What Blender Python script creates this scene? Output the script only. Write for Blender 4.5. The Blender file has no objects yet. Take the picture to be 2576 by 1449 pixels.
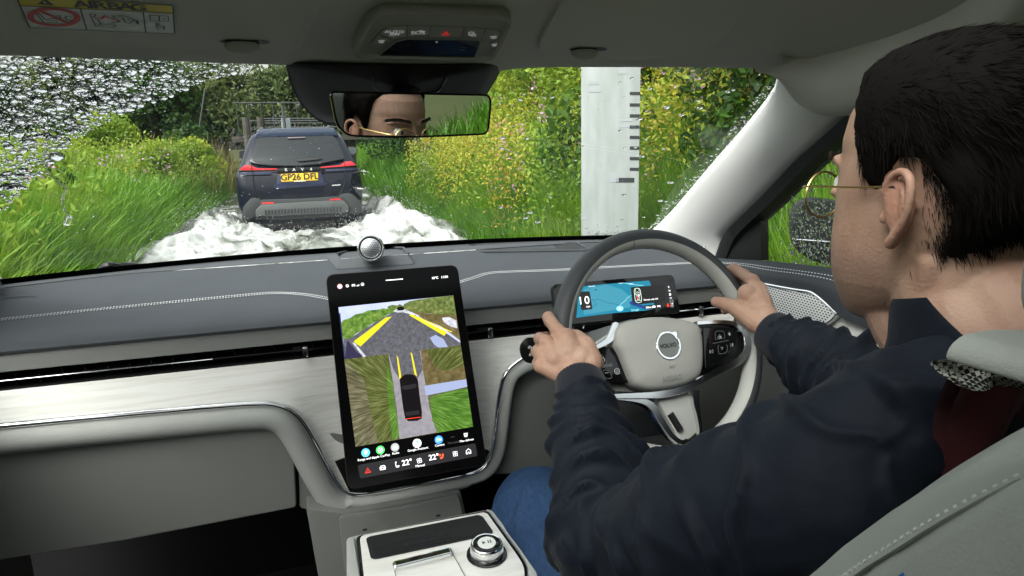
import bpy, bmesh, math, random
import numpy as np
from math import sin, cos, pi, radians, sqrt
from mathutils import Vector, Matrix, noise
S = bpy.context.scene
COL = S.collection
random.seed(7)
rng = np.random.default_rng(7)

# ------------------------------------------------------------------ camera
CAM_POS = np.array([-0.16, 0.0, 1.42])
PSI, TH, RHO, FPX = radians(16.8), radians(12.0), radians(1.3), 1717.0   # yaw, pitch, roll, focal length in units of a 2576 wide picture
FW = np.array([sin(PSI) * cos(TH), cos(PSI) * cos(TH), -sin(TH)])
_r0 = np.array([cos(PSI), -sin(PSI), 0.0])
_u0 = np.cross(_r0, FW)
RT = _r0 * cos(RHO) - _u0 * sin(RHO)
UP = _u0 * cos(RHO) + _r0 * sin(RHO)
cam = bpy.data.cameras.new('camera')
cam.sensor_width = 36.0
cam.lens = 36.0 * FPX / 2576.0
cam.clip_start = 0.02
cam.clip_end = 2000
co = bpy.data.objects.new('camera', cam)
COL.objects.link(co)
M = Matrix((RT, UP, -FW)).transposed().to_4x4()
M.translation = Vector(CAM_POS)
co.matrix_world = M
S.camera = co

# ------------------------------------------------------------------ sky, sun, exposure
SUN_EL, SUN_AZ = radians(52), radians(232)       # azimuth clockwise from +Y; high behind on the left, veiled by cloud
w = bpy.data.worlds.new('World')
S.world = w
w.use_nodes = True
nt = w.node_tree
nt.nodes.clear()
out = nt.nodes.new('ShaderNodeOutputWorld')
bg = nt.nodes.new('ShaderNodeBackground')
sky = nt.nodes.new('ShaderNodeTexSky')
sky.sky_type = 'NISHITA'
sky.sun_disc = False
sky.sun_elevation = SUN_EL
sky.sun_rotation = SUN_AZ
sky.air_density = 1.6
sky.dust_density = 6.0
sky.ozone_density = 1.0
hs = nt.nodes.new('ShaderNodeHueSaturation')
hs.inputs['Saturation'].default_value = 0.22
nt.links.new(sky.outputs[0], hs.inputs['Color'])
nt.links.new(hs.outputs[0], bg.inputs[0])
bg.inputs[1].default_value = 0.15
nt.links.new(bg.outputs[0], out.inputs[0])
sl = bpy.data.lights.new('sun', 'SUN')
sl.energy = 1.0
sl.angle = radians(40)
sl.color = (1.0, 0.97, 0.92)
so = bpy.data.objects.new('sun', sl)
COL.objects.link(so)
sd = Vector((sin(SUN_AZ) * cos(SUN_EL), cos(SUN_AZ) * cos(SUN_EL), sin(SUN_EL)))
so.rotation_euler = sd.to_track_quat('Z', 'Y').to_euler()
S.view_settings.view_transform = 'Standard'
S.view_settings.look = 'None'
S.view_settings.exposure = 1.4
S.view_settings.gamma = 1.0
S.view_settings.use_curve_mapping = False
S.render.engine = 'CYCLES'
S.cycles.max_bounces = 10
S.cycles.diffuse_bounces = 5
S.cycles.glossy_bounces = 4
S.cycles.transmission_bounces = 6
S.cycles.transparent_max_bounces = 24
S.cycles.caustics_reflective = False
S.cycles.caustics_refractive = False
S.cycles.sample_clamp_indirect = 6.0

# ------------------------------------------------------------------ measuring: where a line of sight meets a real plane
def ray(px, py):
    return FW + RT * (px - 1288.0) / FPX - UP * (py - 724.5) / FPX

def at(px, py, Y=None, X=None, Z=None):
    r = ray(px, py)
    t = (Y - CAM_POS[1]) / r[1] if Y is not None else (X - CAM_POS[0]) / r[0] if X is not None else (Z - CAM_POS[2]) / r[2]
    return Vector(CAM_POS + r * t)

zz = lambda x0, y0, s: (lambda zx, zy: ((x0 + zx / s) / 1.24224, (y0 + zy / s) / 1.24224))    # enlarged-view coordinates to picture units

class Plane:
    """A real flat surface: point, unit normal, and in-plane axes u (to the right) and v (up)."""
    def __init__(s, p, n, u=(1, 0, 0)):
        s.p = Vector(p); s.n = Vector(n).normalized()
        u = Vector(u); s.u = (u - s.n * u.dot(s.n)).normalized(); s.v = s.n.cross(s.u)
    def at(s, px, py, h=0.0):
        r = Vector(ray(px, py)); c = Vector(CAM_POS)
        t = (s.p + s.n * h - c).dot(s.n) / r.dot(s.n)
        return c + r * t
    def uv(s, P):
        d = Vector(P) - s.p
        return d.dot(s.u), d.dot(s.v)
    def P(s, a, b, h=0.0):
        return s.p + s.u * a + s.v * b + s.n * h

# ------------------------------------------------------------------ materials
def mat(name, col, rough=0.6, metal=0.0, spec=0.5, bump=0.0, bscale=200.0, var=0.0, vscale=6.0, coat=0.0, emit=None, estr=1.0,
        stretch=(1, 1, 1), col2=None, trans=0.0, sheen=0.0, ior=1.45):
    m = bpy.data.materials.new(name)
    m.use_nodes = True
    n = m.node_tree.nodes; l = m.node_tree.links
    b = n['Principled BSDF']
    c = (*col, 1.0)
    b.inputs['Base Color'].default_value = c
    b.inputs['Roughness'].default_value = rough
    b.inputs['Metallic'].default_value = metal
    b.inputs['Specular IOR Level'].default_value = spec
    b.inputs['Coat Weight'].default_value = coat
    b.inputs['Coat Roughness'].default_value = 0.06
    b.inputs['Transmission Weight'].default_value = trans
    b.inputs['IOR'].default_value = ior
    b.inputs['Sheen Weight'].default_value = sheen
    if emit:
        b.inputs['Emission Color'].default_value = (*emit, 1)
        b.inputs['Emission Strength'].default_value = estr
    if var > 0 or col2 is not None or bump > 0:
        tc = n.new('ShaderNodeTexCoord'); mp = n.new('ShaderNodeMapping')
        mp.inputs['Scale'].default_value = stretch
        l.new(tc.outputs['Object'], mp.inputs['Vector'])
    if var > 0 or col2 is not None:
        t = n.new('ShaderNodeTexNoise'); t.inputs['Scale'].default_value = vscale; t.inputs['Detail'].default_value = 6
        l.new(mp.outputs[0], t.inputs['Vector'])
        r = n.new('ShaderNodeValToRGB')
        d = col2 if col2 is not None else tuple(x * (1 - var) for x in col)
        e = col if col2 is not None else tuple(min(1, x * (1 + var)) for x in col)
        r.color_ramp.elements[0].position = 0.32; r.color_ramp.elements[1].position = 0.68
        r.color_ramp.elements[0].color = (*d, 1); r.color_ramp.elements[1].color = (*e, 1)
        l.new(t.outputs['Fac'], r.inputs[0]); l.new(r.outputs[0], b.inputs['Base Color'])
    if bump > 0:
        t2 = n.new('ShaderNodeTexNoise'); t2.inputs['Scale'].default_value = bscale; t2.inputs['Detail'].default_value = 4
        l.new(mp.outputs[0], t2.inputs['Vector'])
        bp = n.new('ShaderNodeBump'); bp.inputs['Strength'].default_value = bump; bp.inputs['Distance'].default_value = 0.002
        l.new(t2.outputs['Fac'], bp.inputs['Height']); l.new(bp.outputs[0], b.inputs['Normal'])
    return m

def emis(name, col, s=1.0):
    return mat(name, (0, 0, 0), 0.3, spec=0.2, emit=col, estr=s)

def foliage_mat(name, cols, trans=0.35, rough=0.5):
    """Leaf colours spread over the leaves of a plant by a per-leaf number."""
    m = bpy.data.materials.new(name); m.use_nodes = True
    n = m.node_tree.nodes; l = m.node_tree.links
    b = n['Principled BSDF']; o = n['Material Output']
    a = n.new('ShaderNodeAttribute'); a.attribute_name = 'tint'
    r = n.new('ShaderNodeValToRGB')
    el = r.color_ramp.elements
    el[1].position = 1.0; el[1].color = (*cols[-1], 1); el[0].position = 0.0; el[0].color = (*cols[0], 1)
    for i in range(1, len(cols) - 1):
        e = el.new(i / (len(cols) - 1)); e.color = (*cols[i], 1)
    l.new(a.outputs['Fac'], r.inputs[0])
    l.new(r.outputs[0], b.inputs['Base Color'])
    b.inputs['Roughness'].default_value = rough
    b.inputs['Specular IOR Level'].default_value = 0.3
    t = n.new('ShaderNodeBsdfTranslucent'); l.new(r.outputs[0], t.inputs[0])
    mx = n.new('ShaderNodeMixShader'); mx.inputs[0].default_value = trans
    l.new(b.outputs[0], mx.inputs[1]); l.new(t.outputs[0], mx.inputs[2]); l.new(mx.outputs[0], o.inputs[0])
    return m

def glass_mat(name, tint=(0.95, 0.99, 0.96), fres=0.05):
    m = bpy.data.materials.new(name); m.use_nodes = True
    n = m.node_tree.nodes; l = m.node_tree.links
    n.remove(n['Principled BSDF']); o = n['Material Output']
    t = n.new('ShaderNodeBsdfTransparent'); t.inputs[0].default_value = (*tint, 1)
    g = n.new('ShaderNodeBsdfGlossy'); g.inputs['Roughness'].default_value = 0.0
    lw = n.new('ShaderNodeLayerWeight'); lw.inputs[0].default_value = 0.5
    pw = n.new('ShaderNodeMath'); pw.operation = 'POWER'; pw.inputs[1].default_value = 5.0; l.new(lw.outputs['Facing'], pw.inputs[0])
    f = n.new('ShaderNodeMath'); f.operation = 'MULTIPLY_ADD'; f.inputs[1].default_value = 0.92; f.inputs[2].default_value = fres; l.new(pw.outputs[0], f.inputs[0])
    mx = n.new('ShaderNodeMixShader')
    l.new(f.outputs[0], mx.inputs[0]); l.new(t.outputs[0], mx.inputs[1]); l.new(g.outputs[0], mx.inputs[2]); l.new(mx.outputs[0], o.inputs[0])
    return m

# ------------------------------------------------------------------ objects
def tag(o, label=None, cat=None, group=None, kind=None):
    if label: o['label'] = label
    if cat: o['category'] = cat
    if group: o['group'] = group
    if kind: o['kind'] = kind
    return o

def thing(name, label, cat, loc=(0, 0, 0), group=None):
    o = bpy.data.objects.new(name, None); COL.objects.link(o)
    o.location = loc; o.empty_display_size = 0.05
    return tag(o, label, cat, group)

def link(name, me, m, parent=None):
    o = bpy.data.objects.new(name, me); COL.objects.link(o)
    if m is not None:
        if isinstance(m, (list, tuple)):
            for k in m: me.materials.append(k)
        elif not me.materials: me.materials.append(m)
    if parent is not None:
        o.parent = parent
        if parent.type == 'EMPTY':
            o.matrix_parent_inverse = Matrix.Translation(-parent.location)
    return o

def copy_tree(o, parent=None):
    c = o.copy(); COL.objects.link(c)
    if parent is not None: c.parent = parent
    for ch in list(o.children): copy_tree(ch, c)
    return c

class MB:
    """Collects shapes, then links them as ONE mesh object."""
    def __init__(s): s.v = []; s.f = []
    def add(s, vs, fs):
        k = len(s.v); s.v += [tuple(p) for p in vs]; s.f += [tuple(i + k for i in f) for f in fs]; return s
    def box(s, c, d, R=None):
        c = Vector(c); x, y, z = d[0] / 2, d[1] / 2, d[2] / 2
        vs = [Vector((a * x, b * y, e * z)) for a in (-1, 1) for b in (-1, 1) for e in (-1, 1)]
        if R is not None: vs = [R @ p for p in vs]
        return s.add([c + p for p in vs], [(0, 1, 3, 2), (4, 6, 7, 5), (0, 4, 5, 1), (2, 3, 7, 6), (0, 2, 6, 4), (1, 5, 7, 3)])
    def poly(s, pts): return s.add(pts, [tuple(range(len(pts)))])
    def prism(s, pts, vec):
        pts = [Vector(p) for p in pts]; vec = Vector(vec); n = len(pts)
        return s.add(pts + [p + vec for p in pts], [tuple(range(n)), tuple(range(2 * n - 1, n - 1, -1))] + [(i, i + n, (i + 1) % n + n, (i + 1) % n) for i in range(n)])
    def grid(s, rows, closed=False):
        m = len(rows[0]); vs = [p for r in rows for p in r]; fs = []
        for i in range(len(rows) - 1):
            for j in range(m if closed else m - 1):
                k = (j + 1) % m
                fs.append((i * m + j, i * m + k, (i + 1) * m + k, (i + 1) * m + j))
        return s.add(vs, fs)
    def loft(s, rings, cap=True):
        k = len(s.v); m = len(rings[0]); s.grid(rings, True)
        if cap:
            s.f.append(tuple(range(k + m - 1, k - 1, -1))); s.f.append(tuple(range(k + (len(rings) - 1) * m, k + len(rings) * m)))
        return s
    def tube(s, path, r, n=8, cap=True, flat=1.0, upv=(0, 0, 1), closed=False):
        path = [Vector(p) for p in path]; N = len(path); rings = []
        side = None
        for i, p in enumerate(path):
            a = path[(i - 1) % N] if closed or i > 0 else p; b = path[(i + 1) % N] if closed or i < N - 1 else p
            t = (b - a).normalized()
            if side is None:
                side = t.cross(Vector(upv))
                if side.length < 1e-3: side = t.cross(Vector((1, 0, 0)))
            side = (side - t * side.dot(t)).normalized(); u = side.cross(t)
            rr = r[i] if isinstance(r, (list, tuple)) else r
            rings.append([p + side * cos(2 * pi * k / n) * rr + u * sin(2 * pi * k / n) * rr * flat for k in range(n)])
        if closed: rings.append(rings[0]); return s.loft(rings, False)
        return s.loft(rings, cap)
    def ell(s, c, r, nu=14, nv=9, R=None):
        c = Vector(c); rings = []
        for i in range(nv + 1):
            a = pi * (i + 0.02) / (nv + 0.04) - pi / 2
            ring = []
            for j in range(nu):
                b = 2 * pi * j / nu
                p = Vector((r[0] * cos(a) * cos(b), r[1] * cos(a) * sin(b), r[2] * sin(a)))
                ring.append(c + (R @ p if R is not None else p))
            rings.append(ring)
        return s.loft(rings)
    def disc(s, pl, ctr, ra, rb=None, h=0.0, n=24, a0=0, a1=2 * pi):
        rb = ra if rb is None else rb
        return s.poly([ctr + pl.u * ra * cos(a0 + (a1 - a0) * k / n) + pl.v * rb * sin(a0 + (a1 - a0) * k / n) + pl.n * h for k in range(n)])
    def ring(s, pl, ctr, r0, r1, h=0.0, n=32):
        A = [[ctr + pl.u * r * cos(2 * pi * k / n) + pl.v * r * sin(2 * pi * k / n) + pl.n * h for k in range(n)] for r in (r1, r0)]
        return s.grid(A, True)
    def ribbon(s, pts, wd, nrm, closed=False):
        pts = [Vector(p) for p in pts]; N = len(pts); L = []; Rr = []
        for i, p in enumerate(pts):
            a = pts[(i - 1) % N] if closed or i > 0 else p; b = pts[(i + 1) % N] if closed or i < N - 1 else p
            d = (b - a).normalized().cross(Vector(nrm)).normalized() * wd / 2
            L.append(p + d); Rr.append(p - d)
        if closed: L.append(L[0]); Rr.append(Rr[0])
        return s.grid([L, Rr])
    def mesh(s, name, smooth=35, bevel=0.0, bseg=2, bang=30):
        me = bpy.data.meshes.new(name); me.from_pydata(s.v, [], s.f)
        bm = bmesh.new(); bm.from_mesh(me)
        bmesh.ops.remove_doubles(bm, verts=bm.verts, dist=1e-6)
        bmesh.ops.recalc_face_normals(bm, faces=bm.faces)
        if bevel > 0:
            ed = [e for e in bm.edges if len(e.link_faces) == 2 and e.calc_face_angle(0) > radians(bang)]
            bmesh.ops.bevel(bm, geom=ed, offset=bevel, segments=bseg, profile=0.6, affect='EDGES', clamp_overlap=True)
        bm.to_mesh(me); bm.free()
        if smooth:
            me.shade_smooth(); me.set_sharp_from_angle(angle=radians(smooth))
        return me
    def build(s, name, m, parent=None, smooth=35, bevel=0.0, bseg=2, bang=30):
        return link(name, s.mesh(name, smooth, bevel, bseg, bang), m, parent)

def smooth_path(pts, n=8, closed=False):
    """Catmull-Rom through the points."""
    P = [Vector(p) for p in pts]; N = len(P); o = []
    for i in range(N if closed else N - 1):
        a = P[(i - 1) % N] if closed or i > 0 else P[0] * 2 - P[1]; b = P[i]; c = P[(i + 1) % N]
        d = P[(i + 2) % N] if closed or i < N - 2 else c * 2 - b
        for k in range(n):
            t = k / n
            o.append(0.5 * ((2 * b) + (c - a) * t + (2 * a - 5 * b + 4 * c - d) * t * t + (3 * b - a - 3 * c + d) * t ** 3))
    if not closed: o.append(P[-1])
    return o

def round_poly(pts, r, n=5):
    """Corners of a flat polygon rounded by radius r (or one per corner)."""
    P = [Vector(p) for p in pts]; N = len(P); o = []
    for i in range(N):
        a, b, c = P[i - 1], P[i], P[(i + 1) % N]; rr = r[i] if isinstance(r, (list, tuple)) else r
        d0 = (a - b); d1 = (c - b); k = min(rr, d0.length * 0.48, d1.length * 0.48)
        if k < 1e-6: o.append(b); continue
        p0 = b + d0.normalized() * k; p1 = b + d1.normalized() * k
        for j in range(n + 1):
            t = j / n; o.append(p0 * (1 - t) ** 2 + b * 2 * t * (1 - t) + p1 * t * t)
    return o

_tc = {}
def text(s, pos, u, v, size, m, parent, name='lettering', align='CENTER', bold=0.0, depth=0.0):
    """Flat lettering: pos is the middle of the line, u the writing direction, v up."""
    key = (s, align, bold, depth)
    if key not in _tc:
        cu = bpy.data.curves.new('t', 'FONT'); cu.body = s; cu.align_x = align; cu.align_y = 'CENTER'; cu.size = 1.0; cu.offset = bold; cu.extrude = depth
        cu.resolution_u = 4
        ob = bpy.data.objects.new('t', cu); COL.objects.link(ob)
        dg = bpy.context.evaluated_depsgraph_get(); dg.update()
        me = bpy.data.meshes.new_from_object(ob.evaluated_get(dg))
        bpy.data.objects.remove(ob); _tc[key] = me
    me = _tc[key].copy(); me.name = name; me.materials.clear()
    u = Vector(u).normalized(); v = Vector(v).normalized(); n = u.cross(v)
    A = Matrix((u, v, n)).transposed().to_4x4(); A.translation = Vector(pos)
    me.transform(A @ Matrix.Scale(size, 4))
    return link(name, me, m, parent)

def fbm(x, y, seed=0, oct=5, lac=2.0, gain=0.5):
    """Value noise on arrays."""
    o = np.zeros_like(x, dtype=float); a = 1.0; tot = 0
    for k in range(oct):
        xi = np.floor(x).astype(np.int64); yi = np.floor(y).astype(np.int64); fx = x - xi; fy = y - yi
        fx = fx * fx * (3 - 2 * fx); fy = fy * fy * (3 - 2 * fy)
        def h(i, j):
            n = (i * 374761393 + j * 668265263 + (seed + k * 17) * 1442695041) & 0x7fffffff
            n = ((n ^ (n >> 13)) * 1274126177) & 0x7fffffff
            return ((n ^ (n >> 16)) & 0xffff) / 65535.0
        v = (h(xi, yi) * (1 - fx) + h(xi + 1, yi) * fx) * (1 - fy) + (h(xi, yi + 1) * (1 - fx) + h(xi + 1, yi + 1) * fx) * fy
        o += a * v; tot += a; a *= gain; x = x * lac + 13.7; y = y * lac + 7.3
    return o / tot

def np_mesh(name, V, Fc, k, tint=None):
    """Mesh from arrays: V (n,3), Fc (m,k)."""
    me = bpy.data.meshes.new(name)
    me.vertices.add(len(V)); me.vertices.foreach_set('co', np.ascontiguousarray(V, dtype=np.float32).ravel())
    me.loops.add(len(Fc) * k); me.loops.foreach_set('vertex_index', np.ascontiguousarray(Fc, dtype=np.int32).ravel())
    me.polygons.add(len(Fc)); me.polygons.foreach_set('loop_start', np.arange(0, len(Fc) * k, k, dtype=np.int32))
    me.update(calc_edges=True); me.validate()
    if tint is not None:
        a = me.attributes.new('tint', 'FLOAT', 'FACE'); a.data.foreach_set('value', np.ascontiguousarray(tint, dtype=np.float32))
    return me

# ------------------------------------------------------------------ cabin materials
headliner_m = mat('headliner_cloth', (0.58, 0.58, 0.545), 0.95, spec=0.1, bump=0.5, bscale=900)
visor_m = mat('visor_vinyl', (0.56, 0.56, 0.525), 0.8, spec=0.2, bump=0.25, bscale=1200)
pale_m = mat('pale_grey_leather', (0.36, 0.37, 0.355), 0.55, spec=0.35, bump=0.25, bscale=700, var=0.04, vscale=9)
pale_plastic_m = mat('pale_grey_plastic', (0.42, 0.42, 0.40), 0.55, spec=0.35, bump=0.15, bscale=900)
lowgrey_m = mat('grey_moulded_plastic', (0.17, 0.174, 0.166), 0.7, spec=0.25, bump=0.25, bscale=900)
pillar_m = mat('pillar_trim', (0.70, 0.70, 0.69), 0.6, spec=0.3, bump=0.2, bscale=900)
dash_m = mat('charcoal_leather', (0.043, 0.048, 0.055), 0.62, spec=0.3, bump=0.35, bscale=600, var=0.06, vscale=14)
dash2_m = mat('charcoal_soft_plastic', (0.062, 0.067, 0.074), 0.65, spec=0.3, bump=0.2, bscale=900, var=0.04, vscale=10)
black_m = mat('black_plastic', (0.012, 0.012, 0.013), 0.45, spec=0.4, bump=0.1, bscale=600)
gloss_m = mat('gloss_black', (0.006, 0.006, 0.007), 0.08, spec=0.5)
dark_m = mat('dark_carpet', (0.012, 0.012, 0.013), 0.95, spec=0.1, bump=0.6, bscale=300)
chrome_m = mat('satin_chrome', (0.78, 0.79, 0.80), 0.16, metal=1.0)
bright_m = mat('bright_chrome', (0.86, 0.87, 0.88), 0.07, metal=1.0)
thread_m = mat('pale_thread', (0.62, 0.64, 0.66), 0.8)
print_m = mat('white_print', (0.75, 0.76, 0.76), 0.6, emit=(0.8, 0.82, 0.85), estr=0.11)
glass_m = glass_mat('pane_glass')
fritt_m = mat('black_ceramic_band', (0.008, 0.008, 0.009), 0.35)

def weave_mat(name, a, b, sc):
    m = mat(name, a, 0.9, spec=0.15); n = m.node_tree.nodes; l = m.node_tree.links; bs = n['Principled BSDF']
    tc = n.new('ShaderNodeTexCoord'); ws = []
    for ang in (radians(45), radians(-45)):
        mp = n.new('ShaderNodeMapping'); mp.inputs['Rotation'].default_value = (0, ang, 0)
        wv = n.new('ShaderNodeTexWave'); wv.inputs['Scale'].default_value = sc; wv.bands_direction = 'X'
        l.new(tc.outputs['Object'], mp.inputs[0]); l.new(mp.outputs[0], wv.inputs['Vector']); ws.append(wv)
    mu = n.new('ShaderNodeMath'); mu.operation = 'MULTIPLY'; l.new(ws[0].outputs['Fac'], mu.inputs[0]); l.new(ws[1].outputs['Fac'], mu.inputs[1])
    mx = n.new('ShaderNodeMix'); mx.data_type = 'RGBA'; mx.inputs[6].default_value = (*b, 1); mx.inputs[7].default_value = (*a, 1)
    l.new(mu.outputs[0], mx.inputs[0]); l.new(mx.outputs[2], bs.inputs['Base Color'])
    bp = n.new('ShaderNodeBump'); bp.inputs['Strength'].default_value = 0.5; bp.inputs['Distance'].default_value = 0.001
    l.new(mu.outputs[0], bp.inputs['Height']); l.new(bp.outputs[0], bs.inputs['Normal'])
    return m
weave_m = weave_mat('woven_strip', (0.46, 0.47, 0.45), (0.15, 0.155, 0.15), 230)

def wood_mat():
    m = mat('white_ash_veneer', (0.70, 0.695, 0.665), 0.45, spec=0.4); n = m.node_tree.nodes; l = m.node_tree.links; bs = n['Principled BSDF']
    tc = n.new('ShaderNodeTexCoord'); mp = n.new('ShaderNodeMapping'); mp.inputs['Scale'].default_value = (2.2, 20, 60)
    t = n.new('ShaderNodeTexNoise'); t.inputs['Scale'].default_value = 2.6; t.inputs['Detail'].default_value = 7; t.inputs['Distortion'].default_value = 0.7
    r = n.new('ShaderNodeValToRGB'); r.color_ramp.elements[0].position = 0.30; r.color_ramp.elements[0].color = (0.60, 0.585, 0.55, 1)
    r.color_ramp.elements[1].position = 0.58; r.color_ramp.elements[1].color = (0.72, 0.715, 0.69, 1)
    l.new(tc.outputs['Object'], mp.inputs[0]); l.new(mp.outputs[0], t.inputs['Vector']); l.new(t.outputs['Fac'], r.inputs[0]); l.new(r.outputs[0], bs.inputs['Base Color'])
    bp = n.new('ShaderNodeBump'); bp.inputs['Strength'].default_value = 0.25; bp.inputs['Distance'].default_value = 0.001
    l.new(t.outputs['Fac'], bp.inputs['Height']); l.new(bp.outputs[0], bs.inputs['Normal'])
    return m
wood_m = wood_mat()

# ================================================================== OUTSIDE
WZ = 0.15                                                           # level of the flooded road
ground_m = mat('damp_soil', (0.045, 0.05, 0.022), 0.95, spec=0.1, col2=(0.03, 0.045, 0.015), vscale=1.5, bump=0.6, bscale=20)
def gz_left(x): return np.interp(-x, [0, 2.1, 2.6, 3.4, 6.0, 14, 60, 400], [0.0, 0.0, 0.45, 0.60, 0.70, 0.85, 1.0, 1.0])
def gz_right(x): return np.interp(x, [0, 1.9, 2.4, 3.2, 5.0, 9, 60, 400], [0.0, 0.0, 0.45, 0.8, 1.25, 1.6, 1.6, 1.6])
def gz(x, y):
    x = np.asarray(x, float); y = np.asarray(y, float)
    lo = np.where(y > 13, np.maximum(0, 1), 1.0)
    return np.where(x < 0, gz_left(x), gz_right(x)) + 0.06 * (fbm(x * 0.7 + 50, y * 0.7 + 50, 3, 3) - 0.5) * (np.abs(x) > 2)
xs_ = np.unique(np.concatenate([np.linspace(-400, -14, 8), np.linspace(-14, -3.5, 12), np.linspace(-3.5, 3.5, 41), np.linspace(3.5, 14, 12), np.linspace(14, 400, 8)]))
ys_ = np.unique(np.concatenate([np.linspace(-300, -10, 6), np.linspace(-10, 40, 60), np.linspace(40, 600, 10)]))
X, Y = np.meshgrid(xs_, ys_); Z = gz(X, Y)
V = np.stack([X.ravel(), Y.ravel(), Z.ravel()], 1); nx = len(xs_)
q = np.array([[j * nx + i, j * nx + i + 1, (j + 1) * nx + i + 1, (j + 1) * nx + i] for j in range(len(ys_) - 1) for i in range(nx - 1)])
me = np_mesh('ground', V, q, 4); me.shade_smooth()
G = link('ground', me, ground_m); tag(G, kind='structure')

# ---- churned flood water
def water_mat():
    m = bpy.data.materials.new('churned_water'); m.use_nodes = True
    n = m.node_tree.nodes; l = m.node_tree.links; b = n['Principled BSDF']
    a = n.new('ShaderNodeAttribute'); a.attribute_name = 'foam'
    r = n.new('ShaderNodeValToRGB'); e = r.color_ramp.elements
    e[0].position = 0.22; e[0].color = (0.04, 0.045, 0.034, 1); e[1].position = 0.72; e[1].color = (0.42, 0.435, 0.425, 1)
    k = e.new(0.42); k.color = (0.14, 0.15, 0.13, 1)
    l.new(a.outputs['Fac'], r.inputs[0]); l.new(r.outputs[0], b.inputs['Base Color'])
    r2 = n.new('ShaderNodeMapRange'); r2.inputs[1].default_value = 0.2; r2.inputs[2].default_value = 0.6; r2.inputs[3].default_value = 0.12; r2.inputs[4].default_value = 0.85
    l.new(a.outputs['Fac'], r2.inputs[0]); l.new(r2.outputs[0], b.inputs['Roughness'])
    b.inputs['IOR'].default_value = 1.33
    tc = n.new('ShaderNodeTexCoord'); mp = n.new('ShaderNodeMapping'); mp.inputs['Scale'].default_value = (1.0, 0.45, 1.0); mp.inputs['Rotation'].default_value = (0, 0, 0.25)
    tx = n.new('ShaderNodeTexNoise'); tx.inputs['Scale'].default_value = 9.0; tx.inputs['Detail'].default_value = 9; tx.inputs['Roughness'].default_value = 0.68; tx.inputs['Distortion'].default_value = 0.8
    l.new(tc.outputs['Object'], mp.inputs[0]); l.new(mp.outputs[0], tx.inputs['Vector'])
    bp = n.new('ShaderNodeBump'); bp.inputs['Strength'].default_value = 0.35; bp.inputs['Distance'].default_value = 0.05; l.new(tx.outputs['Fac'], bp.inputs['Height']); l.new(bp.outputs[0], b.inputs['Normal'])
    return m
wx = np.linspace(-2.75, 2.45, 300); wy = np.concatenate([np.linspace(2.2, 17, 560), np.linspace(17.1, 70, 90)])
X, Y = np.meshgrid(wx, wy)
wake = np.clip(1.45 - np.abs(X + 0.15) / 2.3, 0, 1) * np.where(Y < 11.3, 1.0, np.clip(1 - (Y - 11.3) / 1.5, 0, 1) * (np.abs(X + 0.17) > 0.75))
side = np.exp(-((np.abs(X + 0.17) - 1.25 - (11 - Y).clip(-2, 9) * 0.05) / 0.35) ** 2) * np.clip((15.5 - Y) / 2.5, 0, 1)
act = np.clip(np.maximum(wake, side), 0, 1)
wob = fbm(X * 1.1, Y * 0.8, 11, 4)
H = (fbm(X * 2.6 + wob * 3, Y * 1.6 + wob * 2, 1, 6) - 0.5)
H2 = np.abs(fbm(X * 5.5 + wob * 4, Y * 3.2, 5, 5) - 0.5) * 2
Zw = WZ + act * (H * 0.30 + (0.5 - H2) * 0.08) + 0.02 * H
for (cx, cy, rx, ry, hh) in ((-0.98, 10.5, 0.40, 0.35, 0.12), (0.68, 10.4, 0.40, 0.35, 0.16), (-0.15, 9.4, 0.9, 0.6, 0.05), (-1.7, 9.6, 0.5, 1.5, 0.16), (1.45, 10.0, 0.5, 1.6, 0.18), (-1.55, 11.9, 0.34, 1.2, 0.28), (1.25, 12.2, 0.34, 1.4, 0.32)):
    g = np.exp(-(((X - cx) / rx) ** 2 + ((Y - cy) / ry) ** 2)); Zw += hh * g * (0.55 + 0.9 * fbm(X * 6, Y * 5, 21, 4))
foam = act * 0.43 + (fbm(X * 3.0 + wob * 4, Y * 1.2 + wob * 2, 31, 6) - 0.5) * 1.9 + (0.5 - H2) * 0.35 + 0.10 * act
V = np.stack([X.ravel(), Y.ravel(), Zw.ravel()], 1); nx = len(wx); ny = len(wy)
ii, jj = np.meshgrid(np.arange(nx - 1), np.arange(ny - 1)); b0 = (jj * nx + ii).ravel()
me = np_mesh('water', V, np.stack([b0, b0 + 1, b0 + nx + 1, b0 + nx], 1), 4); me.shade_smooth()
at_ = me.attributes.new('foam', 'FLOAT', 'POINT'); at_.data.foreach_set('value', np.clip(foam, 0, 1).astype(np.float32).ravel())
Wt = link('water', me, water_mat()); tag(Wt, kind='structure')
# thrown droplets and froth round the wheels
pts = []
for cx, cy, sx, sy, sz_, n_ in ((-0.98, 10.6, 0.25, 0.3, 0.10, 300), (0.68, 10.6, 0.25, 0.3, 0.12, 350), (-0.15, 10.2, 0.7, 0.4, 0.06, 250), (-1.5, 11.2, 0.3, 1.2, 0.2, 900), (1.25, 11.5, 0.3, 1.4, 0.24, 1000), (0, 8.0, 1.3, 1.5, 0.10, 700)):
    p = rng.normal(0, 1, (n_, 3)) * [sx, sy, 0] + [cx, cy, WZ + 0.08]; p[:, 2] += np.abs(rng.normal(0, 1, n_)) * sz_; pts.append(p)
pts = np.concatenate(pts); r_ = rng.uniform(0.003, 0.008, len(pts))
oct_ = np.array([(1, 0, 0), (-1, 0, 0), (0, 1, 0), (0, -1, 0), (0, 0, 1), (0, 0, -1)], float)
of = np.array([(0, 2, 4), (2, 1, 4), (1, 3, 4), (3, 0, 4), (2, 0, 5), (1, 2, 5), (3, 1, 5), (0, 3, 5)])
V = (pts[:, None, :] + oct_[None] * r_[:, None, None] * [1, 1.6, 1]).reshape(-1, 3); F_ = (of[None] + 6 * np.arange(len(pts))[:, None, None]).reshape(-1, 3)
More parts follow.
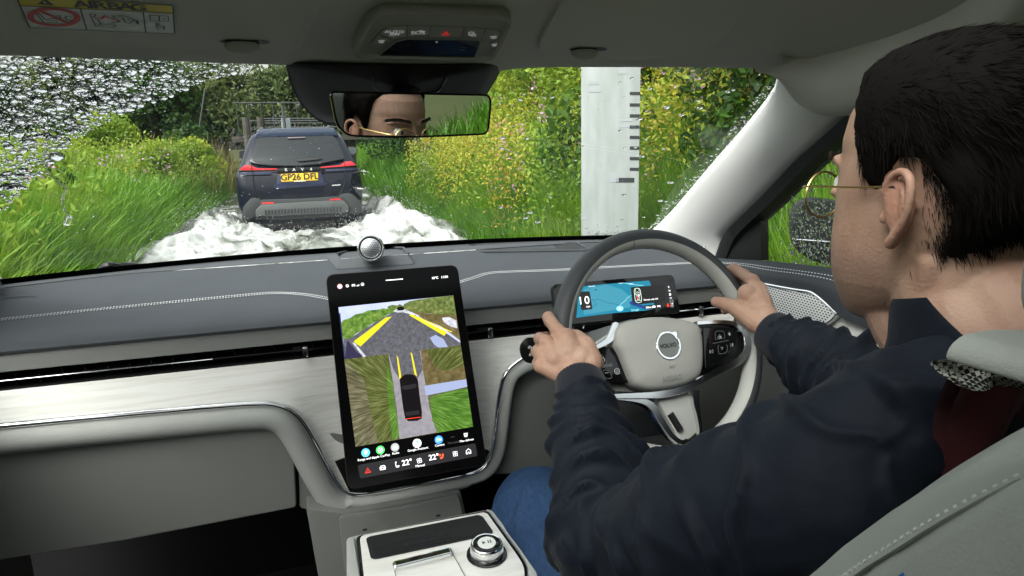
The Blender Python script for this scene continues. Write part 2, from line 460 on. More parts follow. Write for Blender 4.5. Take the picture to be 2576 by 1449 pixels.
me = np_mesh('spray', V, F_, 3); me.shade_smooth()
tag(link('spray', me, mat('white_water', (0.45, 0.46, 0.46), 0.6)), 'white spray thrown up round the wheels of the dark blue car', 'spray', kind='stuff')

# ---- vegetation builders
def leaves(P, size, tint, aspect=2.2, droop=0.3, up=None):
    """Diamond-shaped leaves at points P."""
    n = len(P); d = rng.normal(0, 1, (n, 3)); d[:, 2] -= droop
    if up is not None: d = d * (1 - up) + np.array([0, 0, 2.0]) * up
    d /= np.linalg.norm(d, axis=1)[:, None]
    s = np.cross(d, rng.normal(0, 1, (n, 3))); s /= np.linalg.norm(s, axis=1)[:, None]
    L = (size * rng.uniform(0.6, 1.3, n))[:, None]
    V = np.stack([P - d * L / 2, P + s * L / 2 / aspect, P + d * L / 2, P - s * L / 2 / aspect], 1).reshape(-1, 3)
    return V, np.arange(4 * n).reshape(-1, 4), tint
def blades(P, h, wd, tint, lean=(0, 0), spread=0.35):
    """Bent grass blades: two quads and a tip each (as three quads, the last folded to a point)."""
    n = len(P); a = rng.uniform(0, 2 * pi, n); lx = np.cos(a) * spread * rng.uniform(0.2, 1, n) + lean[0]; ly = np.sin(a) * spread * rng.uniform(0.2, 1, n) + lean[1]
    sd = np.stack([-np.sin(a), np.cos(a), 0 * a], 1) * (wd / 2)[:, None]
    V = []
    for t, k in ((0, 1.0), (0.4, 0.9), (0.75, 0.6), (1.0, 0.08)):
        c = P + np.stack([lx * h * t * t, ly * h * t * t, h * t * (1 - 0.25 * t * np.hypot(lx, ly))], 1)
        V += [c - sd * k, c + sd * k]
    V = np.stack(V, 1).reshape(-1, 3); b = 8 * np.arange(n)[:, None]
    F_ = np.concatenate([b + np.array([[0, 1, 3, 2]]), b + np.array([[2, 3, 5, 4]]), b + np.array([[4, 5, 7, 6]])], 0)
    return V, F_, np.concatenate([tint] * 3)
def join(parts):
    V = []; F_ = []; T = []; k = 0
    for v, f, t in parts: V.append(v); F_.append(f + k); T.append(t); k += len(v)
    return np.concatenate(V), np.concatenate(F_), np.concatenate(T)

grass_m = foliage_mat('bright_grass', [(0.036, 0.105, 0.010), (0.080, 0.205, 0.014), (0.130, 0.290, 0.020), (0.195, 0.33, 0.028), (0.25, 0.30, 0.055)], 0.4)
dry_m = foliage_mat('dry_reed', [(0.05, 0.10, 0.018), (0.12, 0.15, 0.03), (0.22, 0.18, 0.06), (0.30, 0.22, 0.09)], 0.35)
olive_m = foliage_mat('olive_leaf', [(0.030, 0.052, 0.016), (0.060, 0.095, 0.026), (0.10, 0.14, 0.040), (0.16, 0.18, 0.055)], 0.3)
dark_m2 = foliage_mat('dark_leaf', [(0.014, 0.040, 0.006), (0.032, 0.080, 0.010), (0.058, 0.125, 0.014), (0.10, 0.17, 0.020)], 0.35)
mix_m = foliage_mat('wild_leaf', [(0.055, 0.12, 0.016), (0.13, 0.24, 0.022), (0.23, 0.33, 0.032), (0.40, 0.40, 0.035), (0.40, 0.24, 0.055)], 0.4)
yel_f = foliage_mat('yellow_flower', [(0.45, 0.33, 0.02), (0.62, 0.48, 0.04)], 0.3)
pink_f = foliage_mat('pink_flower', [(0.42, 0.20, 0.32), (0.62, 0.40, 0.52)], 0.3)

def field(name, n, x0, x1, y0, y1, hfun, wd, m, label, cat, tint=(0.15, 0.85), lean=(0, 0), ypow=1.0, spread=0.4, dens=None):
    x = rng.uniform(x0, x1, n); y = y0 + (y1 - y0) * rng.uniform(0, 1, n) ** ypow
    if dens is not None:
        k = rng.uniform(0, 1, n) < dens(x, y); x, y = x[k], y[k]
    c = fbm(x * 0.8 + 20, y * 0.8 + 20, 41, 4); h = hfun(x, y) * (0.55 + 0.9 * c) * rng.uniform(0.6, 1.15, len(x))
    t = np.clip(tint[0] + (tint[1] - tint[0]) * (1.5 * (c - 0.30) + rng.uniform(0, 0.35, len(x))), 0, 1)
    P = np.stack([x, y, gz(x, y) - 0.03], 1)
    V, F_, T = blades(P, h, wd * rng.uniform(0.6, 1.3, len(x)), t, lean, spread)
    o = link(name, np_mesh(name, V, F_, 4, T), m); return tag(o, label, cat, kind='stuff')
field('grass', 62000, -7.5, -2.15, 2.0, 9.5, lambda x, y: np.interp(-x, [2, 2.4, 3.2, 6], [0.22, 0.42, 0.56, 0.50]), 0.0115, grass_m, 'bright green long grass on the bank left of the flooded road', 'grass', (0.15, 0.95), (0.10, -0.22), 1.0, 0.5)
field('grass', 45000, -14, -2.3, 9.5, 24, lambda x, y: np.interp(-x, [2.3, 2.8, 5, 14], [0.4, 0.60, 0.55, 0.45]), 0.026, grass_m, 'green grass and weeds on the far part of the left bank', 'grass', (0.05, 0.85), (0.08, -0.1), 1.0, 0.5)
field('meadow_grass', 30000, -45, -10, 14, 60, lambda x, y: 0.6 + 0 * x, 0.09, grass_m, 'rough green meadow behind the left bank', 'grass', (0.05, 0.75), (0, 0), 1.0, 0.5)
field('dry_reeds', 3200, -4.6, -2.1, 15, 25, lambda x, y: np.interp(y, [15, 19, 25], [0.6, 1.1, 1.3]), 0.026, dry_m, 'tall straw-coloured reeds beside the flooded road, left of the dark blue car', 'reeds', (0.2, 1.0), (0.05, -0.1), 1.0, 0.45, lambda x, y: np.clip(fbm(x * 1.2, y * 0.6, 77, 3) * 2.2 - 0.55, 0, 1))
field('water_edge_grass', 3500, -2.75, -2.05, 4, 20, lambda x, y: 0.5 + 0 * x, 0.02, grass_m, 'drooping wet grass trailing into the water along the left edge', 'grass', (0.0, 0.8), (0.45, -0.1), 1.0, 0.5)
field('verge_grass', 60000, 1.75, 4.2, 2.2, 15, lambda x, y: np.interp(x, [1.75, 2.3, 3.2, 4.2], [0.3, 0.75, 0.95, 0.9]), 0.0125, grass_m, 'long mixed grass on the bank right of the flooded road', 'grass', (0.1, 1.0), (-0.15, -0.25), 1.2, 0.5)
field('verge_grass', 9000, 1.75, 3.4, 15, 34, lambda x, y: 0.8 + 0 * x, 0.04, grass_m, 'darker grass on the right bank beyond the dark blue car', 'grass', (0.0, 0.6), (-0.1, -0.1), 1.2, 0.5)
field('bank_foot_grass', 2600, 1.55, 1.98, 3.0, 4.0, lambda x, y: 0.75 + 0 * x, 0.016, grass_m, 'grass tufts at the water edge in front of the white depth board', 'grass', (0.2, 0.9), (-0.1, -0.2), 1.0, 0.5)
field('lawn_grass', 26000, 2.2, 9, -2.5, 2.4, lambda x, y: 0.28 + 0 * x, 0.02, grass_m, 'short green grass beside the driver window', 'grass', (0.1, 0.75), (0, -0.2), 1.0, 0.5)

def bush_mesh(name, r, h, n, size, m_tints, lumps=14, seed=0, droop=0.3, aspect=2.2, base=0.0):
    g = np.random.default_rng(seed); C = []
    for k in range(lumps):
        a = g.uniform(0, 2 * pi); q = sqrt(g.uniform(0, 1)); z = g.uniform(0.15, 1.0)
        C.append((cos(a) * r * q * (1.05 - 0.6 * z), sin(a) * r * q * (1.05 - 0.6 * z), base + (h - base) * z * (1 - 0.25 * q), r * g.uniform(0.28, 0.5), g.uniform(-0.22, 0.22)))
    P = []; T = []
    per = n // lumps
    for cx, cy, cz, cr, ct in C:
        d = g.normal(0, 1, (per, 3)); d /= np.linalg.norm(d, axis=1)[:, None]; rr = cr * g.uniform(0.45, 1.0, per) ** 0.5
        p = d * rr[:, None] * [1, 1, 0.8] + [cx, cy, cz]; p[:, 2] = np.maximum(p[:, 2], 0.02)
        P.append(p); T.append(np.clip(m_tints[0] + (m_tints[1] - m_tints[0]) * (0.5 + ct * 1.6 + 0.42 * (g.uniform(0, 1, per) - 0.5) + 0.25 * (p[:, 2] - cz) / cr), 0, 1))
    P = np.concatenate(P); T = np.concatenate(T)
    V, F_, T = leaves(P, size, T, aspect, droop)
    return np_mesh(name, V, F_, 4, T), C
def limb_mesh(C, h, r0, seed=0):
    g = np.random.default_rng(seed); m = MB()
    m.tube(smooth_path([(0, 0, -0.2), (0.03 * h * 0.2, 0, h * 0.25), (-0.02 * h, 0.02 * h, h * 0.5), (0.01 * h, 0, h * 0.8)], 3), list(np.linspace(r0, r0 * 0.25, 10)), 7)
    for cx, cy, cz, cr, ct in C[:10]:
        b = Vector((0, 0, max(0.15 * h, cz * 0.5))); e = Vector((cx, cy, cz)); md = b.lerp(e, 0.5) + Vector((0, 0, -0.06 * h))
        m.tube(smooth_path([b, md, e], 3), list(np.linspace(r0 * 0.4, r0 * 0.08, 7)), 5)
    return m
bark_m = mat('grey_bark', (0.10, 0.085, 0.065), 0.9, bump=0.8, bscale=30, var=0.3, vscale=8)
def plant(name, me, C, loc, h, r0, label, cat, group, leafm, rz=0.0, sc=(1, 1, 1), parts=('trunk', 'crown'), src={}):
    t = thing(name, label, cat, (0, 0, 0), group)
    key = me.name
    if key not in src: src[key] = limb_mesh(C, h, r0).mesh('limbs')
    tr = bpy.data.objects.new(parts[0], src[key]); COL.objects.link(tr); tr.parent = t
    if not src[key].materials: src[key].materials.append(bark_m)
    cr = bpy.data.objects.new(parts[1], me); COL.objects.link(cr); cr.parent = t
    if not me.materials: me.materials.append(leafm)
    t.location = loc; t.rotation_euler = (0, 0, rz); t.scale = sc
    return t
# trees across the back: willows and thorn bushes
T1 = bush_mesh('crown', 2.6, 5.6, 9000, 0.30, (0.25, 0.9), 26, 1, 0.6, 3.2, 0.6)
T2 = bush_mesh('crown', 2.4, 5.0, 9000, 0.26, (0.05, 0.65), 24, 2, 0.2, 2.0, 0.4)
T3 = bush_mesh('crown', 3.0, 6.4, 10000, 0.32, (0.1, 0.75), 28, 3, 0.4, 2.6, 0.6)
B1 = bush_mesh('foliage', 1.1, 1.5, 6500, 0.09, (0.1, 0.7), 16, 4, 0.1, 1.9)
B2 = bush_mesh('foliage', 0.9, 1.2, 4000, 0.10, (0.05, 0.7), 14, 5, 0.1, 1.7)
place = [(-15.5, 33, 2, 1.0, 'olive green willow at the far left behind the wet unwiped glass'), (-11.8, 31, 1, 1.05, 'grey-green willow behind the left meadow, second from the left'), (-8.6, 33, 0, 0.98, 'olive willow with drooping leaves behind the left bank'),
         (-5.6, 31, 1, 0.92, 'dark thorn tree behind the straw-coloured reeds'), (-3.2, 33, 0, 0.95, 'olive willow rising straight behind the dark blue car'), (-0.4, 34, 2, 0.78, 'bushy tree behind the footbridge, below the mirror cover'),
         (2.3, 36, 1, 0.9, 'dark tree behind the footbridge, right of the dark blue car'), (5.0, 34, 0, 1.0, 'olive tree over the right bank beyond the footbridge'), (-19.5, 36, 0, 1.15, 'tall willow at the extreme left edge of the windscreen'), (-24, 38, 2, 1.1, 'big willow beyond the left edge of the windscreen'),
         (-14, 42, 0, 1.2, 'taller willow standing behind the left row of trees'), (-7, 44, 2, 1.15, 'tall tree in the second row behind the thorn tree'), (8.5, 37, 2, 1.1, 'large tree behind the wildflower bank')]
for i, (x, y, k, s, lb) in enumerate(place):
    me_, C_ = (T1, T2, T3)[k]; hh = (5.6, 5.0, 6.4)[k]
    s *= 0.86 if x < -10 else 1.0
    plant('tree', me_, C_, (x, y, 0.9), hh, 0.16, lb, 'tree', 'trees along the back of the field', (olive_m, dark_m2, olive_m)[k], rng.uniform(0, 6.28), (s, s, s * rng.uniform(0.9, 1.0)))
# low bushes on the left bank
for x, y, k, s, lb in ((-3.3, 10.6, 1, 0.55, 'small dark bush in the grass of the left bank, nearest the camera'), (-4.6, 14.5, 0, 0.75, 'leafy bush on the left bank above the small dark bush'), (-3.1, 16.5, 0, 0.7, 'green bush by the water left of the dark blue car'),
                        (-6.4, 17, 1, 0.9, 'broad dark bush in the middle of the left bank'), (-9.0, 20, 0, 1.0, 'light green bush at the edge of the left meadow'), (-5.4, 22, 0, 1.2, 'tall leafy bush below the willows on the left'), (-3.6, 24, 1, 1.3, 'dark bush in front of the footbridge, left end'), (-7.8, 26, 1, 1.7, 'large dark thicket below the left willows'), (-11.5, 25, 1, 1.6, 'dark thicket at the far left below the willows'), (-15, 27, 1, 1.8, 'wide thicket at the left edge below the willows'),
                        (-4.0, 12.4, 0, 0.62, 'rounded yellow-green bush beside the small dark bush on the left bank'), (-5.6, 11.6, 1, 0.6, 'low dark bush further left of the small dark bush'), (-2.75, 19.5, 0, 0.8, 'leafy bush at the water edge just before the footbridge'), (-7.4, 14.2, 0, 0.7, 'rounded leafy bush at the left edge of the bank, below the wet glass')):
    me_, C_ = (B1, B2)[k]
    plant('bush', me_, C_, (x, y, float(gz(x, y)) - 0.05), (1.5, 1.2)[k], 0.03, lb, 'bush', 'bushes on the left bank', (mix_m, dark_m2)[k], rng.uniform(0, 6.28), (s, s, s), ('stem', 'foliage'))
# right hand bank: wild flowers in front, dark hedge behind
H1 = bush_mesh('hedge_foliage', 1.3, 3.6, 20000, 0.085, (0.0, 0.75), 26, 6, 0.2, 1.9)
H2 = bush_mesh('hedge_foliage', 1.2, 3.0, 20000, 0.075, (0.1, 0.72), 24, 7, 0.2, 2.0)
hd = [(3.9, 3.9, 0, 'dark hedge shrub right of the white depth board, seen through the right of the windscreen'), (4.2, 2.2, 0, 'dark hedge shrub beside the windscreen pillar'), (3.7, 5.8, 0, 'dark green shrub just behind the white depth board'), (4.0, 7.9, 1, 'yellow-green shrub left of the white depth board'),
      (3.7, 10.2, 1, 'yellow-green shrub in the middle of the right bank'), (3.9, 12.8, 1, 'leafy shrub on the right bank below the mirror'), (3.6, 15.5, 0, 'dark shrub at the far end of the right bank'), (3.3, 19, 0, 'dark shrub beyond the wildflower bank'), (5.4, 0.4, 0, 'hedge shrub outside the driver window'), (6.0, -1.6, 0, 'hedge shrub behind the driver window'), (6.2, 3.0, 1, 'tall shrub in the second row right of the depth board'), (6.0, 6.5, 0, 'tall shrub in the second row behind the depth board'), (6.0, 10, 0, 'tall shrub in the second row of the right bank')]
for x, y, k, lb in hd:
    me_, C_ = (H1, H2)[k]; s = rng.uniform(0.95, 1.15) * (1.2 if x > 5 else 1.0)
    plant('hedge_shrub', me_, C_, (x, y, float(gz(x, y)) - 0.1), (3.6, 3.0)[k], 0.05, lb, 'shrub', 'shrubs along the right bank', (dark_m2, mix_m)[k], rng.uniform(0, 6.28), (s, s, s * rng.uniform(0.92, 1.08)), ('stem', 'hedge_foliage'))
# wild flowers: stems with leaves, topped with flower heads (one spread each)
def flowers(name, n, m, label, size, hl, x0, x1, y0, y1, clump):
    x = rng.uniform(x0, x1, n); y = rng.uniform(y0, y1, n)
    k = fbm(x * 1.3 + clump, y * 0.9 + clump, 90 + clump, 3) > 0.5; x, y = x[k], y[k]
    z = gz(x, y) + rng.uniform(hl[0], hl[1], len(x))
    per = 7; P = np.repeat(np.stack([x, y, z], 1), per, 0) + rng.normal(0, 1, (len(x) * per, 3)) * [0.03, 0.03, 0.06]
    V, F_, T = leaves(P, size, rng.uniform(0, 1, len(P)), 1.4, 0.0)
    return tag(link(name, np_mesh(name, V, F_, 4, T), m), label, 'flowers', kind='stuff')
flowers('yellow_flowers', 450, yel_f, 'yellow wildflowers scattered over the right bank', 0.026, (0.5, 1.5), 2.1, 3.6, 5.0, 13, 1)
flowers('pink_flowers', 520, pink_f, 'pale pink wildflowers scattered over the right bank', 0.032, (0.4, 1.6), 2.0, 3.5, 4.8, 14, 5)
n_ = 42000; x = rng.uniform(2.0, 4.0, n_); y = rng.uniform(4.5, 15, n_); c = fbm(x * 1.1 + 9, y * 0.8 + 4, 55, 4)
P = np.stack([x, y, gz(x, y) + rng.uniform(0.1, 1.0, n_) ** 0.8 * (0.75 + 1.1 * c)], 1)
V, F_, T = leaves(P, 0.055, np.clip(c * 1.7 - 0.40 + rng.uniform(0, 0.25, n_), 0, 1), 2.4, 0.1)
tag(link('wild_plants', np_mesh('wild_plants', V, F_, 4, T), mix_m), 'leafy yellow-green and rust wild plants covering the right bank', 'wild plants', kind='stuff')

n_ = 26000; x = -rng.uniform(2.3, 8.5, n_); y = rng.uniform(6.0, 22, n_); c = fbm(x * 0.9 + 70, y * 0.6 + 4, 57, 4); k = c > 0.42
x, y, c = x[k], y[k], c[k]
P = np.stack([x, y, gz(x, y) + rng.uniform(0.1, 1.0, len(x)) ** 0.7 * (0.30 + 1.25 * (c - 0.35) + 0.4)], 1)
V, F_, T = leaves(P, 0.09, np.clip(c * 1.5 - 0.45 + rng.uniform(0, 0.25, len(x)), 0, 0.52), 2.6, 0.1)
tag(link('bank_weeds', np_mesh('bank_weeds', V, F_, 4, T), mix_m), 'leafy green weeds growing through the grass of the left bank', 'weeds', kind='stuff')
n_ = 160; x = -rng.uniform(2.4, 6.0, n_); y = rng.uniform(8, 18, n_); k = fbm(x * 1.3, y * 0.9, 93, 3) > 0.55; x, y = x[k], y[k]
P = np.repeat(np.stack([x, y, gz(x, y) + rng.uniform(0.5, 0.95, len(x))], 1), 7, 0) + rng.normal(0, 1, (len(x) * 7, 3)) * [0.04, 0.04, 0.06]
V, F_, T = leaves(P, 0.05, rng.uniform(0, 1, len(P)), 1.4, 0.0)
tag(link('bank_flowers', np_mesh('bank_flowers', V, F_, 4, T), pink_f), 'few pink flowers in the grass of the left bank', 'flowers', kind='stuff')

# ---- white flood depth board
DB = thing('depth_board', 'tall white flood depth board with black graduation marks, on the right bank', 'depth gauge', (2.0, 4.15, 0.3))
white_m = mat('white_board', (0.32, 0.345, 0.35), 0.55, col2=(0.25, 0.275, 0.265), vscale=3, stretch=(6, 6, 1.2))
bk_m = mat('board_black', (0.02, 0.022, 0.025), 0.5)
DP = Plane((1.98, 4.15, 1.2), (-0.42, -1, 0), (1, -0.42, 0))
bu0, bv1 = DP.uv(DP.at(1462, 160)); bu1, _ = DP.uv(DP.at(1612, 160))
MB().prism([DP.P(a, b) for a, b in ((bu0, -1.1), (bu1, -1.1), (bu1, 1.7), (bu0, 1.7))], DP.n * -0.03).build('board', white_m, DB, bevel=0.004)
MB().box(DP.P((bu0 + bu1) / 2, 0.2, -0.08), (0.09, 0.09, 3.0)).build('post', mat('white_post', (0.62, 0.65, 0.66), 0.6), DB)
g3 = zz(1740, 180, 2.588)
for yy in (277, 370, 458, 548, 632, 718, 804, 890):
    q = [DP.uv(DP.at(*g3(a, b))) for a, b in ((590, yy), (690, yy), (690, yy + 26), (590, yy + 26))]
    w0 = q[0][0]; MB().prism([DP.P(a, b, 0.002) for a, b in ((w0, q[0][1]), (bu1 - 0.002, q[1][1]), (bu1 - 0.002, q[2][1]), (w0, q[3][1]))], DP.n * -0.004).build('graduation_mark', bk_m, DB)
q = [DP.uv(DP.at(*g3(a, b))) for a, b in ((480, 972), (650, 972), (650, 1010), (480, 1010))]
MB().prism([DP.P(a, b, 0.002) for a, b in ((q[0][0], q[0][1]), (bu1 - 0.03, q[1][1]), (bu1 - 0.03, q[2][1]), (q[0][0], q[3][1]))], DP.n * -0.004).build('datum_bar', bk_m, DB)
gr_m = mat('faded_grey', (0.30, 0.32, 0.34), 0.6)
for a, b, c_, d in ((500, 88, 570, 130), (250, 192, 340, 218), (260, 262, 350, 280), (520, 500, 610, 515), (500, 545, 640, 562), (430, 930, 500, 1005), (195, 1290, 240, 1310)):
    q = [DP.uv(DP.at(*g3(*p))) for p in ((a, b), (c_, d))]
    MB().prism([DP.P(u, v, 0.002) for u, v in ((q[0][0], q[0][1]), (q[1][0], q[0][1]), (q[1][0], q[1][1]), (q[0][0], q[1][1]))], DP.n * -0.004).build('faded_mark', gr_m, DB)

# ---- raised footbridge with railings behind the car
FB = thing('footbridge_railing', 'grey metal and timber railing of a raised footbridge behind the dark blue car', 'railing', (-1, 23, 0.5))
rail_m = mat('galvanised_rail', (0.055, 0.06, 0.06), 0.6, metal=0.2); timber_m = mat('weathered_timber', (0.06, 0.055, 0.045), 0.9, bump=0.6, bscale=20, var=0.25)
FY = 22.0
fz3 = zz(700, 150, 4.83)
MB().box((1.2, FY + 0.9, float(at(700, 335, Y=FY).z) - 0.15), (6.4, 1.4, 0.16)).build('deck', timber_m, FB)
for py in (1068, 1102, 1138, 1200):
    a = at(*fz3(330 if py == 1102 else 560, py), Y=FY); b = at(*fz3(1440 + 0, py + 8), Y=FY)
    MB().tube([a, b + Vector((3.2, 0, 0))], 0.020, 6).build('rail', rail_m, FB)
for px in (320, 540):
    a = at(*fz3(px, 1045), Y=FY); MB().tube([a, a + Vector((0, 0, -1.6))], 0.10, 8).build('timber_post', timber_m, FB)
for px in (605, 695, 800, 1170, 1255, 1390):
    a = at(*fz3(px, 1062), Y=FY + 0.05); MB().tube([a, a + Vector((0, 0, -1.6))], 0.025, 6).build('post', rail_m, FB)
for k in range(18):
    x = -1.9 + k * 0.36; zb = float(at(700, 335, Y=FY).z) - 0.05; MB().tube([(x, FY + 1.5, zb), (x, FY + 1.5, zb + 1.0)], 0.012, 5).build('baluster', rail_m, FB)
MB().tube([(-2.0, FY + 1.5, zb + 1.02), (4.5, FY + 1.5, zb + 1.02)], 0.02, 6).build('rail', rail_m, FB)
for x in (-1.5, 1.5, 4.0): MB().box((x, FY + 0.9, 0.6), (0.2, 0.2, 2.2)).build('leg', timber_m, FB)
SB = thing('sign_back', 'back of a grey square road sign on a leaning pole behind the dark blue car', 'road sign', (-0.5, 21.3, 0.4))
a = at(*fz3(880, 882), Y=21.3); b = at(*fz3(922, 1210), Y=21.3)
MB().tube([a, b, b + (b - a) * 1.2], 0.042, 8).build('pole', rail_m, SB)
MB().prism(round_poly([at(*fz3(*p), Y=21.45) for p in ((858, 1062), (995, 1050), (1008, 1205), (868, 1212))], 0.05), (0, 0.02, 0)).build('panel', mat('sign_grey', (0.22, 0.26, 0.28), 0.5), SB)
PL_ = thing('utility_pole', 'thin grey pole standing among the willows at the back left', 'pole', (-6, 29, 1))
a = at(516, 222, Y=28); b = at(510, 262, Y=28); MB().tube([a, b, b + (b - a) * 1.5], 0.028, 6).build('shaft', rail_m, PL_)

# ================================================================== THE CAR AHEAD
CX, CYR = -0.17, 10.9
CAR = thing('parked_car', 'dark blue sport utility vehicle driving away through the flood water, seen from behind', 'car', (CX, 13.0, 0.0))
CAR.name = 'car'
paint_m = mat('dark_blue_paint', (0.0022, 0.0038, 0.0115), 0.3, spec=0.3, coat=0.3, var=0.1, vscale=3)
clad_m = mat('dark_grey_cladding', (0.035, 0.038, 0.040), 0.6, bump=0.2, bscale=60)
silver_m = mat('grey_skid_plate', (0.10, 0.108, 0.108), 0.42, metal=0.25)
rglass_m = mat('wet_rear_glass', (0.018, 0.021, 0.024), 0.4, spec=0.25, coat=0.0, bump=0.05, bscale=60)
dglass_m = mat('dark_rear_glass', (0.010, 0.012, 0.013), 0.06, spec=0.6)
lamp_m = mat('tail_lamp_red', (0.55, 0.02, 0.03), 0.15, coat=0.6, emit=(0.8, 0.03, 0.05), estr=0.10)
refl_m = mat('reflector_red', (0.65, 0.02, 0.02), 0.3, emit=(0.9, 0.02, 0.02), estr=0.2)
roof_m = mat('wet_roof_sky_sheen', (0.030, 0.045, 0.085), 0.16, coat=1.0, bump=0.4, bscale=25)  # lighter than the body: sky reflection put into the blue base colour
# body shell: rounded plan sections stacked upwards
lev = [(0.30, .80, 10.98, 15.2, .10), (0.42, .885, 10.90, 15.4, .16), (0.60, .922, 10.88, 15.5, .18), (0.85, .925, 10.88, 15.5, .18), (1.00, .915, 10.90, 15.4, .16), (1.06, .905, 10.92, 15.2, .15), (1.10, .875, 10.96, 14.6, .14), (1.20, .835, 11.03, 14.3, .13), (1.40, .765, 11.20, 13.7, .12), (1.55, .705, 11.34, 13.3, .12), (1.62, .665, 11.42, 13.1, .14), (1.655, .60, 11.55, 12.9, .2), (1.67, .45, 11.8, 12.6, .25)]
rings = []
for z, hw, yr, yf, rr in lev:
    q = round_poly([(CX - hw, yr, z), (CX - hw, yf, z), (CX + hw, yf, z), (CX + hw, yr, z)], [rr, 0.5, 0.5, rr], 5)
    # bow the tail a little
    rings.append([Vector((p.x, p.y - 0.05 * (1 - ((p.x - CX) / hw) ** 2) if p.y < 12 else p.y, p.z)) for p in q])
MB().loft(rings).build('body', paint_m, CAR, smooth=40)
cz = zz(720, 380, 4.026)
def cp_(p, Y): return at(*cz(*p), Y=Y)
def glassY(z): return float(np.interp(z, [1.0, 1.06, 1.10, 1.20, 1.40, 1.55, 1.62, 1.67], [10.85, 10.87, 10.91, 10.98, 11.15, 11.29, 11.37, 11.6])) - 0.012
def cg_(p, off=0.0):
    r = ray(*cz(*p)); lo, hi = 8.0, 16.0
    for _ in range(40):
        t = (lo + hi) / 2; P = CAM_POS + r * t
        if P[1] < glassY(P[2]) - off: lo = t
        else: hi = t
    return Vector(CAM_POS + r * lo)
def panel(name, pts, m, off, Y=None, thick=0.02, bev=0.004, r=0.0, par=None):
    q = [(cp_(p, Y - off) if Y else cg_(p, off)) for p in pts]
    if r: q = round_poly(q, r)
    return MB().prism(q, (0, thick, 0)).build(name, m, par or CAR, bevel=bev)
panel('rear_window', ((360, 198), (1290, 176), (1345, 240), (1400, 350), (1440, 445), (1430, 470), (1100, 535), (850, 558), (500, 552), (310, 528), (235, 495), (290, 380), (330, 250)), dglass_m, 0.01, r=0.03)
RW = panel('misted_glass', ((350, 320), (1265, 283), (1310, 310), (1365, 380), (1432, 446), (1405, 470), (1100, 528), (850, 550), (480, 543), (262, 492), (310, 400)), rglass_m, 0.016, r=0.05)
roofq = [at(*cz(*p), Y=11.36) for p in ((300, 205), (345, 105), (420, 95), (860, 80), (1240, 78), (1310, 92), (1365, 180), (1290, 172), (360, 196))]
MB().prism(roofq, (0, 0.45, 0.02)).build('roof_spoiler', roof_m, CAR, bevel=0.01, bseg=3)
panel('brake_light', ((720, 196), (940, 189), (940, 205), (720, 212)), mat('dull_lamp', (0.12, 0.10, 0.11), 0.3), 0.03)
wb = [cg_(p, 0.05) for p in ((835, 485), (865, 462), (1000, 458), (1155, 462), (1090, 480), (870, 498))]
MB().prism(wb, (0, 0.03, 0)).build('wiper', black_m, CAR, bevel=0.006)
panel('tail_lamp', ((112, 612), (170, 553), (262, 548), (300, 572), (340, 588), (590, 589), (590, 606), (270, 612)), lamp_m, 0.03, Y=10.90)
panel('tail_lamp', ((1122, 571), (1380, 549), (1432, 510), (1440, 503), (1520, 500), (1585, 546), (1440, 562), (1122, 585)), lamp_m, 0.03, Y=10.90)
panel('lamp_bar', ((105, 615), (590, 607), (1120, 586), (1590, 548), (1592, 580), (1130, 600), (600, 622), (108, 640)), gloss_m, 0.015, Y=10.90)
edge_m = mat('blue_edge_highlight', (0.03, 0.04, 0.11), 0.25, coat=0.8)
panel('tailgate_ledge', ((110, 645), (515, 640), (500, 662), (112, 668)), edge_m, 0.02, Y=10.88)
panel('tailgate_ledge', ((1200, 608), (1560, 592), (1560, 606), (1200, 626)), edge_m, 0.02, Y=10.88)
panel('badge_bar', ((600, 590), (1120, 570), (1190, 600), (1195, 640), (600, 660), (585, 640)), gloss_m, 0.022, Y=10.88)
panel('plate_recess', ((600, 662), (1140, 640), (1185, 765), (1228, 775), (1200, 800), (600, 848), (540, 828), (585, 770)), mat('blue_recess_paint', (0.012, 0.018, 0.060), 0.3, coat=0.6), 0.025, Y=10.87, bev=0.006)
NPL = Plane(cp_((870, 700), 10.82), (0, -1, 0.08))
npq = [NPL.at(*cz(*p)) for p in ((634, 660), (1099, 640), (1106, 736), (640, 757))]
PLT = MB().prism(round_poly(npq, 0.012), (0, 0.012, 0)).build('number_plate', mat('plate_yellow', (0.80, 0.50, 0.03), 0.4), CAR, bevel=0.002)
pu = (npq[1] - npq[0]).normalized(); pv = NPL.n.cross(pu)
ltr_m = mat('plate_black', (0.012, 0.012, 0.012), 0.5)
pc = sum(npq, Vector()) / 4
text('GP26 DFL', pc + NPL.n * 0.004, pu, pv, 0.128, ltr_m, PLT, bold=0.025)
MB().ribbon([NPL.at(*cz(800, 752), 0.004), NPL.at(*cz(950, 745), 0.004)], 0.010, NPL.n).build('dealer_strip', print_w := mat('plate_print', (0.7, 0.7, 0.7), 0.5), PLT)
for ch, px in zip('RAV4', (700, 800, 905, 1015)):
    text(ch, NPL.at(*cz(px, 604 - (px - 860) * 0.02), 0.035), pu, pv, 0.062, bright_m, CAR, bold=0.02)
bd = [NPL.at(*cz(*p), -0.02) for p in ((1278, 806), (1292, 798), (1305, 804), (1325, 796), (1345, 802), (1362, 794), (1385, 796))]
MB().ribbon(bd, 0.014, NPL.n).build('tailgate_badge', bright_m, CAR)
MB().ring(NPL, NPL.at(*cz(858, 555), -0.02), 0.028, 0.036).build('emblem', mat('dark_chrome', (0.1, 0.1, 0.11), 0.2, metal=1), CAR)
panel('bumper_corner', ((150, 1200), (160, 1080), (250, 970), (300, 960), (370, 970), (390, 1000), (400, 1030), (330, 1100), (320, 1195), (230, 1240), (150, 1240)), clad_m, 0.06, Y=10.88, thick=0.12, bev=0.02)
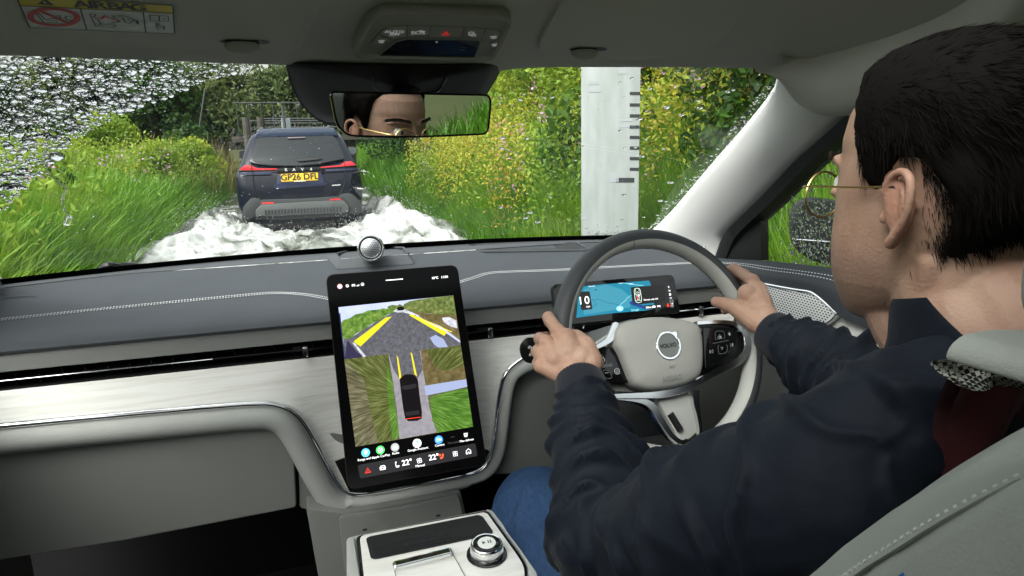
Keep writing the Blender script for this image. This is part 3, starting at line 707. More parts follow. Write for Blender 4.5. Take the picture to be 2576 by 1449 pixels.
panel('bumper_corner', ((1360, 950), (1400, 910), (1500, 900), (1560, 930), (1640, 1010), (1655, 1150), (1600, 1165), (1500, 1160), (1490, 1060), (1410, 985)), clad_m, 0.06, Y=10.88, thick=0.12, bev=0.02)
panel('bumper', ((370, 1000), (400, 985), (900, 970), (1360, 940), (1430, 980), (1495, 1060), (1500, 1165), (1450, 1190), (620, 1235), (320, 1230), (315, 1110), (380, 1040)), clad_m, 0.05, Y=10.86, thick=0.14, bev=0.012)
panel('skid_plate', ((318, 1112), (395, 1045), (900, 1015), (1412, 988), (1485, 1050), (1492, 1125), (1440, 1145), (640, 1185), (322, 1192)), silver_m, 0.10, Y=10.86, thick=0.08, bev=0.012)
for k in range(24):
    px = 440 + k * 41; py = 1150 - (px - 440) * 0.043
    a = cp_((px, py - 38), 10.752); b = cp_((px, py + 18), 10.752)
    MB().tube([a, b], 0.012, 5).build('skid_rib', clad_m, CAR)
panel('reflector', ((388, 1036), (402, 1022), (545, 1016), (546, 1030)), refl_m, 0.095, Y=10.86)
panel('reflector', ((1242, 990), (1262, 976), (1378, 968), (1392, 982)), refl_m, 0.095, Y=10.86)
for px, in ((100,), (1665,)):
    pass
tyre_m = mat('wet_tyre', (0.012, 0.012, 0.013), 0.5)
for sx in (-1, 1):
    for yy in (11.75, 14.45):
        c = Vector((CX + sx * 0.78, yy, 0.37)); R3 = Matrix.Rotation(pi / 2, 3, 'Y')
        ringsw = [[c + Vector((dx, r * cos(2 * pi * k / 32), r * sin(2 * pi * k / 32))) for k in range(32)] for dx, r in ((-0.115, 0.25), (-0.115, 0.34), (-0.09, 0.372), (0.09, 0.372), (0.115, 0.34), (0.115, 0.25))]
        wh = MB().loft(ringsw).build('wheel', tyre_m, CAR, smooth=40)
        MB().loft([[c + Vector((dx, r * cos(2 * pi * k / 24), r * sin(2 * pi * k / 24))) for k in range(24)] for dx, r in ((-0.118, 0.24), (-0.10, 0.08), (0.10, 0.08), (0.118, 0.24))]).build('rim', silver_m, wh)
    MB().box((CX + sx * 0.80, 11.75, 0.55), (0.22, 1.0, 0.5)).build('wheel_arch', clad_m, CAR, bevel=0.08, bseg=3)
mshell = mat('mirror_shell_black', (0.02, 0.02, 0.022), 0.3)
for q, in ((((108, 375), (130, 358), (225, 360), (232, 385), (215, 455), (195, 472), (115, 462)),), (((1462, 345), (1490, 318), (1560, 318), (1602, 350), (1595, 400), (1550, 422), (1490, 418)),)):
    pts = round_poly([cp_(p, 13.55) for p in q], 0.03); c1 = sum(pts, Vector()) / len(pts)
    dm = MB().prism(pts, (0, 0.14, 0)).build('door_mirror', mshell, CAR, bevel=0.015)
    MB().poly([c1 + (p - c1) * 0.86 + Vector((0, -0.004, 0)) for p in pts]).build('mirror_glass', mat('mirror_reflection_tone', (0.10, 0.125, 0.13) if q[0][0] > 900 else (0.03, 0.036, 0.038), 0.15), dm)  # pale right and dark left colours stand for what each mirror reflects
for p in ((395, 92), (1238, 70)):
    c1 = cp_(p, 11.5); MB().box(c1 + Vector((0, 0.9, 0.0)), (0.05, 1.9, 0.05)).build('roof_rail', silver_m, CAR, bevel=0.015)
c1 = cp_((820, 100), 11.75); MB().prism([c1 + Vector((-0.018, 0, 0)), c1 + Vector((0.018, 0, 0)), c1 + Vector((0.008, 0.05, 0.11)), c1 + Vector((-0.008, 0.05, 0.11))], (0, 0.12, -0.01)).build('antenna', black_m, CAR, bevel=0.005)
for q in (((262, 505), (268, 600), (275, 660), (300, 860), (380, 985)), ((1428, 470), (1438, 560), (1445, 640), (1430, 800), (1370, 930))):
    MB().tube([cp_(p, 10.845) for p in q], 0.006, 5).build('panel_gap', black_m, CAR)
for sx in (-1, 1):
    MB().poly([(CX + sx * (0.842), 11.5, 1.2), (CX + sx * 0.845, 14.0, 1.17), (CX + sx * 0.75, 13.4, 1.5), (CX + sx * 0.735, 11.75, 1.52)]).build('side_window', dglass_m, CAR)
MB().tube([cp_((620, 1240), 11.2), cp_((1450, 1190), 11.2)], 0.05, 8).build('exhaust_beam', clad_m, CAR)
# ================================================================== CABIN
# ---- windscreen surface
def ws_y(x, z, off=0.0): return 1.05 + (1.535 - z) * 1.865 - 0.28 * x * x + off
def on_ws(px, py, off=0.0):
    r = ray(px, py); lo, hi = 0.4, 4.0
    for _ in range(50):
        t = (lo + hi) / 2; p = CAM_POS + r * t
        if p[1] < ws_y(p[0], p[2], off): lo = t
        else: hi = t
    return Vector(CAM_POS + r * lo)

rows = []
for i in range(25):
    z = 1.60 - 0.47 * i / 24
    rows.append([(x, ws_y(x, z), z) for x in np.linspace(-0.82, 0.82, 33)])
MB().grid(rows).build('windscreen', glass_m, None)
tag(bpy.data.objects['windscreen'], 'large raked windscreen glass between the dashboard and the roof lining, wet with rain', 'windscreen')
WS = bpy.data.objects['windscreen']

# ---- headliner
hp = [on_ws(*p) for p in ((0, 140), (180, 145), (360, 151), (540, 158), (720, 164), (800, 172), (880, 179), (1000, 185), (1120, 187), (1230, 184), (1270, 177), (1310, 172), (1400, 169), (1550, 169), (1700, 169), (1850, 171), (1930, 173), (1962, 178))]
lf = [Vector((-p.x, p.y, p.z)) for p in (on_ws(1850, 171), on_ws(1930, 173), on_ws(1962, 178))]
hp = [lf[2] + Vector((-0.12, -0.05, -0.03)), lf[2], lf[1], lf[0]] + [p for p in hp if p.x > lf[0].x + 0.03]
hp = smooth_path(hp, 4)
def ceil_z(x, y):
    z = 1.548 + (1.0 - y) * 0.20 if y > 0.8 else 1.588 + (0.8 - y) * 0.075 if y > 0.1 else 1.6405 if y > -0.8 else 1.6405 - (-0.8 - y) * 0.1
    k = max(0.0, abs(x) - 0.34)
    return z - 0.9 * k * k
rows = [[p + Vector((0, 0.03, 0.03)) for p in hp], [p + Vector((0, 0.006, 0.006)) for p in hp], hp, [p + Vector((0, -0.012, 0.0005)) for p in hp], [p + Vector((0, -0.03, 0.006)) for p in hp]]
for y in (0.93, 0.87, 0.8, 0.735):
    rows.append([Vector((p.x, min(y, p.y - 0.04), ceil_z(p.x, min(y, p.y - 0.04)) if y < 0.9 else max(p.z + 0.012, min(ceil_z(p.x, y), p.z + 0.03)))) for p in hp])
hl = MB().grid(rows)
# roof behind the glass panel opening: strips at both sides and across the back
for x0, x1 in ((-0.70, -0.54), (0.44, 0.70)):
    hl.grid([[(x, y, ceil_z(x, y)) for x in np.linspace(x0, x1, 7)] for y in np.linspace(0.735, -1.5, 12)])
hl.grid([[(x, y, ceil_z(x, y)) for x in np.linspace(-0.54, 0.44, 5)] for y in (0.17, -0.4, -1.0, -1.5)])
# corner lobes that run down over the tops of the windscreen pillars
lo = [(1945, 174, .925), (1966, 200, .925), (1985, 235, .915), (2010, 262, .90), (2060, 284, .87), (2130, 285, .83), (2260, 262, .76), (2400, 210, .68), (2520, 120, .60), (2600, 40, .54)]
up = [(1900, 172, .93), (1960, 165, .90), (2000, 150, .885), (2040, 135, .87), (2090, 110, .84), (2160, 80, .80), (2260, 30, .73), (2380, -40, .65), (2480, -100, .58), (2560, -160, .5)]
A = smooth_path([at(a, b, Y=c) for a, b, c in lo], 4); B = smooth_path([at(a, b, Y=c) for a, b, c in up], 4)
for sgn in (1, -1):
    hl.grid([[Vector((sgn * (b.x * (1 - t) + a.x * t - 0.02 * sin(pi * t)), b.y * (1 - t) + a.y * t - 0.012 * sin(pi * t), b.z * (1 - t) + a.z * t - 0.006 * sin(pi * t))) for a, b in zip(A, B)] for t in np.linspace(0, 1, 7)])
    hl.grid([[Vector((sgn * (a.x + d), a.y + d * 0.6, a.z + e)) for a in A] for d, e in ((0, 0), (0.012, -0.003), (0.03, 0.01))])
HL = hl.build('ceiling', headliner_m, None)
tag(HL, kind='structure')
# roof skin and unseen sunroof glass, its opening sized to let light onto the dashboard
RF = MB()
for x0, x1, y0, y1 in ((-0.75, -0.55, 0.95, -1.6), (0.45, 0.75, 0.95, -1.6), (-0.55, 0.45, 0.95, 0.73), (-0.55, 0.45, 0.17, -1.6)): RF.grid([[(x, y, 1.70 - 0.10 * x * x) for x in (x0, x1)] for y in (y0, y1)])
RF.build('roof', black_m, None); tag(bpy.data.objects['roof'], kind='structure')
dk_glass = glass_mat('dark_roof_glass', (0.62, 0.66, 0.64))
MB().grid([[(x, y, 1.695) for x in (-0.56, 0.46)] for y in (0.74, 0.16)]).build('roof_glass', dk_glass, None)
tag(bpy.data.objects['roof_glass'], 'unseen dark tinted glass roof panel, its opening sized to light the dashboard', 'sunroof')

# ---- cabin walls (mostly outside the picture, seen in the mirror)
def sidex(z): return 0.735 - max(0.0, z - 1.18) * 0.24
for sg, nm in ((-1, 'wall_left'), (1, 'wall_right')):
    m = MB()
    for z0, z1, y0, y1 in ((0.35, 1.17, -1.7, 0.32), (1.17, 1.62, -0.02, 0.13), (1.17, 1.62, -1.7, -0.95), (1.54, 1.64, -0.95, 0.5)):
        m.grid([[(sg * sidex(z), y, z) for y in (y0, y1)] for z in np.linspace(z0, z1, 5)])
    o = m.build(nm, pale_plastic_m if sg > 0 else lowgrey_m, None); tag(o, kind='structure')
MB().grid([[(x, -1.7, z) for x in (-0.75, 0.75)] for z in (0.35, 1.15)]).grid([[(x, -1.7, z) for x in (-0.75, 0.75)] for z in (1.5, 1.7)]).build('wall_back', lowgrey_m, None)
tag(bpy.data.objects['wall_back'], kind='structure')
MB().grid([[(x, y, 0.42) for x in (-0.8, 0.8)] for y in (-1.7, 1.6)]).grid([[(x, 1.58, z) for x in (-0.85, 0.85)] for z in (0.4, 1.14)]).build('floor', dark_m, None)
tag(bpy.data.objects['floor'], kind='structure')

for nm, y0, y1, m_ in (('door_frame', -0.13, -0.022, black_m), ('pillar_cover', 0.004, 0.05, pillar_m), ('belt_guide', 0.132, 0.165, black_m)):
    zz0, zz1 = 1.165, 1.56
    MB().grid([[(sidex(z) - 0.012 * k, y, z) for y in np.linspace(y0, y1, 3)] for k, z in ((0, zz0), (1, zz0), (1, (zz0 + zz1) / 2), (1, zz1), (0, zz1))]).build(nm, m_, bpy.data.objects['wall_right'])
# ---- pillars
Lp = [(1955, 165), (1962, 190), (1952, 228), (1925, 268), (1870, 335), (1790, 425), (1700, 530), (1655, 577), (1632, 598), (1600, 640)]
Rp = [(2240, 190), (2170, 250), (2092, 322), (2040, 368), (1990, 412), (1910, 498), (1834, 573), (1815, 600), (1800, 640), (1790, 700)]
def pill(px, py):                                        # the line where the pillar trim meets the door seal
    p = at(px, py, X=0.70)
    for _ in range(8): p = at(px, py, X=0.725 - 0.24 * max(0, p.z - 1.18))
    return p
def resample(pts, n):
    P = smooth_path(pts, 10); d = [0]
    for a, b in zip(P, P[1:]): d.append(d[-1] + (b - a).length)
    o = []
    for i in range(n):
        t = d[-1] * i / (n - 1); k = min(len(P) - 2, max(0, int(np.searchsorted(d, t)) - 1)); f = (t - d[k]) / max(1e-9, d[k + 1] - d[k])
        o.append(P[k].lerp(P[k + 1], f))
    return o
La = resample([on_ws(*p, off=-0.006) for p in Lp], 24); Ra = resample([pill(*p) for p in Rp], 24)
for sg in (1, -1):
    pm = MB(); rows = []
    for l, r in zip(La, Ra):
        row = [l + Vector((0.02, 0.03, 0.01)), l + Vector((0.004, 0.008, 0))]
        for t in np.linspace(0, 1, 9):
            b = sin(pi * t) ** 0.8 * 0.022
            row.append(l.lerp(r, t) + Vector((-0.75, -0.65, 0.1)) * b)
        row += [r + Vector((0.01, 0.004, 0))]
        rows.append([Vector((sg * p.x - (0.05 if sg < 0 else 0), p.y, p.z)) for p in row])
    t = thing('windscreen_pillar', 'pale sloping windscreen pillar trim on the driver side, right of the steering wheel' if sg > 0 else 'pale windscreen pillar trim at the passenger side, left edge of the dashboard', 'pillar trim', (sg * 0.68, 1.35, 1.2), 'windscreen pillars')
    pm.grid(rows).build('trim_panel', pillar_m, t, smooth=60)
    if sg > 0:
        # air slot low on the pillar
        ctr = [at(*p, Y=1.33) for p in ((1777, 632), (1815, 628), (1824, 577), (1797, 575))]
        zq = zz(1500, 0, 1.811)
        slot = [zq(*p) for p in ((1252, 1418), (1318, 1412), (1398, 1290), (1328, 1296))]
        sp = Plane(La[19].lerp(Ra[19], 0.62) + Vector((-0.75, -0.65, 0.1)) * 0.0245, Vector((-0.66, -0.72, 0.16)), (0.72, -0.66, 0))
        fr = round_poly([sp.at(*p, 0.004) for p in slot], 0.008)
        MB().prism(fr, sp.n * -0.006).build('vent_frame', pillar_m, t, bevel=0.0015)
        c = sum(fr, Vector()) / len(fr)
        MB().poly([c + (p - c) * 0.84 + sp.n * 0.0006 for p in fr]).build('vent_recess', black_m, t)
        for k in range(7):
            a = Vector(sp.at(*[slot[0][j] + (slot[3][j] - slot[0][j]) * (k + 0.9) / 8.2 for j in (0, 1)], 0.003)); b = Vector(sp.at(*[slot[1][j] + (slot[2][j] - slot[1][j]) * (k + 0.9) / 8.2 for j in (0, 1)], 0.003))
            d = (b - a)
            MB().tube([a + d * 0.1, b - d * 0.1], 0.0021, 6).build('slat', pillar_m, t)
        # embossed airbag mark
        e = Plane(La[5].lerp(Ra[5], 0.25) + Vector((-0.75, -0.65, 0.1)) * 0.018, Vector((-0.72, -0.60, 0.35)), (0.62, -0.7, 0.1))
# black seals beside the pillar (door frame)
DD = thing('driver_door', 'driver door with rain-spotted window, charcoal upper pad and white perforated speaker panel', 'door', (0.74, 0.7, 0.5))
seal = MB(); rows = []
for r in Ra:
    rows.append([r + Vector((-0.002, -0.004, 0)), r + Vector((-0.010, -0.02, 0.004)), r + Vector((-0.006, -0.05, 0.0)), r + Vector((0.03, -0.056, 0))])
seal.grid(rows).build('window_seal', black_m, DD, smooth=50)
# sail panel in the front corner of the window
dw = lambda px, py, x=0.722: at(px, py, X=x)
MB().prism([dw(*p) for p in ((1795, 650), (1846, 560), (1905, 512), (1913, 518), (1914, 655), (1850, 662))], (0.02, 0, 0)).build('sail_panel', black_m, DD, bevel=0.003)
rows = [[(sidex(z) + 0.008, y, z) for y in (1.35, 1.2, 1.0, 0.8, 0.6, 0.4, 0.13)] for z in np.linspace(1.12, 1.56, 6)]
MB().grid(rows).build('window_glass', glass_m, DD)
rows = [[(-sidex(z) - 0.008, y, z) for y in (1.35, 0.7, 0.13)] for z in (1.12, 1.56)]
PDr = thing('passenger_door', 'passenger door with side window, at the left edge beyond the dashboard', 'door', (-0.74, 0.7, 0.5))
MB().grid(rows).build('window_glass', glass_m, PDr)
MB().grid([[(-0.735, y, z) for y in (0.3, 1.45)] for z in (0.42, 1.175)]).build('door_card', lowgrey_m, PDr)
for sg in (1, -1):
    rows = [[(sg * (sidex(z) + 0.008), y, z) for y in (-0.95, -0.02)] for z in (1.12, 1.56)]
    o = MB().grid(rows).build('rear_window', glass_m, None)
    tag(o, 'rear side window on the driver side, seen in the mirror' if sg > 0 else 'rear side window behind the passenger seat', 'window')

# ---- door card: charcoal upper pad, speaker panel, white wood
belt = [dw(*p, x=0.715) for p in ((1790, 648), (1850, 652), (1914, 655), (2000, 664), (2085, 674), (2200, 690), (2500, 735))]
belt = smooth_path(belt, 5)
low = smooth_path([at(px, py, X=0.672) for px, py in ((1770, 665), (1840, 676), (1915, 712), (1990, 724), (2040, 738), (2075, 762), (2108, 792), (2150, 815), (2225, 832), (2350, 850))], 6)
low = resample(low[::6] + [low[-1]], len(belt)); blt = resample(belt[::5] + [belt[-1]], len(belt))
rows = [[p + Vector((0.03, 0, -0.004)) for p in blt], blt, [p + Vector((-0.012, 0, 0.001)) for p in blt]]
for t in (0.15, 0.35, 0.6, 0.85, 1.0):
    rows.append([(b + Vector((-0.02, 0, -0.004))).lerp(l, t) + Vector((-0.012 * sin(pi * min(1, t * 1.1)), 0, 0)) for b, l in zip(blt, low)])
rows.append([l + Vector((0.03, 0, -0.002)) for l in low])
MB().grid(rows).build('upper_pad', dash_m, DD, smooth=60)
st = MB()
for off in (0.10, 0.22):
    L = [((b + Vector((-0.02, 0, -0.004))).lerp(l, off) + Vector((-0.012 * sin(pi * off) - 0.001, 0, 0))) for b, l in zip(blt, low)]
    L = resample(L, 170)
    for i in range(0, 168, 2): st.tube([L[i], L[i].lerp(L[i + 1], 0.9)], 0.0009, 4)
tag(st.build('stitching', thread_m, DD), kind='stuff')
MB().grid([[(0.72, y, z) for y in (0.2, 1.5)] for z in (0.42, 1.14)]).build('lower_panel', lowgrey_m, DD)
gz = zz(2200, 700, 2.415)
gp = [gz(*p) for p in ((330, 425), (390, 437), (560, 470), (700, 495), (800, 510), (850, 535), (920, 592), (985, 655), (1005, 680), (960, 730), (880, 780), (800, 800), (700, 795), (600, 775), (300, 700))]
GP = Plane((0.668, 0.95, 1.12), (-1, -0.05, 0.10), (0, -1, 0))
out = smooth_path([GP.at(*p) for p in gp], 4, closed=True)
grille_m = mat('perforated_white_metal', (0.82, 0.83, 0.83), 0.45)
MB().prism(out, GP.n * -0.012).build('speaker_grille', grille_m, DD, bevel=0.003)
hm = MB(); gu = [GP.uv(p) for p in out]
cu = sum(a for a, b in gu) / len(gu); cv = sum(b for a, b in gu) / len(gu)
inner = [(cu + (a - cu) * 0.93, cv + (b - cv) * 0.90) for a, b in gu]
def inside(x, y, P):
    c = False; j = len(P) - 1
    for i in range(len(P)):
        if (P[i][1] > y) != (P[j][1] > y) and x < (P[j][0] - P[i][0]) * (y - P[i][1]) / (P[j][1] - P[i][1]) + P[i][0]: c = not c
        j = i
    return c
a0, a1 = min(a for a, b in inner), max(a for a, b in inner); b0, b1 = min(b for a, b in inner), max(b for a, b in inner)
i = 0; y = b0
while y < b1:
    x = a0 + (0.0035 if i % 2 else 0)
    while x < a1:
        if inside(x, y, inner): hm.disc(GP, GP.P(x, y), 0.0022, 0.0013, 0.0006, 8)
        x += 0.0070
    y += 0.0042; i += 1
tag(hm.build('perforation', black_m, DD, smooth=0), kind='stuff')
rim = [GP.P(a * 1, b, 0.0) for a, b in gu]
MB().tube([p + GP.n * 0.002 for p in rim], 0.0022, 6, closed=True).build('grille_rim', chrome_m, DD)
wp = [gz(*p) for p in ((640, 800), (800, 812), (900, 790), (960, 745), (1020, 690), (1150, 750), (1350, 800), (1600, 840), (1700, 1000), (1180, 968), (1000, 905), (850, 850))]
WPl = Plane((0.672, 0.8, 1.05), (-1, 0, 0.12), (0, -1, 0))
MB().prism([WPl.at(*p, -0.004) for p in wp], WPl.n * -0.012).build('wood_trim', wood_m, DD, bevel=0.003)
cp = [WPl.at(*gz(*p), -0.002) for p in ((830, 855), (1000, 912), (1150, 962), (1185, 975), (1500, 1010))]
MB().tube(smooth_path(cp, 5), 0.003, 6).build('chrome_strip', chrome_m, DD)

# ---- outside mirror
DM = thing('door_mirror', 'black door mirror covered in rain drops outside the driver window', 'door mirror', (0.95, 1.28, 1.2))
mz = zz(2300, 0, 1.449)
ml = Plane((0.95, 1.27, 1.2), (-0.45, -0.9, 0.05), (0.9, -0.45, 0))
ol = round_poly([ml.at(*mz(*p)) for p in ((258, 1000), (285, 925), (340, 892), (420, 900), (560, 930), (580, 1120), (500, 1210), (420, 1205), (330, 1175), (268, 1110))], 0.02)
ctr = sum(ol, Vector()) / len(ol)
rings = []
for t, sc in ((0.0, 0.93), (0.01, 1.0), (0.05, 1.0), (0.09, 0.82), (0.115, 0.5), (0.122, 0.1)):
    rings.append([ctr + (p - ctr) * sc - ml.n * t for p in ol])
mir_m = mat('wet_black_shell', (0.012, 0.013, 0.014), 0.5, spec=0.3, bump=0.5, bscale=120)
MB().loft(rings).build('shell', mir_m, DM, smooth=50)
MB().tube([ctr + Vector((-0.10, 0.03, -0.085)), ctr + Vector((-0.16, 0.02, -0.09)), ctr + Vector((-0.24, 0.02, -0.09))], 0.032, 10, flat=0.6).build('arm', mir_m, DM)
MB().tube([ml.at(*mz(255, 1083), 0.004), ml.at(*mz(420, 1095), 0.004), ml.at(*mz(560, 1100), 0.004)], 0.0015, 4).build('seam', chrome_m, DM)

# ================================================================== DASHBOARD
D = thing('dashboard', 'charcoal and pale grey dashboard with white wood band and chrome line across the cabin', 'dashboard', (0, 1.4, 0.8))
prof = [(1.80, 1.150), (1.70, 1.168), (1.62, 1.1705), (1.60, 1.168), (1.52, 1.155), (1.45, 1.144), (1.40, 1.1375), (1.33, 1.131), (1.27, 1.1275), (1.24, 1.1255), (1.228, 1.122), (1.221, 1.1165), (1.222, 1.112), (1.235, 1.110)]
PY = np.array([p[0] for p in prof[:11]]); PZ = np.array([p[1] for p in prof[:11]])
def pad_z(y): return float(np.interp(y, PY[::-1], PZ[::-1]))
def on_pad(px, py, h=0.0):
    r = ray(px, py); lo, hi = 0.6, 2.6
    for _ in range(50):
        t = (lo + hi) / 2; p = CAM_POS + r * t
        if p[2] > pad_z(p[1]) + h and p[1] < 1.8: lo = t
        else: hi = t
    return Vector(CAM_POS + r * lo)
xs = np.linspace(-0.80, 0.80, 41)
def padrow(x, k):
    y, z = prof[k]
    if k < 2: y = min(y, ws_y(x, z) + (0.02 if k == 0 else -0.012))
    if k == 2: y = min(y, ws_y(x, z) - 0.05)
    if k == 3: y = min(y, ws_y(x, z) - 0.06)
    if k == 4: y = min(y, ws_y(x, z) - 0.085)
    return Vector((x, y, z))
MB().grid([[padrow(x, k) for x in xs] for k in range(4)]).build('rear_shelf', dash2_m, D, smooth=40)
MB().grid([[padrow(x, k) - (Vector((0, 0, 0.0015)) if k == 3 else Vector()) for x in xs] for k in range(3, 14)]).build('upper_pad', dash_m, D, smooth=60)
# black band on the glass along its bottom edge
MB().grid([[Vector((x, ws_y(x, z) - 0.004, z)) for x in xs] for z in (1.150, 1.1755, 1.181)]).build('ceramic_band', fritt_m, WS)
# double row of stitches
def stitches(px, name, gap=0.0042, n=260):
    m = MB(); c = resample([on_pad(*p) for p in px], n); sm = MB()
    for i in range(0, n - 1):
        d = (c[i + 1] - c[i]).normalized(); sd = Vector((-d.y, d.x, 0)).normalized()
        if i % 2 == 0:
            for g in (-gap, gap):
                a = c[i] + sd * g; b = c[i + 1] + sd * g
                a.z = pad_z(a.y) + 0.0008; b.z = pad_z(b.y) + 0.0008
                m.tube([a, a.lerp(b, 1.0)], 0.0010, 4)
    cc = [Vector((p.x, p.y, pad_z(p.y) + 0.0004)) for p in c]
    sm.tube(cc, 0.0012, 4).build('seam', black_m, D)
    tag(m.build(name, thread_m, D), kind='stuff')
stitches([(-60, 812), (0, 805), (200, 784), (400, 764), (600, 745), (690, 738), (760, 741), (825, 752), (880, 765)], 'stitching')
stitches([(1150, 712), (1190, 700), (1230, 688), (1290, 684), (1400, 680), (1600, 669), (1790, 660)], 'stitching')
MB().tube([on_pad(676, 645, 0.001), on_pad(680, 662, 0.001)], 0.0012, 4).build('panel_gap', black_m, D)
MB().tube([on_pad(1130, 612, 0.001), on_pad(1137, 628, 0.001)], 0.0012, 4).build('panel_gap', black_m, D)
text('AIRBAG', on_pad(50, 746, 0.001), (1, 0, 0), (0, 1, -0.15), 0.016, mat('embossed_grey', (0.085, 0.09, 0.098), 0.5), D, bold=0.01)
# instrument tray slot
tr = round_poly([on_pad(*p, h=0.0005) for p in ((1172, 617), (1195, 613), (1450, 610), (1482, 628), (1470, 631), (1215, 634))], 0.012)
tray = MB(); c0 = sum(tr, Vector()) / len(tr)
tray.poly([c0 + (p - c0) * 0.985 + Vector((0, 0, 0.0016)) for p in tr]).build('sensor_slot', black_m, D)
MB().tube([p + Vector((0, 0, 0.001)) for p in tr], 0.0022, 6, closed=True).build('slot_rim', dash2_m, D)

# woven strip, air slot, white wood
MB().grid([[(x, y, z) for x in (-0.80, 0.80)] for y, z in ((1.232, 1.114), (1.226, 1.110), (1.2235, 1.095), (1.2225, 1.0835), (1.228, 1.0815))]).build('woven_strip', weave_m, D)
V = MB().grid([[(x, y, z) for x in (-0.80, 0.80)] for y, z in ((1.228, 1.0815), (1.29, 1.081), (1.29, 1.0545), (1.222, 1.0545))]).build('air_slot', black_m, D)
for x in list(np.arange(-0.79, -0.14, 0.033)) + list(np.arange(0.135, 0.76, 0.033)):
    MB().box((x, 1.262, 1.068), (0.0016, 0.05, 0.025)).build('vane', gloss_m, V)
for x0, x1 in ((-0.80, -0.128), (0.118, 0.80)):
    MB().box(((x0 + x1) / 2, 1.240, 1.0675), (x1 - x0, 0.03, 0.0045)).build('blade', gloss_m, V, bevel=0.0015)
MB().tube([(-0.80, 1.224, 1.0685), (-0.33, 1.224, 1.0685)], 0.0008, 6).build('blade_edge', chrome_m, V)
MB().tube([(0.535, 1.224, 1.0685), (0.80, 1.224, 1.0685)], 0.0013, 6).build('blade_edge', chrome_m, V)
for px, py in ((769, 889), (1231, 823), (1760, 761)):
    p = at(px, py, Y=1.22); p.z = 1.067
    t = MB().box(p, (0.010, 0.018, 0.020)).build('slider', chrome_m, V, bevel=0.003)
    MB().box(p + Vector((-0.012, 0.012, 0.004)), (0.02, 0.006, 0.004)).build('slider_stem', black_m, V)

# white wood fascia bounded below by the chrome line
CH = [(-120, 1084), (0, 1072), (200, 1053), (400, 1035), (560, 1021), (640, 1016), (690, 1018), (735, 1036), (768, 1072), (800, 1128), (830, 1185), (856, 1228), (885, 1244), (930, 1243), (1050, 1222), (1170, 1197), (1215, 1178), (1238, 1140), (1248, 1075), (1256, 1005), (1268, 950), (1292, 918), (1335, 893), (1400, 880), (1700, 838), (2000, 800)]
chp = smooth_path([at(*p, Y=1.182) for p in CH], 6)
top = [(p.x, 1.2195, 1.0535) for p in chp]
MB().grid([[Vector((p.x, 1.2195 - (1.2195 - 1.186) * t, 1.0535 * (1 - t) + p.z * t)) for p in chp] for t in np.linspace(0, 1, 6)]).build('wood_fascia', wood_m, D, smooth=60)
MB().tube([p + Vector((0, 0.0, 0)) for p in chp], 0.0052, 10).build('chrome_line', bright_m, D, smooth=60)
# gloss black foot behind the screen
fz = [(842, 1160), (880, 1238), (930, 1240), (1050, 1219), (1170, 1194), (1212, 1174), (1232, 1135), (1200, 1120), (870, 1150)]
MB().poly([at(*p, Y=1.177) for p in fz]).build('screen_foot', gloss_m, D)
# padded roll under the chrome line
rows = []
for i, p in enumerate(chp):
    a = chp[max(0, i - 1)]; b = chp[min(len(chp) - 1, i + 1)]; d = (b - a).normalized(); q = Vector((d.z, 0, -d.x))
    if q.z > 0 and abs(d.x) > 0.9: q = -q
    w = 0.046
    if 0.10 < p.x < 0.3: w = 0.018 + 0.02 * (p.x - 0.10) / 0.2
    if -0.12 < p.x < 0.10 and p.z < 0.85: w = 0.022
    sec = [(0.002, 0.008), (0.004, 0.0), (0.012, -0.010), (0.024, -0.016), (0.036, -0.014), (0.046, -0.004), (0.050, 0.012), (0.046, 0.05)]
    rows.append([p + q * (s * w / 0.046) + Vector((0, y, 0)) for s, y in sec])
MB().grid(rows).build('padded_roll', pale_m, D, smooth=70)
# glove box door and centre panel
gb = [at(*p, Y=1.19) for p in ((-140, 1150), (0, 1128), (400, 1092), (690, 1064), (735, 1076), (737, 1100), (746, 1277), (300, 1363), (0, 1410), (-150, 1440))]
MB().prism(round_poly(gb, 0.008), (0, 0.05, 0)).build('glovebox', lowgrey_m, D, bevel=0.006, bseg=3)
cpn = [at(*p, Y=1.196) for p in ((749, 1085), (775, 1110), (815, 1190), (850, 1250), (900, 1280), (1060, 1250), (1200, 1215), (1250, 1180), (1262, 1120), (1180, 1270), (1000, 1280), (870, 1300), (756, 1280))]
MB().prism(round_poly([at(*p, Y=1.198) for p in ((748, 1075), (900, 1100), (1230, 1080), (1262, 1140), (1240, 1195), (1150, 1240), (1000, 1268), (868, 1295), (800, 1290), (754, 1278))], 0.006), (0, 0.06, 0)).build('centre_panel', lowgrey_m, D, bevel=0.005, bseg=3)
# knee panel on the driver side and column shroud
MB().prism([at(*p, Y=1.20) for p in ((1262, 960), (1300, 915), (1420, 888), (1900, 850), (1950, 1180), (1400, 1190), (1235, 1195), (1250, 1120))], (0, 0.06, 0)).build('knee_panel', lowgrey_m, D, bevel=0.006)

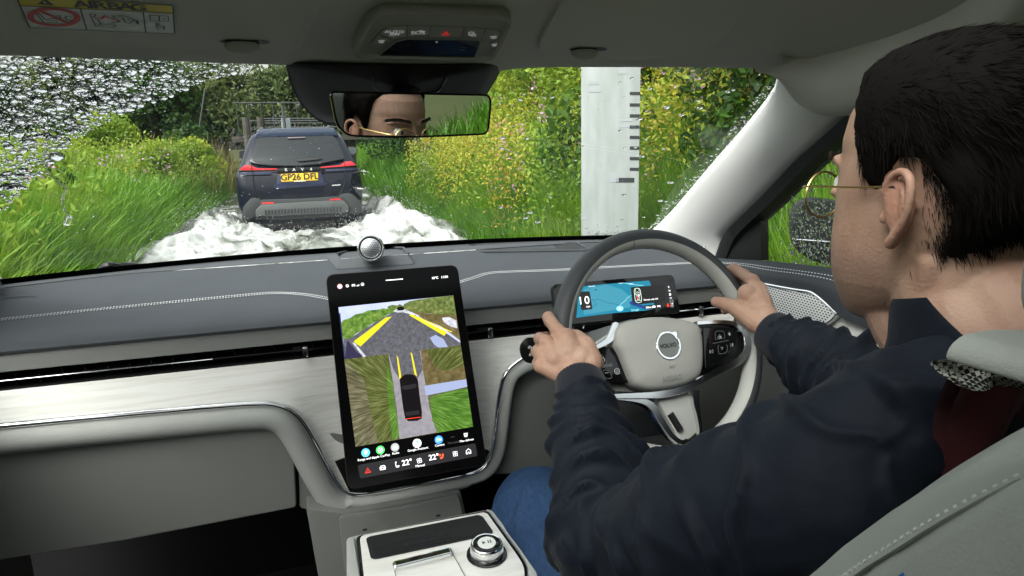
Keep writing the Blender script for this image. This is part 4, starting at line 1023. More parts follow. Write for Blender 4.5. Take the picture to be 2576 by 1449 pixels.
# neck between dashboard and console
MB().prism([at(*p, Y=1.15) for p in ((770, 1280), (868, 1292), (1000, 1268), (1160, 1238), (1180, 1330), (1200, 1500), (830, 1560), (800, 1449))], (0, 0.2, 0)).build('neck_panel', lowgrey_m, D, bevel=0.006)
NP = Plane(at(1000, 1330, Y=1.135), (0, -1, 0.12))
MB().prism(round_poly([NP.at(*p) for p in ((852, 1300), (1000, 1280), (1155, 1246), (1165, 1300), (1160, 1420), (870, 1460))], 0.01), NP.n * -0.01).build('port_panel', lowgrey_m, D, bevel=0.003)
nz = zz(900, 1300, 2.342)
for c in ((562, 831), (1100, 728)):
    q = [NP.at(*nz(c[0] + a, c[1] + b - a * 0.19), 0.0009) for a, b in ((-17, -6), (17, -6), (17, 8), (-17, 8))]
    MB().poly(round_poly(q, 0.002)).build('usb_port', black_m, D)
for c in ((625, 821), (1050, 738)):
    q = [NP.at(*nz(c[0] + a, c[1] + b - a * 0.19), 0.0007) for a, b in ((-18, -9), (14, -9), (14, 10), (-18, 10))]
    MB().ribbon(q, 0.0007, NP.n, True).build('port_mark', lowgrey_m, D)

# ---- speaker pod on the dashboard
SPK = thing('dashboard_speaker', 'round chrome tweeter with mesh face in its charcoal tray on top of the dashboard', 'speaker', (-0.03, 1.5, 1.15))
sz = zz(1000, 720, 5.152)
def pd(p, h=0.0): return on_pad(*sz(*p), h=h)
base = [(75, 410), (275, 625), (1500, 540), (1545, 500), (1425, 375), (1350, 275), (1000, 268), (555, 300), (270, 378)]
frontq = [pd(p, 0.004) for p in ((240, 580), (330, 455), (1405, 380), (1530, 520), (1480, 545), (420, 630), (280, 615))]
hb = [pd((275, 625), 0.001), pd((1520, 540), 0.001)]; ht = [pd((335, 455), 0.016) , pd((1410, 380), 0.016)]
dn = Vector((0, 0.035, -0.004))
wedge = [hb[0], hb[1], ht[1], ht[0]]
MB().prism(round_poly(wedge, 0.006), (0, 0.006, -0.012)).build('front_lip', dash2_m, SPK, bevel=0.002)
MB().prism([pd((75, 410), 0.002), pd((275, 625), 0.001), ht[0], pd((270, 378), 0.012)], (0.004, 0.002, -0.008)).build('side_lip', dash2_m, SPK, bevel=0.001)
MB().prism([pd((1530, 530), 0.001), pd((1440, 375), 0.012), ht[1]], (-0.004, 0.002, -0.008)).build('side_lip', dash2_m, SPK)
MB().poly([pd(p, 0.0015) for p in ((335, 455), (1410, 380), (1350, 285), (1000, 275), (555, 305), (275, 385))]).build('tray', dash2_m, SPK)
MB().tube([pd((270, 378), 0.006), pd((555, 300), 0.006)], 0.003, 6).build('rim_bar', dash2_m, SPK)
MB().tube([pd((1000, 270), 0.006), pd((1345, 280), 0.006), pd((1425, 372), 0.008)], 0.003, 6).build('rim_bar', dash2_m, SPK)
c = at(*sz(815, 285), Y=1.50); sn = Vector((-0.10, -1, 0.18)).normalized(); SP = Plane(c, sn)
R_ = 0.0295
rings = []
for h, r in ((-0.055, 0.3), (-0.05, 0.7), (-0.03, 0.95), (-0.01, 1.0), (0.0, 1.0), (0.004, 0.97), (0.006, 0.90), (0.004, 0.84), (-0.002, 0.82)):
    rings.append([SP.P(R_ * r * cos(2 * pi * k / 40), R_ * r * sin(2 * pi * k / 40), h) for k in range(40)])
MB().loft(rings).build('bezel', bright_m, SPK, smooth=40)
MB().ring(SP, SP.p, R_ * 0.70, R_ * 0.82, 0.0006).build('inner_ring', gloss_m, SPK)
rings = [[SP.P(R_ * 0.74 * s * cos(2 * pi * k / 40), R_ * 0.74 * s * sin(2 * pi * k / 40), 0.001 + 0.006 * (1 - s * s)) for k in range(40)] for s in (1, 0.8, 0.5, 0.2, 0.02)]
MB().loft(rings).build('mesh_face', mat('mesh_metal', (0.55, 0.57, 0.59), 0.4, metal=1.0), SPK, smooth=60)
hm = MB(); 
for i in range(-9, 10):
    for j in range(-9, 10):
        x = (j + 0.5 * (i % 2)) * 0.0044; y = i * 0.0038; rr = sqrt(x * x + y * y)
        if rr < R_ * 0.68: hm.disc(SP, SP.P(x, y), 0.0016, 0.0012, 0.0016 + 0.006 * (1 - (rr / (R_ * 0.74)) ** 2), 6)
tag(hm.build('mesh_hole', black_m, SPK, smooth=0), kind='stuff')

# ================================================================== CENTRE CONSOLE
CC = thing('centre_console', 'white wood centre console with charging tray, sliding lid and chrome control dial', 'console', (0, 0.9, 0.5))
CP = Plane((0, 1.0, 0.822), (0, -0.10, 1))
def cc(p, h=0.0): return CP.at(*nz(*p), h)
def ccl(pts, h=0.0, r=0.0):
    q = [cc(p, h) for p in pts]
    return round_poly(q, r) if r else q
shell = [(425, 890), (470, 872), (1440, 680), (1500, 690), (1790, 1060), (1835, 1200), (1850, 1400), (430, 1400)]
MB().prism(ccl(shell, -0.012, 0.02), (0, 0, -0.3)).build('body', pale_m, CC, bevel=0.012, bseg=4)
for name, m_, pts, h in (('edge_band', gloss_m, ((495, 876), (1437, 690), (1468, 695), (1700, 1010), (1748, 1090), (1765, 1400), (560, 1400), (530, 1171)), -0.006),
                         ('side_pad', pale_m, ((428, 895), (480, 875), (525, 1171), (552, 1400), (430, 1400)), -0.004),
                         ('side_pad', pale_m, ((1445, 682), (1492, 690), (1785, 1065), (1830, 1180), (1845, 1400), (1775, 1400), (1756, 1090), (1700, 995), (1478, 693)), -0.004),
                         ('wood_top', wood_m, ((524, 872), (1432, 700), (1462, 712), (1690, 1030), (1730, 1100), (1745, 1400), (585, 1400), (555, 1171)), 0.0)):
    MB().prism(ccl(pts, h, 0.01), CP.n * -0.014).build(name, m_, CC, bevel=0.0025)
trayo = ((570, 895), (600, 880), (1395, 722), (1425, 735), (1502, 845), (1490, 868), (640, 1048), (605, 1040))
MB().prism(ccl(trayo, 0.0012, 0.008), CP.n * -0.0002).build('tray_edge', black_m, CC)
rub_m = mat('ribbed_rubber', (0.02, 0.02, 0.022), 0.9, spec=0.15)
MB().poly(ccl(((615, 960), (1390, 790), (1478, 850), (640, 1030)), 0.0016, 0.004)).build('rubber_mat', rub_m, CC)
rb = MB()
for k in range(0, 46):
    t = (k + 0.5) / 46
    a = cc((618 + 20 * 0 + (1388 - 618) * t, 962 + (792 - 962) * t), 0.0017); b = cc((644 + (1476 - 644) * t, 1028 + (850 - 1028) * t), 0.0017)
    rb.tube([a, b], 0.0009, 4)
tag(rb.build('mat_rib', rub_m, CC), kind='stuff')
for q in (((1175, 858), (1215, 850), (1240, 878), (1200, 888)), ((828, 930), (868, 925), (885, 950), (845, 958))):
    MB().poly(ccl(q, 0.0028)).build('mat_slot', black_m, CC)
MB().prism(ccl(((860, 925), (1170, 865), (1195, 888), (890, 945)), 0.0030), CP.n * -0.001).build('mat_tab', rub_m, CC, bevel=0.0005)
# sliding lid
MB().prism(ccl(((783, 1110), (1200, 1000), (1295, 1171), (1400, 1400), (800, 1400), (785, 1171)), 0.0015, 0.003), CP.n * -0.0012).build('sliding_lid', wood_m, CC)
MB().ribbon(ccl(((1190, 962), (1203, 1004), (1295, 1171), (1410, 1400)), 0.0022), 0.0012, CP.n).build('lid_gap', lowgrey_m, CC)
MB().ribbon(ccl(((766, 1075), (790, 1171), (805, 1400)), 0.0022), 0.0012, CP.n).build('lid_gap', lowgrey_m, CC)
MB().prism(ccl(((768, 1060), (1180, 958), (1196, 968), (1200, 1000), (790, 1103), (772, 1098)), 0.010, 0.004), CP.n * -0.009).build('lid_handle', bright_m, CC, bevel=0.003, bseg=3)
MB().poly(ccl(((785, 1066), (1175, 968), (1186, 990), (792, 1090)), 0.0104)).build('handle_inset', mat('smoked_chrome', (0.10, 0.105, 0.10), 0.12, metal=1.0), CC)
# control dial
kc = CP.at(*nz(1455, 1015), 0.0)
KP = Plane(kc, CP.n)
def ringz(rs): return [[KP.P(0.92 * r * cos(2 * pi * k / 64), 0.92 * r * sin(2 * pi * k / 64), h) for k in range(64)] for h, r in rs]
MB().loft(ringz(((0.0012, 0.0335), (0.0026, 0.033), (0.003, 0.030)))).build('dial_collar', gloss_m, CC)
K = MB().loft(ringz(((0.002, 0.0255), (0.004, 0.0265), (0.018, 0.0265), (0.020, 0.0258), (0.021, 0.0245), (0.0205, 0.0225)))).build('control_dial', bright_m, CC)
kn = MB()
for k in range(90):
    a = 2 * pi * k / 90
    kn.tube([KP.P(0.0245 * cos(a), 0.0245 * sin(a), 0.005), KP.P(0.0245 * cos(a), 0.0245 * sin(a), 0.0165)], 0.0005, 4)
tag(kn.build('knurling', chrome_m, K), kind='stuff')
MB().loft(ringz(((0.0206, 0.0226), (0.0212, 0.021), (0.0214, 0.001)))).build('dial_glass', gloss_m, K)
MB().loft(ringz(((0.0215, 0.0150), (0.0222, 0.0145), (0.0225, 0.001)))).build('dial_cap', mat('frosted_cap', (0.66, 0.68, 0.66), 0.35), K)
tri = [KP.P(a, b, 0.0229) for a, b in ((-0.007, -0.0035), (-0.0015, 0.0), (-0.007, 0.0035))]
dkp = mat('dark_print', (0.06, 0.06, 0.06), 0.5)
MB().poly(tri).build('play_mark', dkp, K)
for x in (0.0015, 0.0050): MB().poly([KP.P(x + a, b, 0.0229) for a, b in ((0, -0.0035), (0.0018, -0.0035), (0.0018, 0.0035), (0, 0.0035))]).build('pause_mark', dkp, K)

# ================================================================== ROOF FITTINGS
CEP = Plane((0, 0.93, 1.5665), (0, -0.20, -1), (1, 0, 0))       # u right, v towards the car's rear... (see uv)
oz = zz(1000, 40, 3.963)
OC = thing('overhead_console', 'grey overhead console with five touch buttons and a dark display, above the mirror', 'overhead console', (0.04, 0.9, 1.57))
# local tilt: the panel faces back and down towards the seats
OP = Plane(at(1090, 95, Y=0.895), (0, -0.34, -0.94), (1, 0, 0))
def op(p, h=0.0): return OP.at(*oz(*p), h)
def opl(pts, h=0.0, r=0.0):
    q = [op(p, h) for p in pts]; return round_poly(q, r) if r else q
oo = ((402, 535), (640, 110), (760, 20), (960, 5), (2200, 45), (2330, 70), (2388, 150), (2180, 560), (2120, 600), (1900, 604), (480, 575))
o_ = opl(oo, 0.006, 0.014); c0 = sum(o_, Vector()) / len(o_)
oc_m = mat('overhead_plastic', (0.34, 0.34, 0.315), 0.55, spec=0.35, bump=0.15, bscale=900)
rings = [[p - OP.n * 0.02 for p in o_], [p - OP.n * 0.003 for p in o_], [c0 + (p - c0) * 0.985 for p in o_], [c0 + (p - c0) * 0.95 for p in o_], [c0 + (p - c0) * 0.92 - OP.n * 0.005 for p in o_]]
MB().loft(rings).build('housing', oc_m, OC, smooth=50)
HB = 0.0022
btn = (((725, 262), (790, 205), (880, 175), (1000, 163), (1080, 163), (1075, 308), (960, 315), (895, 335)),
       ((1085, 163), (1370, 172), (1340, 312), (1080, 308)), ((1376, 172), (1785, 186), (1742, 322), (1346, 312)),
       ((1791, 186), (2056, 200), (1988, 330), (1748, 322)), ((2062, 200), (2190, 215), (2262, 255), (2272, 310), (2095, 372), (2060, 338), (1994, 330)),
       ((630, 382), (720, 268), (890, 340), (795, 420)), ((2098, 378), (2268, 316), (2208, 415), (2062, 450)))
for q in btn:
    q = opl(q, HB); c1 = sum(q, Vector()) / len(q)
    MB().prism([c1 + (p - c1) * 0.975 for p in q], OP.n * -0.002).build('button', oc_m, OC, bevel=0.0004)
    MB().poly([c1 + (p - c1) * 1.0 - OP.n * 0.0012 for p in q]).build('button_gap', black_m, OC)
disp = opl(((690, 570), (812, 465), (945, 365), (1000, 345), (1090, 325), (1950, 345), (1985, 365), (1895, 592)), HB + 0.0005)
c1 = sum(disp, Vector()) / len(disp)
MB().ribbon([c1 + (p - c1) * 1.03 for p in disp], 0.004, OP.n, True).build('display_frame', oc_m, OC)
MB().poly(disp).build('display', gloss_m, OC)
od = lambda p, h=HB + 0.0007: op(p, h)
ou = (op((1700, 250)) - op((1000, 250))).normalized(); ov = OP.n.cross(ou)
text('AUTO', od((922, 238)), ou, ov, 0.0085, print_m, OC)
text('OFF', od((925, 275)), ou, ov, 0.0075, print_m, OC)
text('SOS', od((1215, 250)), ou, ov, 0.0105, print_m, OC)
MB().ribbon([od(p) for p in ((1232, 224), (1262, 226), (1280, 244))], 0.0016, OP.n).build('phone_mark', print_m, OC)
MB().ribbon([od(p) for p in ((868, 262), (905, 252), (935, 252), (980, 262))], 0.0012, OP.n).build('lamp_mark', print_m, OC)
red_m = mat('red_print', (0.75, 0.03, 0.04), 0.5, emit=(0.9, 0.04, 0.05), estr=0.12)
MB().ribbon([od(p) for p in ((1515, 276), (1563, 236), (1590, 278))], 0.0042, OP.n, True).build('hazard_mark', red_m, OC)
for q in (((1842, 262), (1850, 242), (1885, 238), (1905, 250), (1898, 268), (1870, 272), (1858, 282)), ((1895, 262), (1920, 266), (1925, 282), (1910, 292), (1880, 286), (1868, 276))):
    MB().ribbon([od(p) for p in q], 0.001, OP.n, True).build('bubble_mark', print_m, OC)
for cx, cy, sc in ((2150, 300, 1.0), (760, 352, 0.9), (2160, 395, 0.8)):
    mk = MB().ribbon([od((cx - 42 * sc, cy - 2)), od((cx + 45 * sc, cy - 8))], 0.0014, OP.n)
    for k in range(5): mk.ribbon([od((cx + (k - 2) * 9 * sc, cy + 6)), od((cx + (k - 2) * 17 * sc, cy + 22))], 0.0007, OP.n)
    mk.build('lamp_mark', print_m, OC)
MB().disc(OP, od((1445, 362)), 0.0016, 0.0012).build('sensor_dot', print_m, OC)
dim_m = mat('dim_print', (0.10, 0.11, 0.12), 0.5)
MB().ribbon([od((1725, 455)), od((1800, 460))], 0.002, OP.n).ribbon([od((1745, 428)), od((1800, 432))], 0.002, OP.n).build('dim_mark', dim_m, OC)

# ---- sun visors
VP = Plane((0, 0.93, 1.553), (0, -0.23, -0.97), (1, 0, 0))
def visor(pts, clip, label, rr=0.012):
    t = thing('sun_visor', label, 'sun visor', VP.at(*pts[0]), 'sun visors')
    q = round_poly([VP.at(*p) for p in pts], rr)
    MB().prism(q, VP.n * -0.016).build('panel', visor_m, t, bevel=0.005, bseg=3)
    c = VP.at(*clip, 0.004); r = VP.u
    MB().ell(c, (0.021, 0.008, 0.009)).build('clip', pale_plastic_m, t)
    MB().poly([VP.P(*[a + b for a, b in zip(VP.uv(c), d)], 0.0008) for d in ((-0.022, 0.0), (0.030, 0.0), (0.034, 0.006), (0.026, 0.012), (-0.016, 0.012), (-0.026, 0.006))]).build('clip_recess', black_m, t)
    return t
v1 = zz(0, 0, 1.61)
VL = visor([(-330, -170), (815, -40), (812, 0), v1(1530, 210), v1(1490, 262), v1(1420, 262), v1(1360, 246), v1(1320, 215), v1(1300, 205), v1(1180, 205), v1(1150, 225), v1(1090, 252), v1(700, 242), v1(0, 230), (-330, 105)], v1(1218, 232), 'passenger sun visor folded up at top left, with airbag warning sticker')
z3 = zz(1500, 0, 1.811)
VR = visor([z3(500, -60), z3(2400, -60), (2205, 10), (2190, 60), (2050, 118), z3(1990, 272), z3(1810, 296), z3(1750, 322), z3(1640, 344), z3(760, 342), z3(700, 322), z3(676, 284), z3(560, 282), z3(520, 300), z3(470, 320), z3(370, 322), z3(335, 290), z3(338, 240)], z3(592, 300), 'plain driver sun visor folded up at top right, above the steering wheel')
# airbag sticker
az = zz(40, 0, 4.954)
def sv(p, h=0.0012): return VP.at(*az(*p), h)
ST = MB().prism(round_poly([sv(p) for p in ((45, -70), (2480, 95), (2490, 110), (2510, 515), (2490, 528), (270, 435), (255, 420))], 0.002), VP.n * -0.0006).build('airbag_sticker', mat('sticker_white', (0.72, 0.74, 0.74), 0.5), VL)
yel_m = mat('sticker_yellow', (0.70, 0.58, 0.03), 0.5); sred_m = mat('sticker_red', (0.62, 0.06, 0.06), 0.5); sblk_m = mat('sticker_black', (0.03, 0.03, 0.03), 0.5)
H1, H2 = 0.0016, 0.0020
MB().poly([sv(p, H1) for p in ((45, -70), (2480, 95), (2482, 208), (112, 84))]).build('yellow_band', yel_m, ST)
sm = MB()
for q in (((112, 88), (2482, 210)), ((1045, 135), (1145, 462)), ((2020, 188), (2058, 500)), ((45, -70), (260, 430)), ((260, 432), (2500, 525)), ((2480, 95), (2505, 520))): sm.ribbon([sv(p, H2) for p in q], 0.0014, VP.n)
sm.build('dividing_line', sblk_m, ST)
su = (sv((2000, 160)) - sv((1000, 100))).normalized(); svv = VP.n.cross(su)
sgx = (sv((1500, 160)) - sv((1500, 100))).length
A_ = [sv(p, H2) for p in ((1065, 70), (1210, 78), (1345, 88), (1560, 100), (1755, 110), (1945, 122))]
for ch, p in zip('AIRBAG', A_): text(ch, p, su, svv, 0.0225, sblk_m, ST, bold=0.03)
MB().poly([sv(p, H2) for p in ((365, 68), (505, -12), (648, 82))]).build('warning_triangle', sblk_m, ST)
MB().ribbon([sv((490, 20), H2 + 0.0003), sv((500, 52), H2 + 0.0003)], 0.002, VP.n).build('exclamation_mark', yel_m, ST)
el = [sv((637 + 365 * cos(a) - 10 * sin(a), 270 + 30 * cos(a) * 0.5 + 128 * sin(a)), H2) for a in np.linspace(0, 2 * pi, 49)[:-1]]
MB().ribbon(el, 0.0058, VP.n, True).ribbon([sv((430, 175), H2), sv((900, 375), H2)], 0.0045, VP.n).build('prohibition_ring', sred_m, ST)
pic = MB()
for q in (((370, 215), (475, 345), (690, 345), (690, 320), (505, 310), (405, 205), (370, 215)), ((520, 298), (640, 285), (700, 300)), ((670, 240), (730, 240), (720, 262)), ((705, 285), (760, 270)), ((930, 250), (830, 250), (810, 275), (850, 310), (920, 320)),
          ((1190, 230), (1230, 208), (1280, 222), (1270, 250), (1215, 262), (1190, 230)), ((1210, 265), (1285, 410), (1370, 375), (1310, 300), (1250, 262)), ((1285, 410), (1560, 425), (1595, 395), (1560, 378), (1290, 372)),
          ((1530, 240), (1610, 300), (1640, 330), (1530, 358)), ((1625, 245), (1700, 235), (1880, 300), (1860, 330), (1790, 365), (1740, 345), (1700, 270), (1625, 245)), ((1770, 308), (1840, 312)),
          ((2120, 235), (2405, 250), (2410, 335), (2130, 322), (2120, 235)), ((2265, 245), (2268, 330)), ((2330, 285), (2352, 298)), ((2225, 355), (2255, 360), (2260, 400), (2345, 405), (2340, 460), (2260, 462), (2225, 410), (2225, 355)), ((2265, 420), (2330, 425))):
    pic.ribbon([sv(p, H2) for p in q], 0.0013, VP.n)
pic.poly([sv(p, H2) for p in ((1880, 315), (1935, 320), (1965, 385), (1915, 365))]).poly([sv(p, H2) for p in ((1600, 285), (1670, 335), (1600, 352), (1625, 330))])
pic.build('pictogram', sblk_m, ST)
MB().ribbon([sv(p, H2) for p in ((1325, 275), (1380, 285), (1415, 250), (1480, 275), (1540, 290), (1580, 310))], 0.0028, VP.n).ribbon([sv(p, H2) for p in ((1350, 300), (1410, 270), (1420, 235))], 0.002, VP.n).build('red_figure', sred_m, ST)

# ---- rear-view mirror with the black sensor cover behind it
SC = thing('mirror_cover', 'black moulded camera cover on the windscreen behind the rear-view mirror', 'sensor cover', (0.05, 1.05, 1.5))
oc = [(724, 160), (735, 205), (755, 250), (785, 287), (812, 303), (850, 308), (1000, 300), (1200, 262), (1222, 236), (1250, 190), (1262, 165)]
oc2 = oc + [(1240, 150), (1120, 150), (1000, 150), (880, 150), (760, 150)]
g0 = [on_ws(*p, off=-0.004) for p in oc2]; cg = on_ws(1000, 215, off=-0.03)
rows = [smooth_path([p.lerp(cg, t) + Vector((0, -h, -h * 0.2)) for p in g0], 4, closed=True) for t, h in ((0, 0), (0.06, 0.010), (0.16, 0.020), (0.5, 0.024), (0.97, 0.024))]
cov_m = mat('black_cover', (0.018, 0.018, 0.021), 0.5, bump=0.15, bscale=900)
MB().grid(rows, True).build('shell', cov_m, SC, smooth=70)
MB().grid([smooth_path([on_ws(*p, off=-0.003) for p in oc], 4), smooth_path([on_ws(p[0] - (6 if p[0] < 800 else 0), p[1] + (0 if p[0] < 800 else 6), off=-0.003) for p in oc], 4)]).build('ceramic_edge', fritt_m, SC)
iz = zz(900, 0, 3.0188)
ip = [iz(*p) for p in ((797, 705), (800, 800), (850, 850), (930, 868), (1350, 868), (1430, 845), (1470, 790), (1505, 715))]
MB().tube(smooth_path([on_ws(*p, off=-0.056) for p in ip], 4), 0.0014, 5).build('hatch_seam', gloss_m, SC)
RM = thing('rearview_mirror', 'wide frameless rear-view mirror hanging below the roof, showing the driver eyes', 'rear-view mirror', (0.04, 0.98, 1.47))
mpx = ((836, 232), (1040, 232), (1232, 243), (1234, 258), (1222, 330), (1208, 340), (1040, 343), (872, 340), (848, 320))
mz3 = [iz(*p) for p in ((440, 880), (520, 865), (1180, 875), (1890, 900), (1913, 940), (1890, 1200), (1830, 1250), (1600, 1275), (1130, 1292), (620, 1282), (530, 1250), (470, 1160), (408, 920))]
FACE_T = Vector((0.385, 0.545, 1.409))
mc = at(1035, 290, Y=0.975)
mn = ((Vector(CAM_POS) - mc).normalized() + (FACE_T - mc).normalized()).normalized()
MP = Plane(mc, mn, (1, 0.3, 0))
mo = round_poly([MP.at(*p) for p in (iz(420, 868), iz(1915, 898), iz(1885, 1262), iz(1130, 1295), iz(480, 1278), iz(405, 900))], [0.014, 0.013, 0.012, 0.1, 0.03, 0.006], 6)
c0 = sum(mo, Vector()) / len(mo)
rings = [[c0 + (p - c0) * 0.35 - mn * 0.034 for p in mo], [c0 + (p - c0) * 0.8 - mn * 0.03 for p in mo], [c0 + (p - c0) * 0.97 - mn * 0.016 for p in mo], [p - mn * 0.006 for p in mo], [p for p in mo]]
MB().loft(rings).build('housing', gloss_m, RM, smooth=50)
mirror_m = mat('mirror_silver', (0.80, 0.81, 0.80), 0.0, metal=1.0)
MB().poly([c0 + (p - c0) * 0.985 + mn * 0.0012 for p in mo]).build('mirror_glass', mirror_m, RM, smooth=0)
MB().tube([p + mn * 0.0005 for p in mo], 0.0016, 6, closed=True).build('glass_edge', gloss_m, RM)
MB().tube([mc - mn * 0.03, mc - mn * 0.05 + Vector((0.01, 0.02, 0.025)), on_ws(1040, 215, off=-0.03)], 0.016, 10).build('stalk', black_m, RM)
# ================================================================== SCREENS
szz = zz(950, 800, 1.811)
def scr_mat(name, kind, centre=None, squeeze=0.12):
    """Picture shown on a lit screen: emission with fine procedural grain."""
    m = bpy.data.materials.new(name); m.use_nodes = True
    n = m.node_tree.nodes; l = m.node_tree.links; b = n['Principled BSDF']
    b.inputs['Base Color'].default_value = (0, 0, 0, 1); b.inputs['Roughness'].default_value = 0.15; b.inputs['Specular IOR Level'].default_value = 0.3
    tc = n.new('ShaderNodeTexCoord'); mp = n.new('ShaderNodeMapping'); t = n.new('ShaderNodeTexNoise'); r = n.new('ShaderNodeValToRGB')
    sc, st, cols, stretch = kind
    mp.inputs['Scale'].default_value = stretch; t.inputs['Scale'].default_value = sc; t.inputs['Detail'].default_value = 7; t.inputs['Roughness'].default_value = 0.65
    e = r.color_ramp.elements; e[0].position = 0.28; e[0].color = (*cols[0], 1); e[1].position = 0.74; e[1].color = (*cols[-1], 1)
    for i in range(1, len(cols) - 1):
        k = e.new(0.28 + 0.46 * i / (len(cols) - 1)); k.color = (*cols[i], 1)
    if centre is None: l.new(tc.outputs['Object'], mp.inputs[0])
    else:                                                            # streaks running away from one point, as a wide camera shows close ground
        sb = n.new('ShaderNodeVectorMath'); sb.operation = 'SUBTRACT'; sb.inputs[1].default_value = centre; l.new(tc.outputs['Object'], sb.inputs[0])
        nm = n.new('ShaderNodeVectorMath'); nm.operation = 'NORMALIZE'; l.new(sb.outputs[0], nm.inputs[0])
        a1 = n.new('ShaderNodeVectorMath'); a1.operation = 'SCALE'; a1.inputs['Scale'].default_value = 0.16; l.new(nm.outputs[0], a1.inputs[0])
        a2 = n.new('ShaderNodeVectorMath'); a2.operation = 'SCALE'; a2.inputs['Scale'].default_value = squeeze; l.new(sb.outputs[0], a2.inputs[0])
        ad = n.new('ShaderNodeVectorMath'); ad.operation = 'ADD'; l.new(a1.outputs[0], ad.inputs[0]); l.new(a2.outputs[0], ad.inputs[1]); l.new(ad.outputs[0], mp.inputs[0])
    l.new(mp.outputs[0], t.inputs['Vector']); l.new(t.outputs['Fac'], r.inputs[0])
    l.new(r.outputs[0], b.inputs['Emission Color']); b.inputs['Emission Strength'].default_value = st
    return m
ES = 0.62
e_sky = scr_mat('shown_sky', (25, ES, [(0.42, 0.48, 0.72), (0.55, 0.60, 0.80)], (1, 1, 1)))
e_hedge = scr_mat('shown_hedge', (170, ES, [(0.03, 0.05, 0.015), (0.12, 0.16, 0.04), (0.30, 0.30, 0.12)], (1, 1, 1)))
e_grass = scr_mat('shown_grass', (150, ES, [(0.02, 0.06, 0.012), (0.10, 0.20, 0.03), (0.28, 0.36, 0.08)], (1, 1, 1)))
e_road = scr_mat('shown_road', (200, ES, [(0.055, 0.055, 0.062), (0.10, 0.10, 0.115), (0.15, 0.15, 0.17)], (1, 1, 1)))
e_brown = scr_mat('shown_brown_water', (90, ES, [(0.05, 0.045, 0.02), (0.13, 0.10, 0.04), (0.20, 0.17, 0.09)], (1, 1, 1)))
e_path = scr_mat('shown_path', (110, ES, [(0.20, 0.19, 0.21), (0.32, 0.30, 0.33)], (1, 1, 1)))
e_verge = scr_mat('shown_verge', (120, ES, [(0.035, 0.04, 0.02), (0.14, 0.12, 0.07), (0.22, 0.24, 0.12)], (1, 1, 1)))
e_foam = scr_mat('shown_foam', (220, ES, [(0.25, 0.26, 0.30), (0.75, 0.78, 0.85)], (1, 1, 1)))
e_blue = emis('shown_pale_blue', (0.30, 0.35, 0.52), ES)
e_yel = emis('guide_yellow', (0.70, 0.62, 0.02), ES)
e_car = emis('shown_black_car', (0.006, 0.005, 0.006), ES); e_car2 = emis('shown_car_glass', (0.02, 0.02, 0.022), ES); e_car3 = emis('shown_car_edge', (0.09, 0.06, 0.055), ES)
e_white = emis('lit_white', (0.9, 0.9, 0.9), 1.0); e_grey = emis('lit_grey', (0.28, 0.29, 0.28), 1.0); e_dim = emis('lit_dim', (0.045, 0.045, 0.045), 1.0)
e_panel = emis('lit_panel', (0.014, 0.014, 0.015), 1.0); e_red = emis('lit_red', (0.85, 0.04, 0.02), 1.0); e_org = emis('lit_orange', (0.85, 0.10, 0.03), 1.0)
e_green = emis('lit_green', (0.05, 0.65, 0.10), 1.0); e_lblue = emis('lit_light_blue', (0.10, 0.45, 0.65), 1.0); e_bl = emis('lit_blue', (0.05, 0.25, 0.85), 1.0)

screen_m = mat('screen_black', (0.004, 0.004, 0.0045), 0.12, spec=0.12)
TS = thing('touchscreen', 'tall portrait touchscreen in the middle of the dashboard showing two parking camera views', 'touchscreen', (0, 1.12, 0.85))
A_ = at(*szz(495, 78), Y=1.185); Bq = at(*szz(640, 1262), Y=1.065)
tv = (A_ - Bq); tn = Vector((0, 0, 0)); 
TP = Plane(Bq, Vector((0.0, -abs(tv.z), abs(tv.y) * 1.0)), (1, 0, 0))
def ts(p, h=0.0): return TP.at(*szz(*p), h)
def tsl(pts, h=0.0, r=0.0):
    q = [ts(p, h) for p in pts]; return round_poly(q, r) if r else q
oc_ = ((122, 105), (868, 48), (1037, 1182), (250, 1325))
oq = tsl(oc_, 0.0, 0.014); c0 = sum(oq, Vector()) / len(oq)
rings = [[p - TP.n * 0.009 for p in oq], [p - TP.n * 0.001 for p in oq], [c0 + (p - c0) * 0.995 for p in oq]]
MB().loft(rings).build('bezel', mat('bronze_edge', (0.05, 0.035, 0.03), 0.3, metal=0.6), TS, smooth=40)
SCR = MB().poly([c0 + (p - c0) * 0.992 + TP.n * 0.0003 for p in oq]).build('screen_glass', screen_m, TS, smooth=0)
MB().prism([c0 + (p - c0) * 0.75 - TP.n * 0.02 for p in oq], -TP.n * 0.012).build('back_mount', black_m, TS)
L1, L2, L3, L4 = 0.0008, 0.0011, 0.0014, 0.0017
def pic(name, pts, m, h): return MB().poly(tsl(pts, h)).build(name, m, SCR, smooth=0)
# forward view
pic('forward_view', ((195, 290), (843, 223), (887, 505), (228, 583)), e_sky, L1)
pic('shown_bank', ((205, 382), (225, 362), (262, 350), (290, 330), (332, 322), (360, 308), (415, 304), (448, 296), (470, 299), (492, 286), (510, 292), (525, 290), (548, 300), (520, 314), (478, 330), (430, 362), (378, 388), (330, 424), (300, 436), (270, 464), (222, 472)), e_grass, L2)
pic('shown_hedge', ((548, 296), (570, 270), (600, 255), (650, 246), (720, 236), (845, 223), (862, 335), (760, 330), (660, 322), (600, 312)), e_hedge, L2)
pic('shown_tree', ((470, 292), (480, 282), (500, 276), (530, 280), (540, 272), (555, 278), (562, 296), (545, 303), (500, 302)), e_hedge, L2)
pic('shown_road', ((520, 308), (600, 310), (700, 390), (810, 440), (885, 492), (887, 505), (240, 582), (228, 583), (222, 470), (270, 462), (330, 420), (430, 360)), e_road, L2)
pic('shown_flood', ((600, 311), (700, 326), (862, 335), (885, 480), (780, 400), (680, 360)), e_brown, L2 + 0.0001)
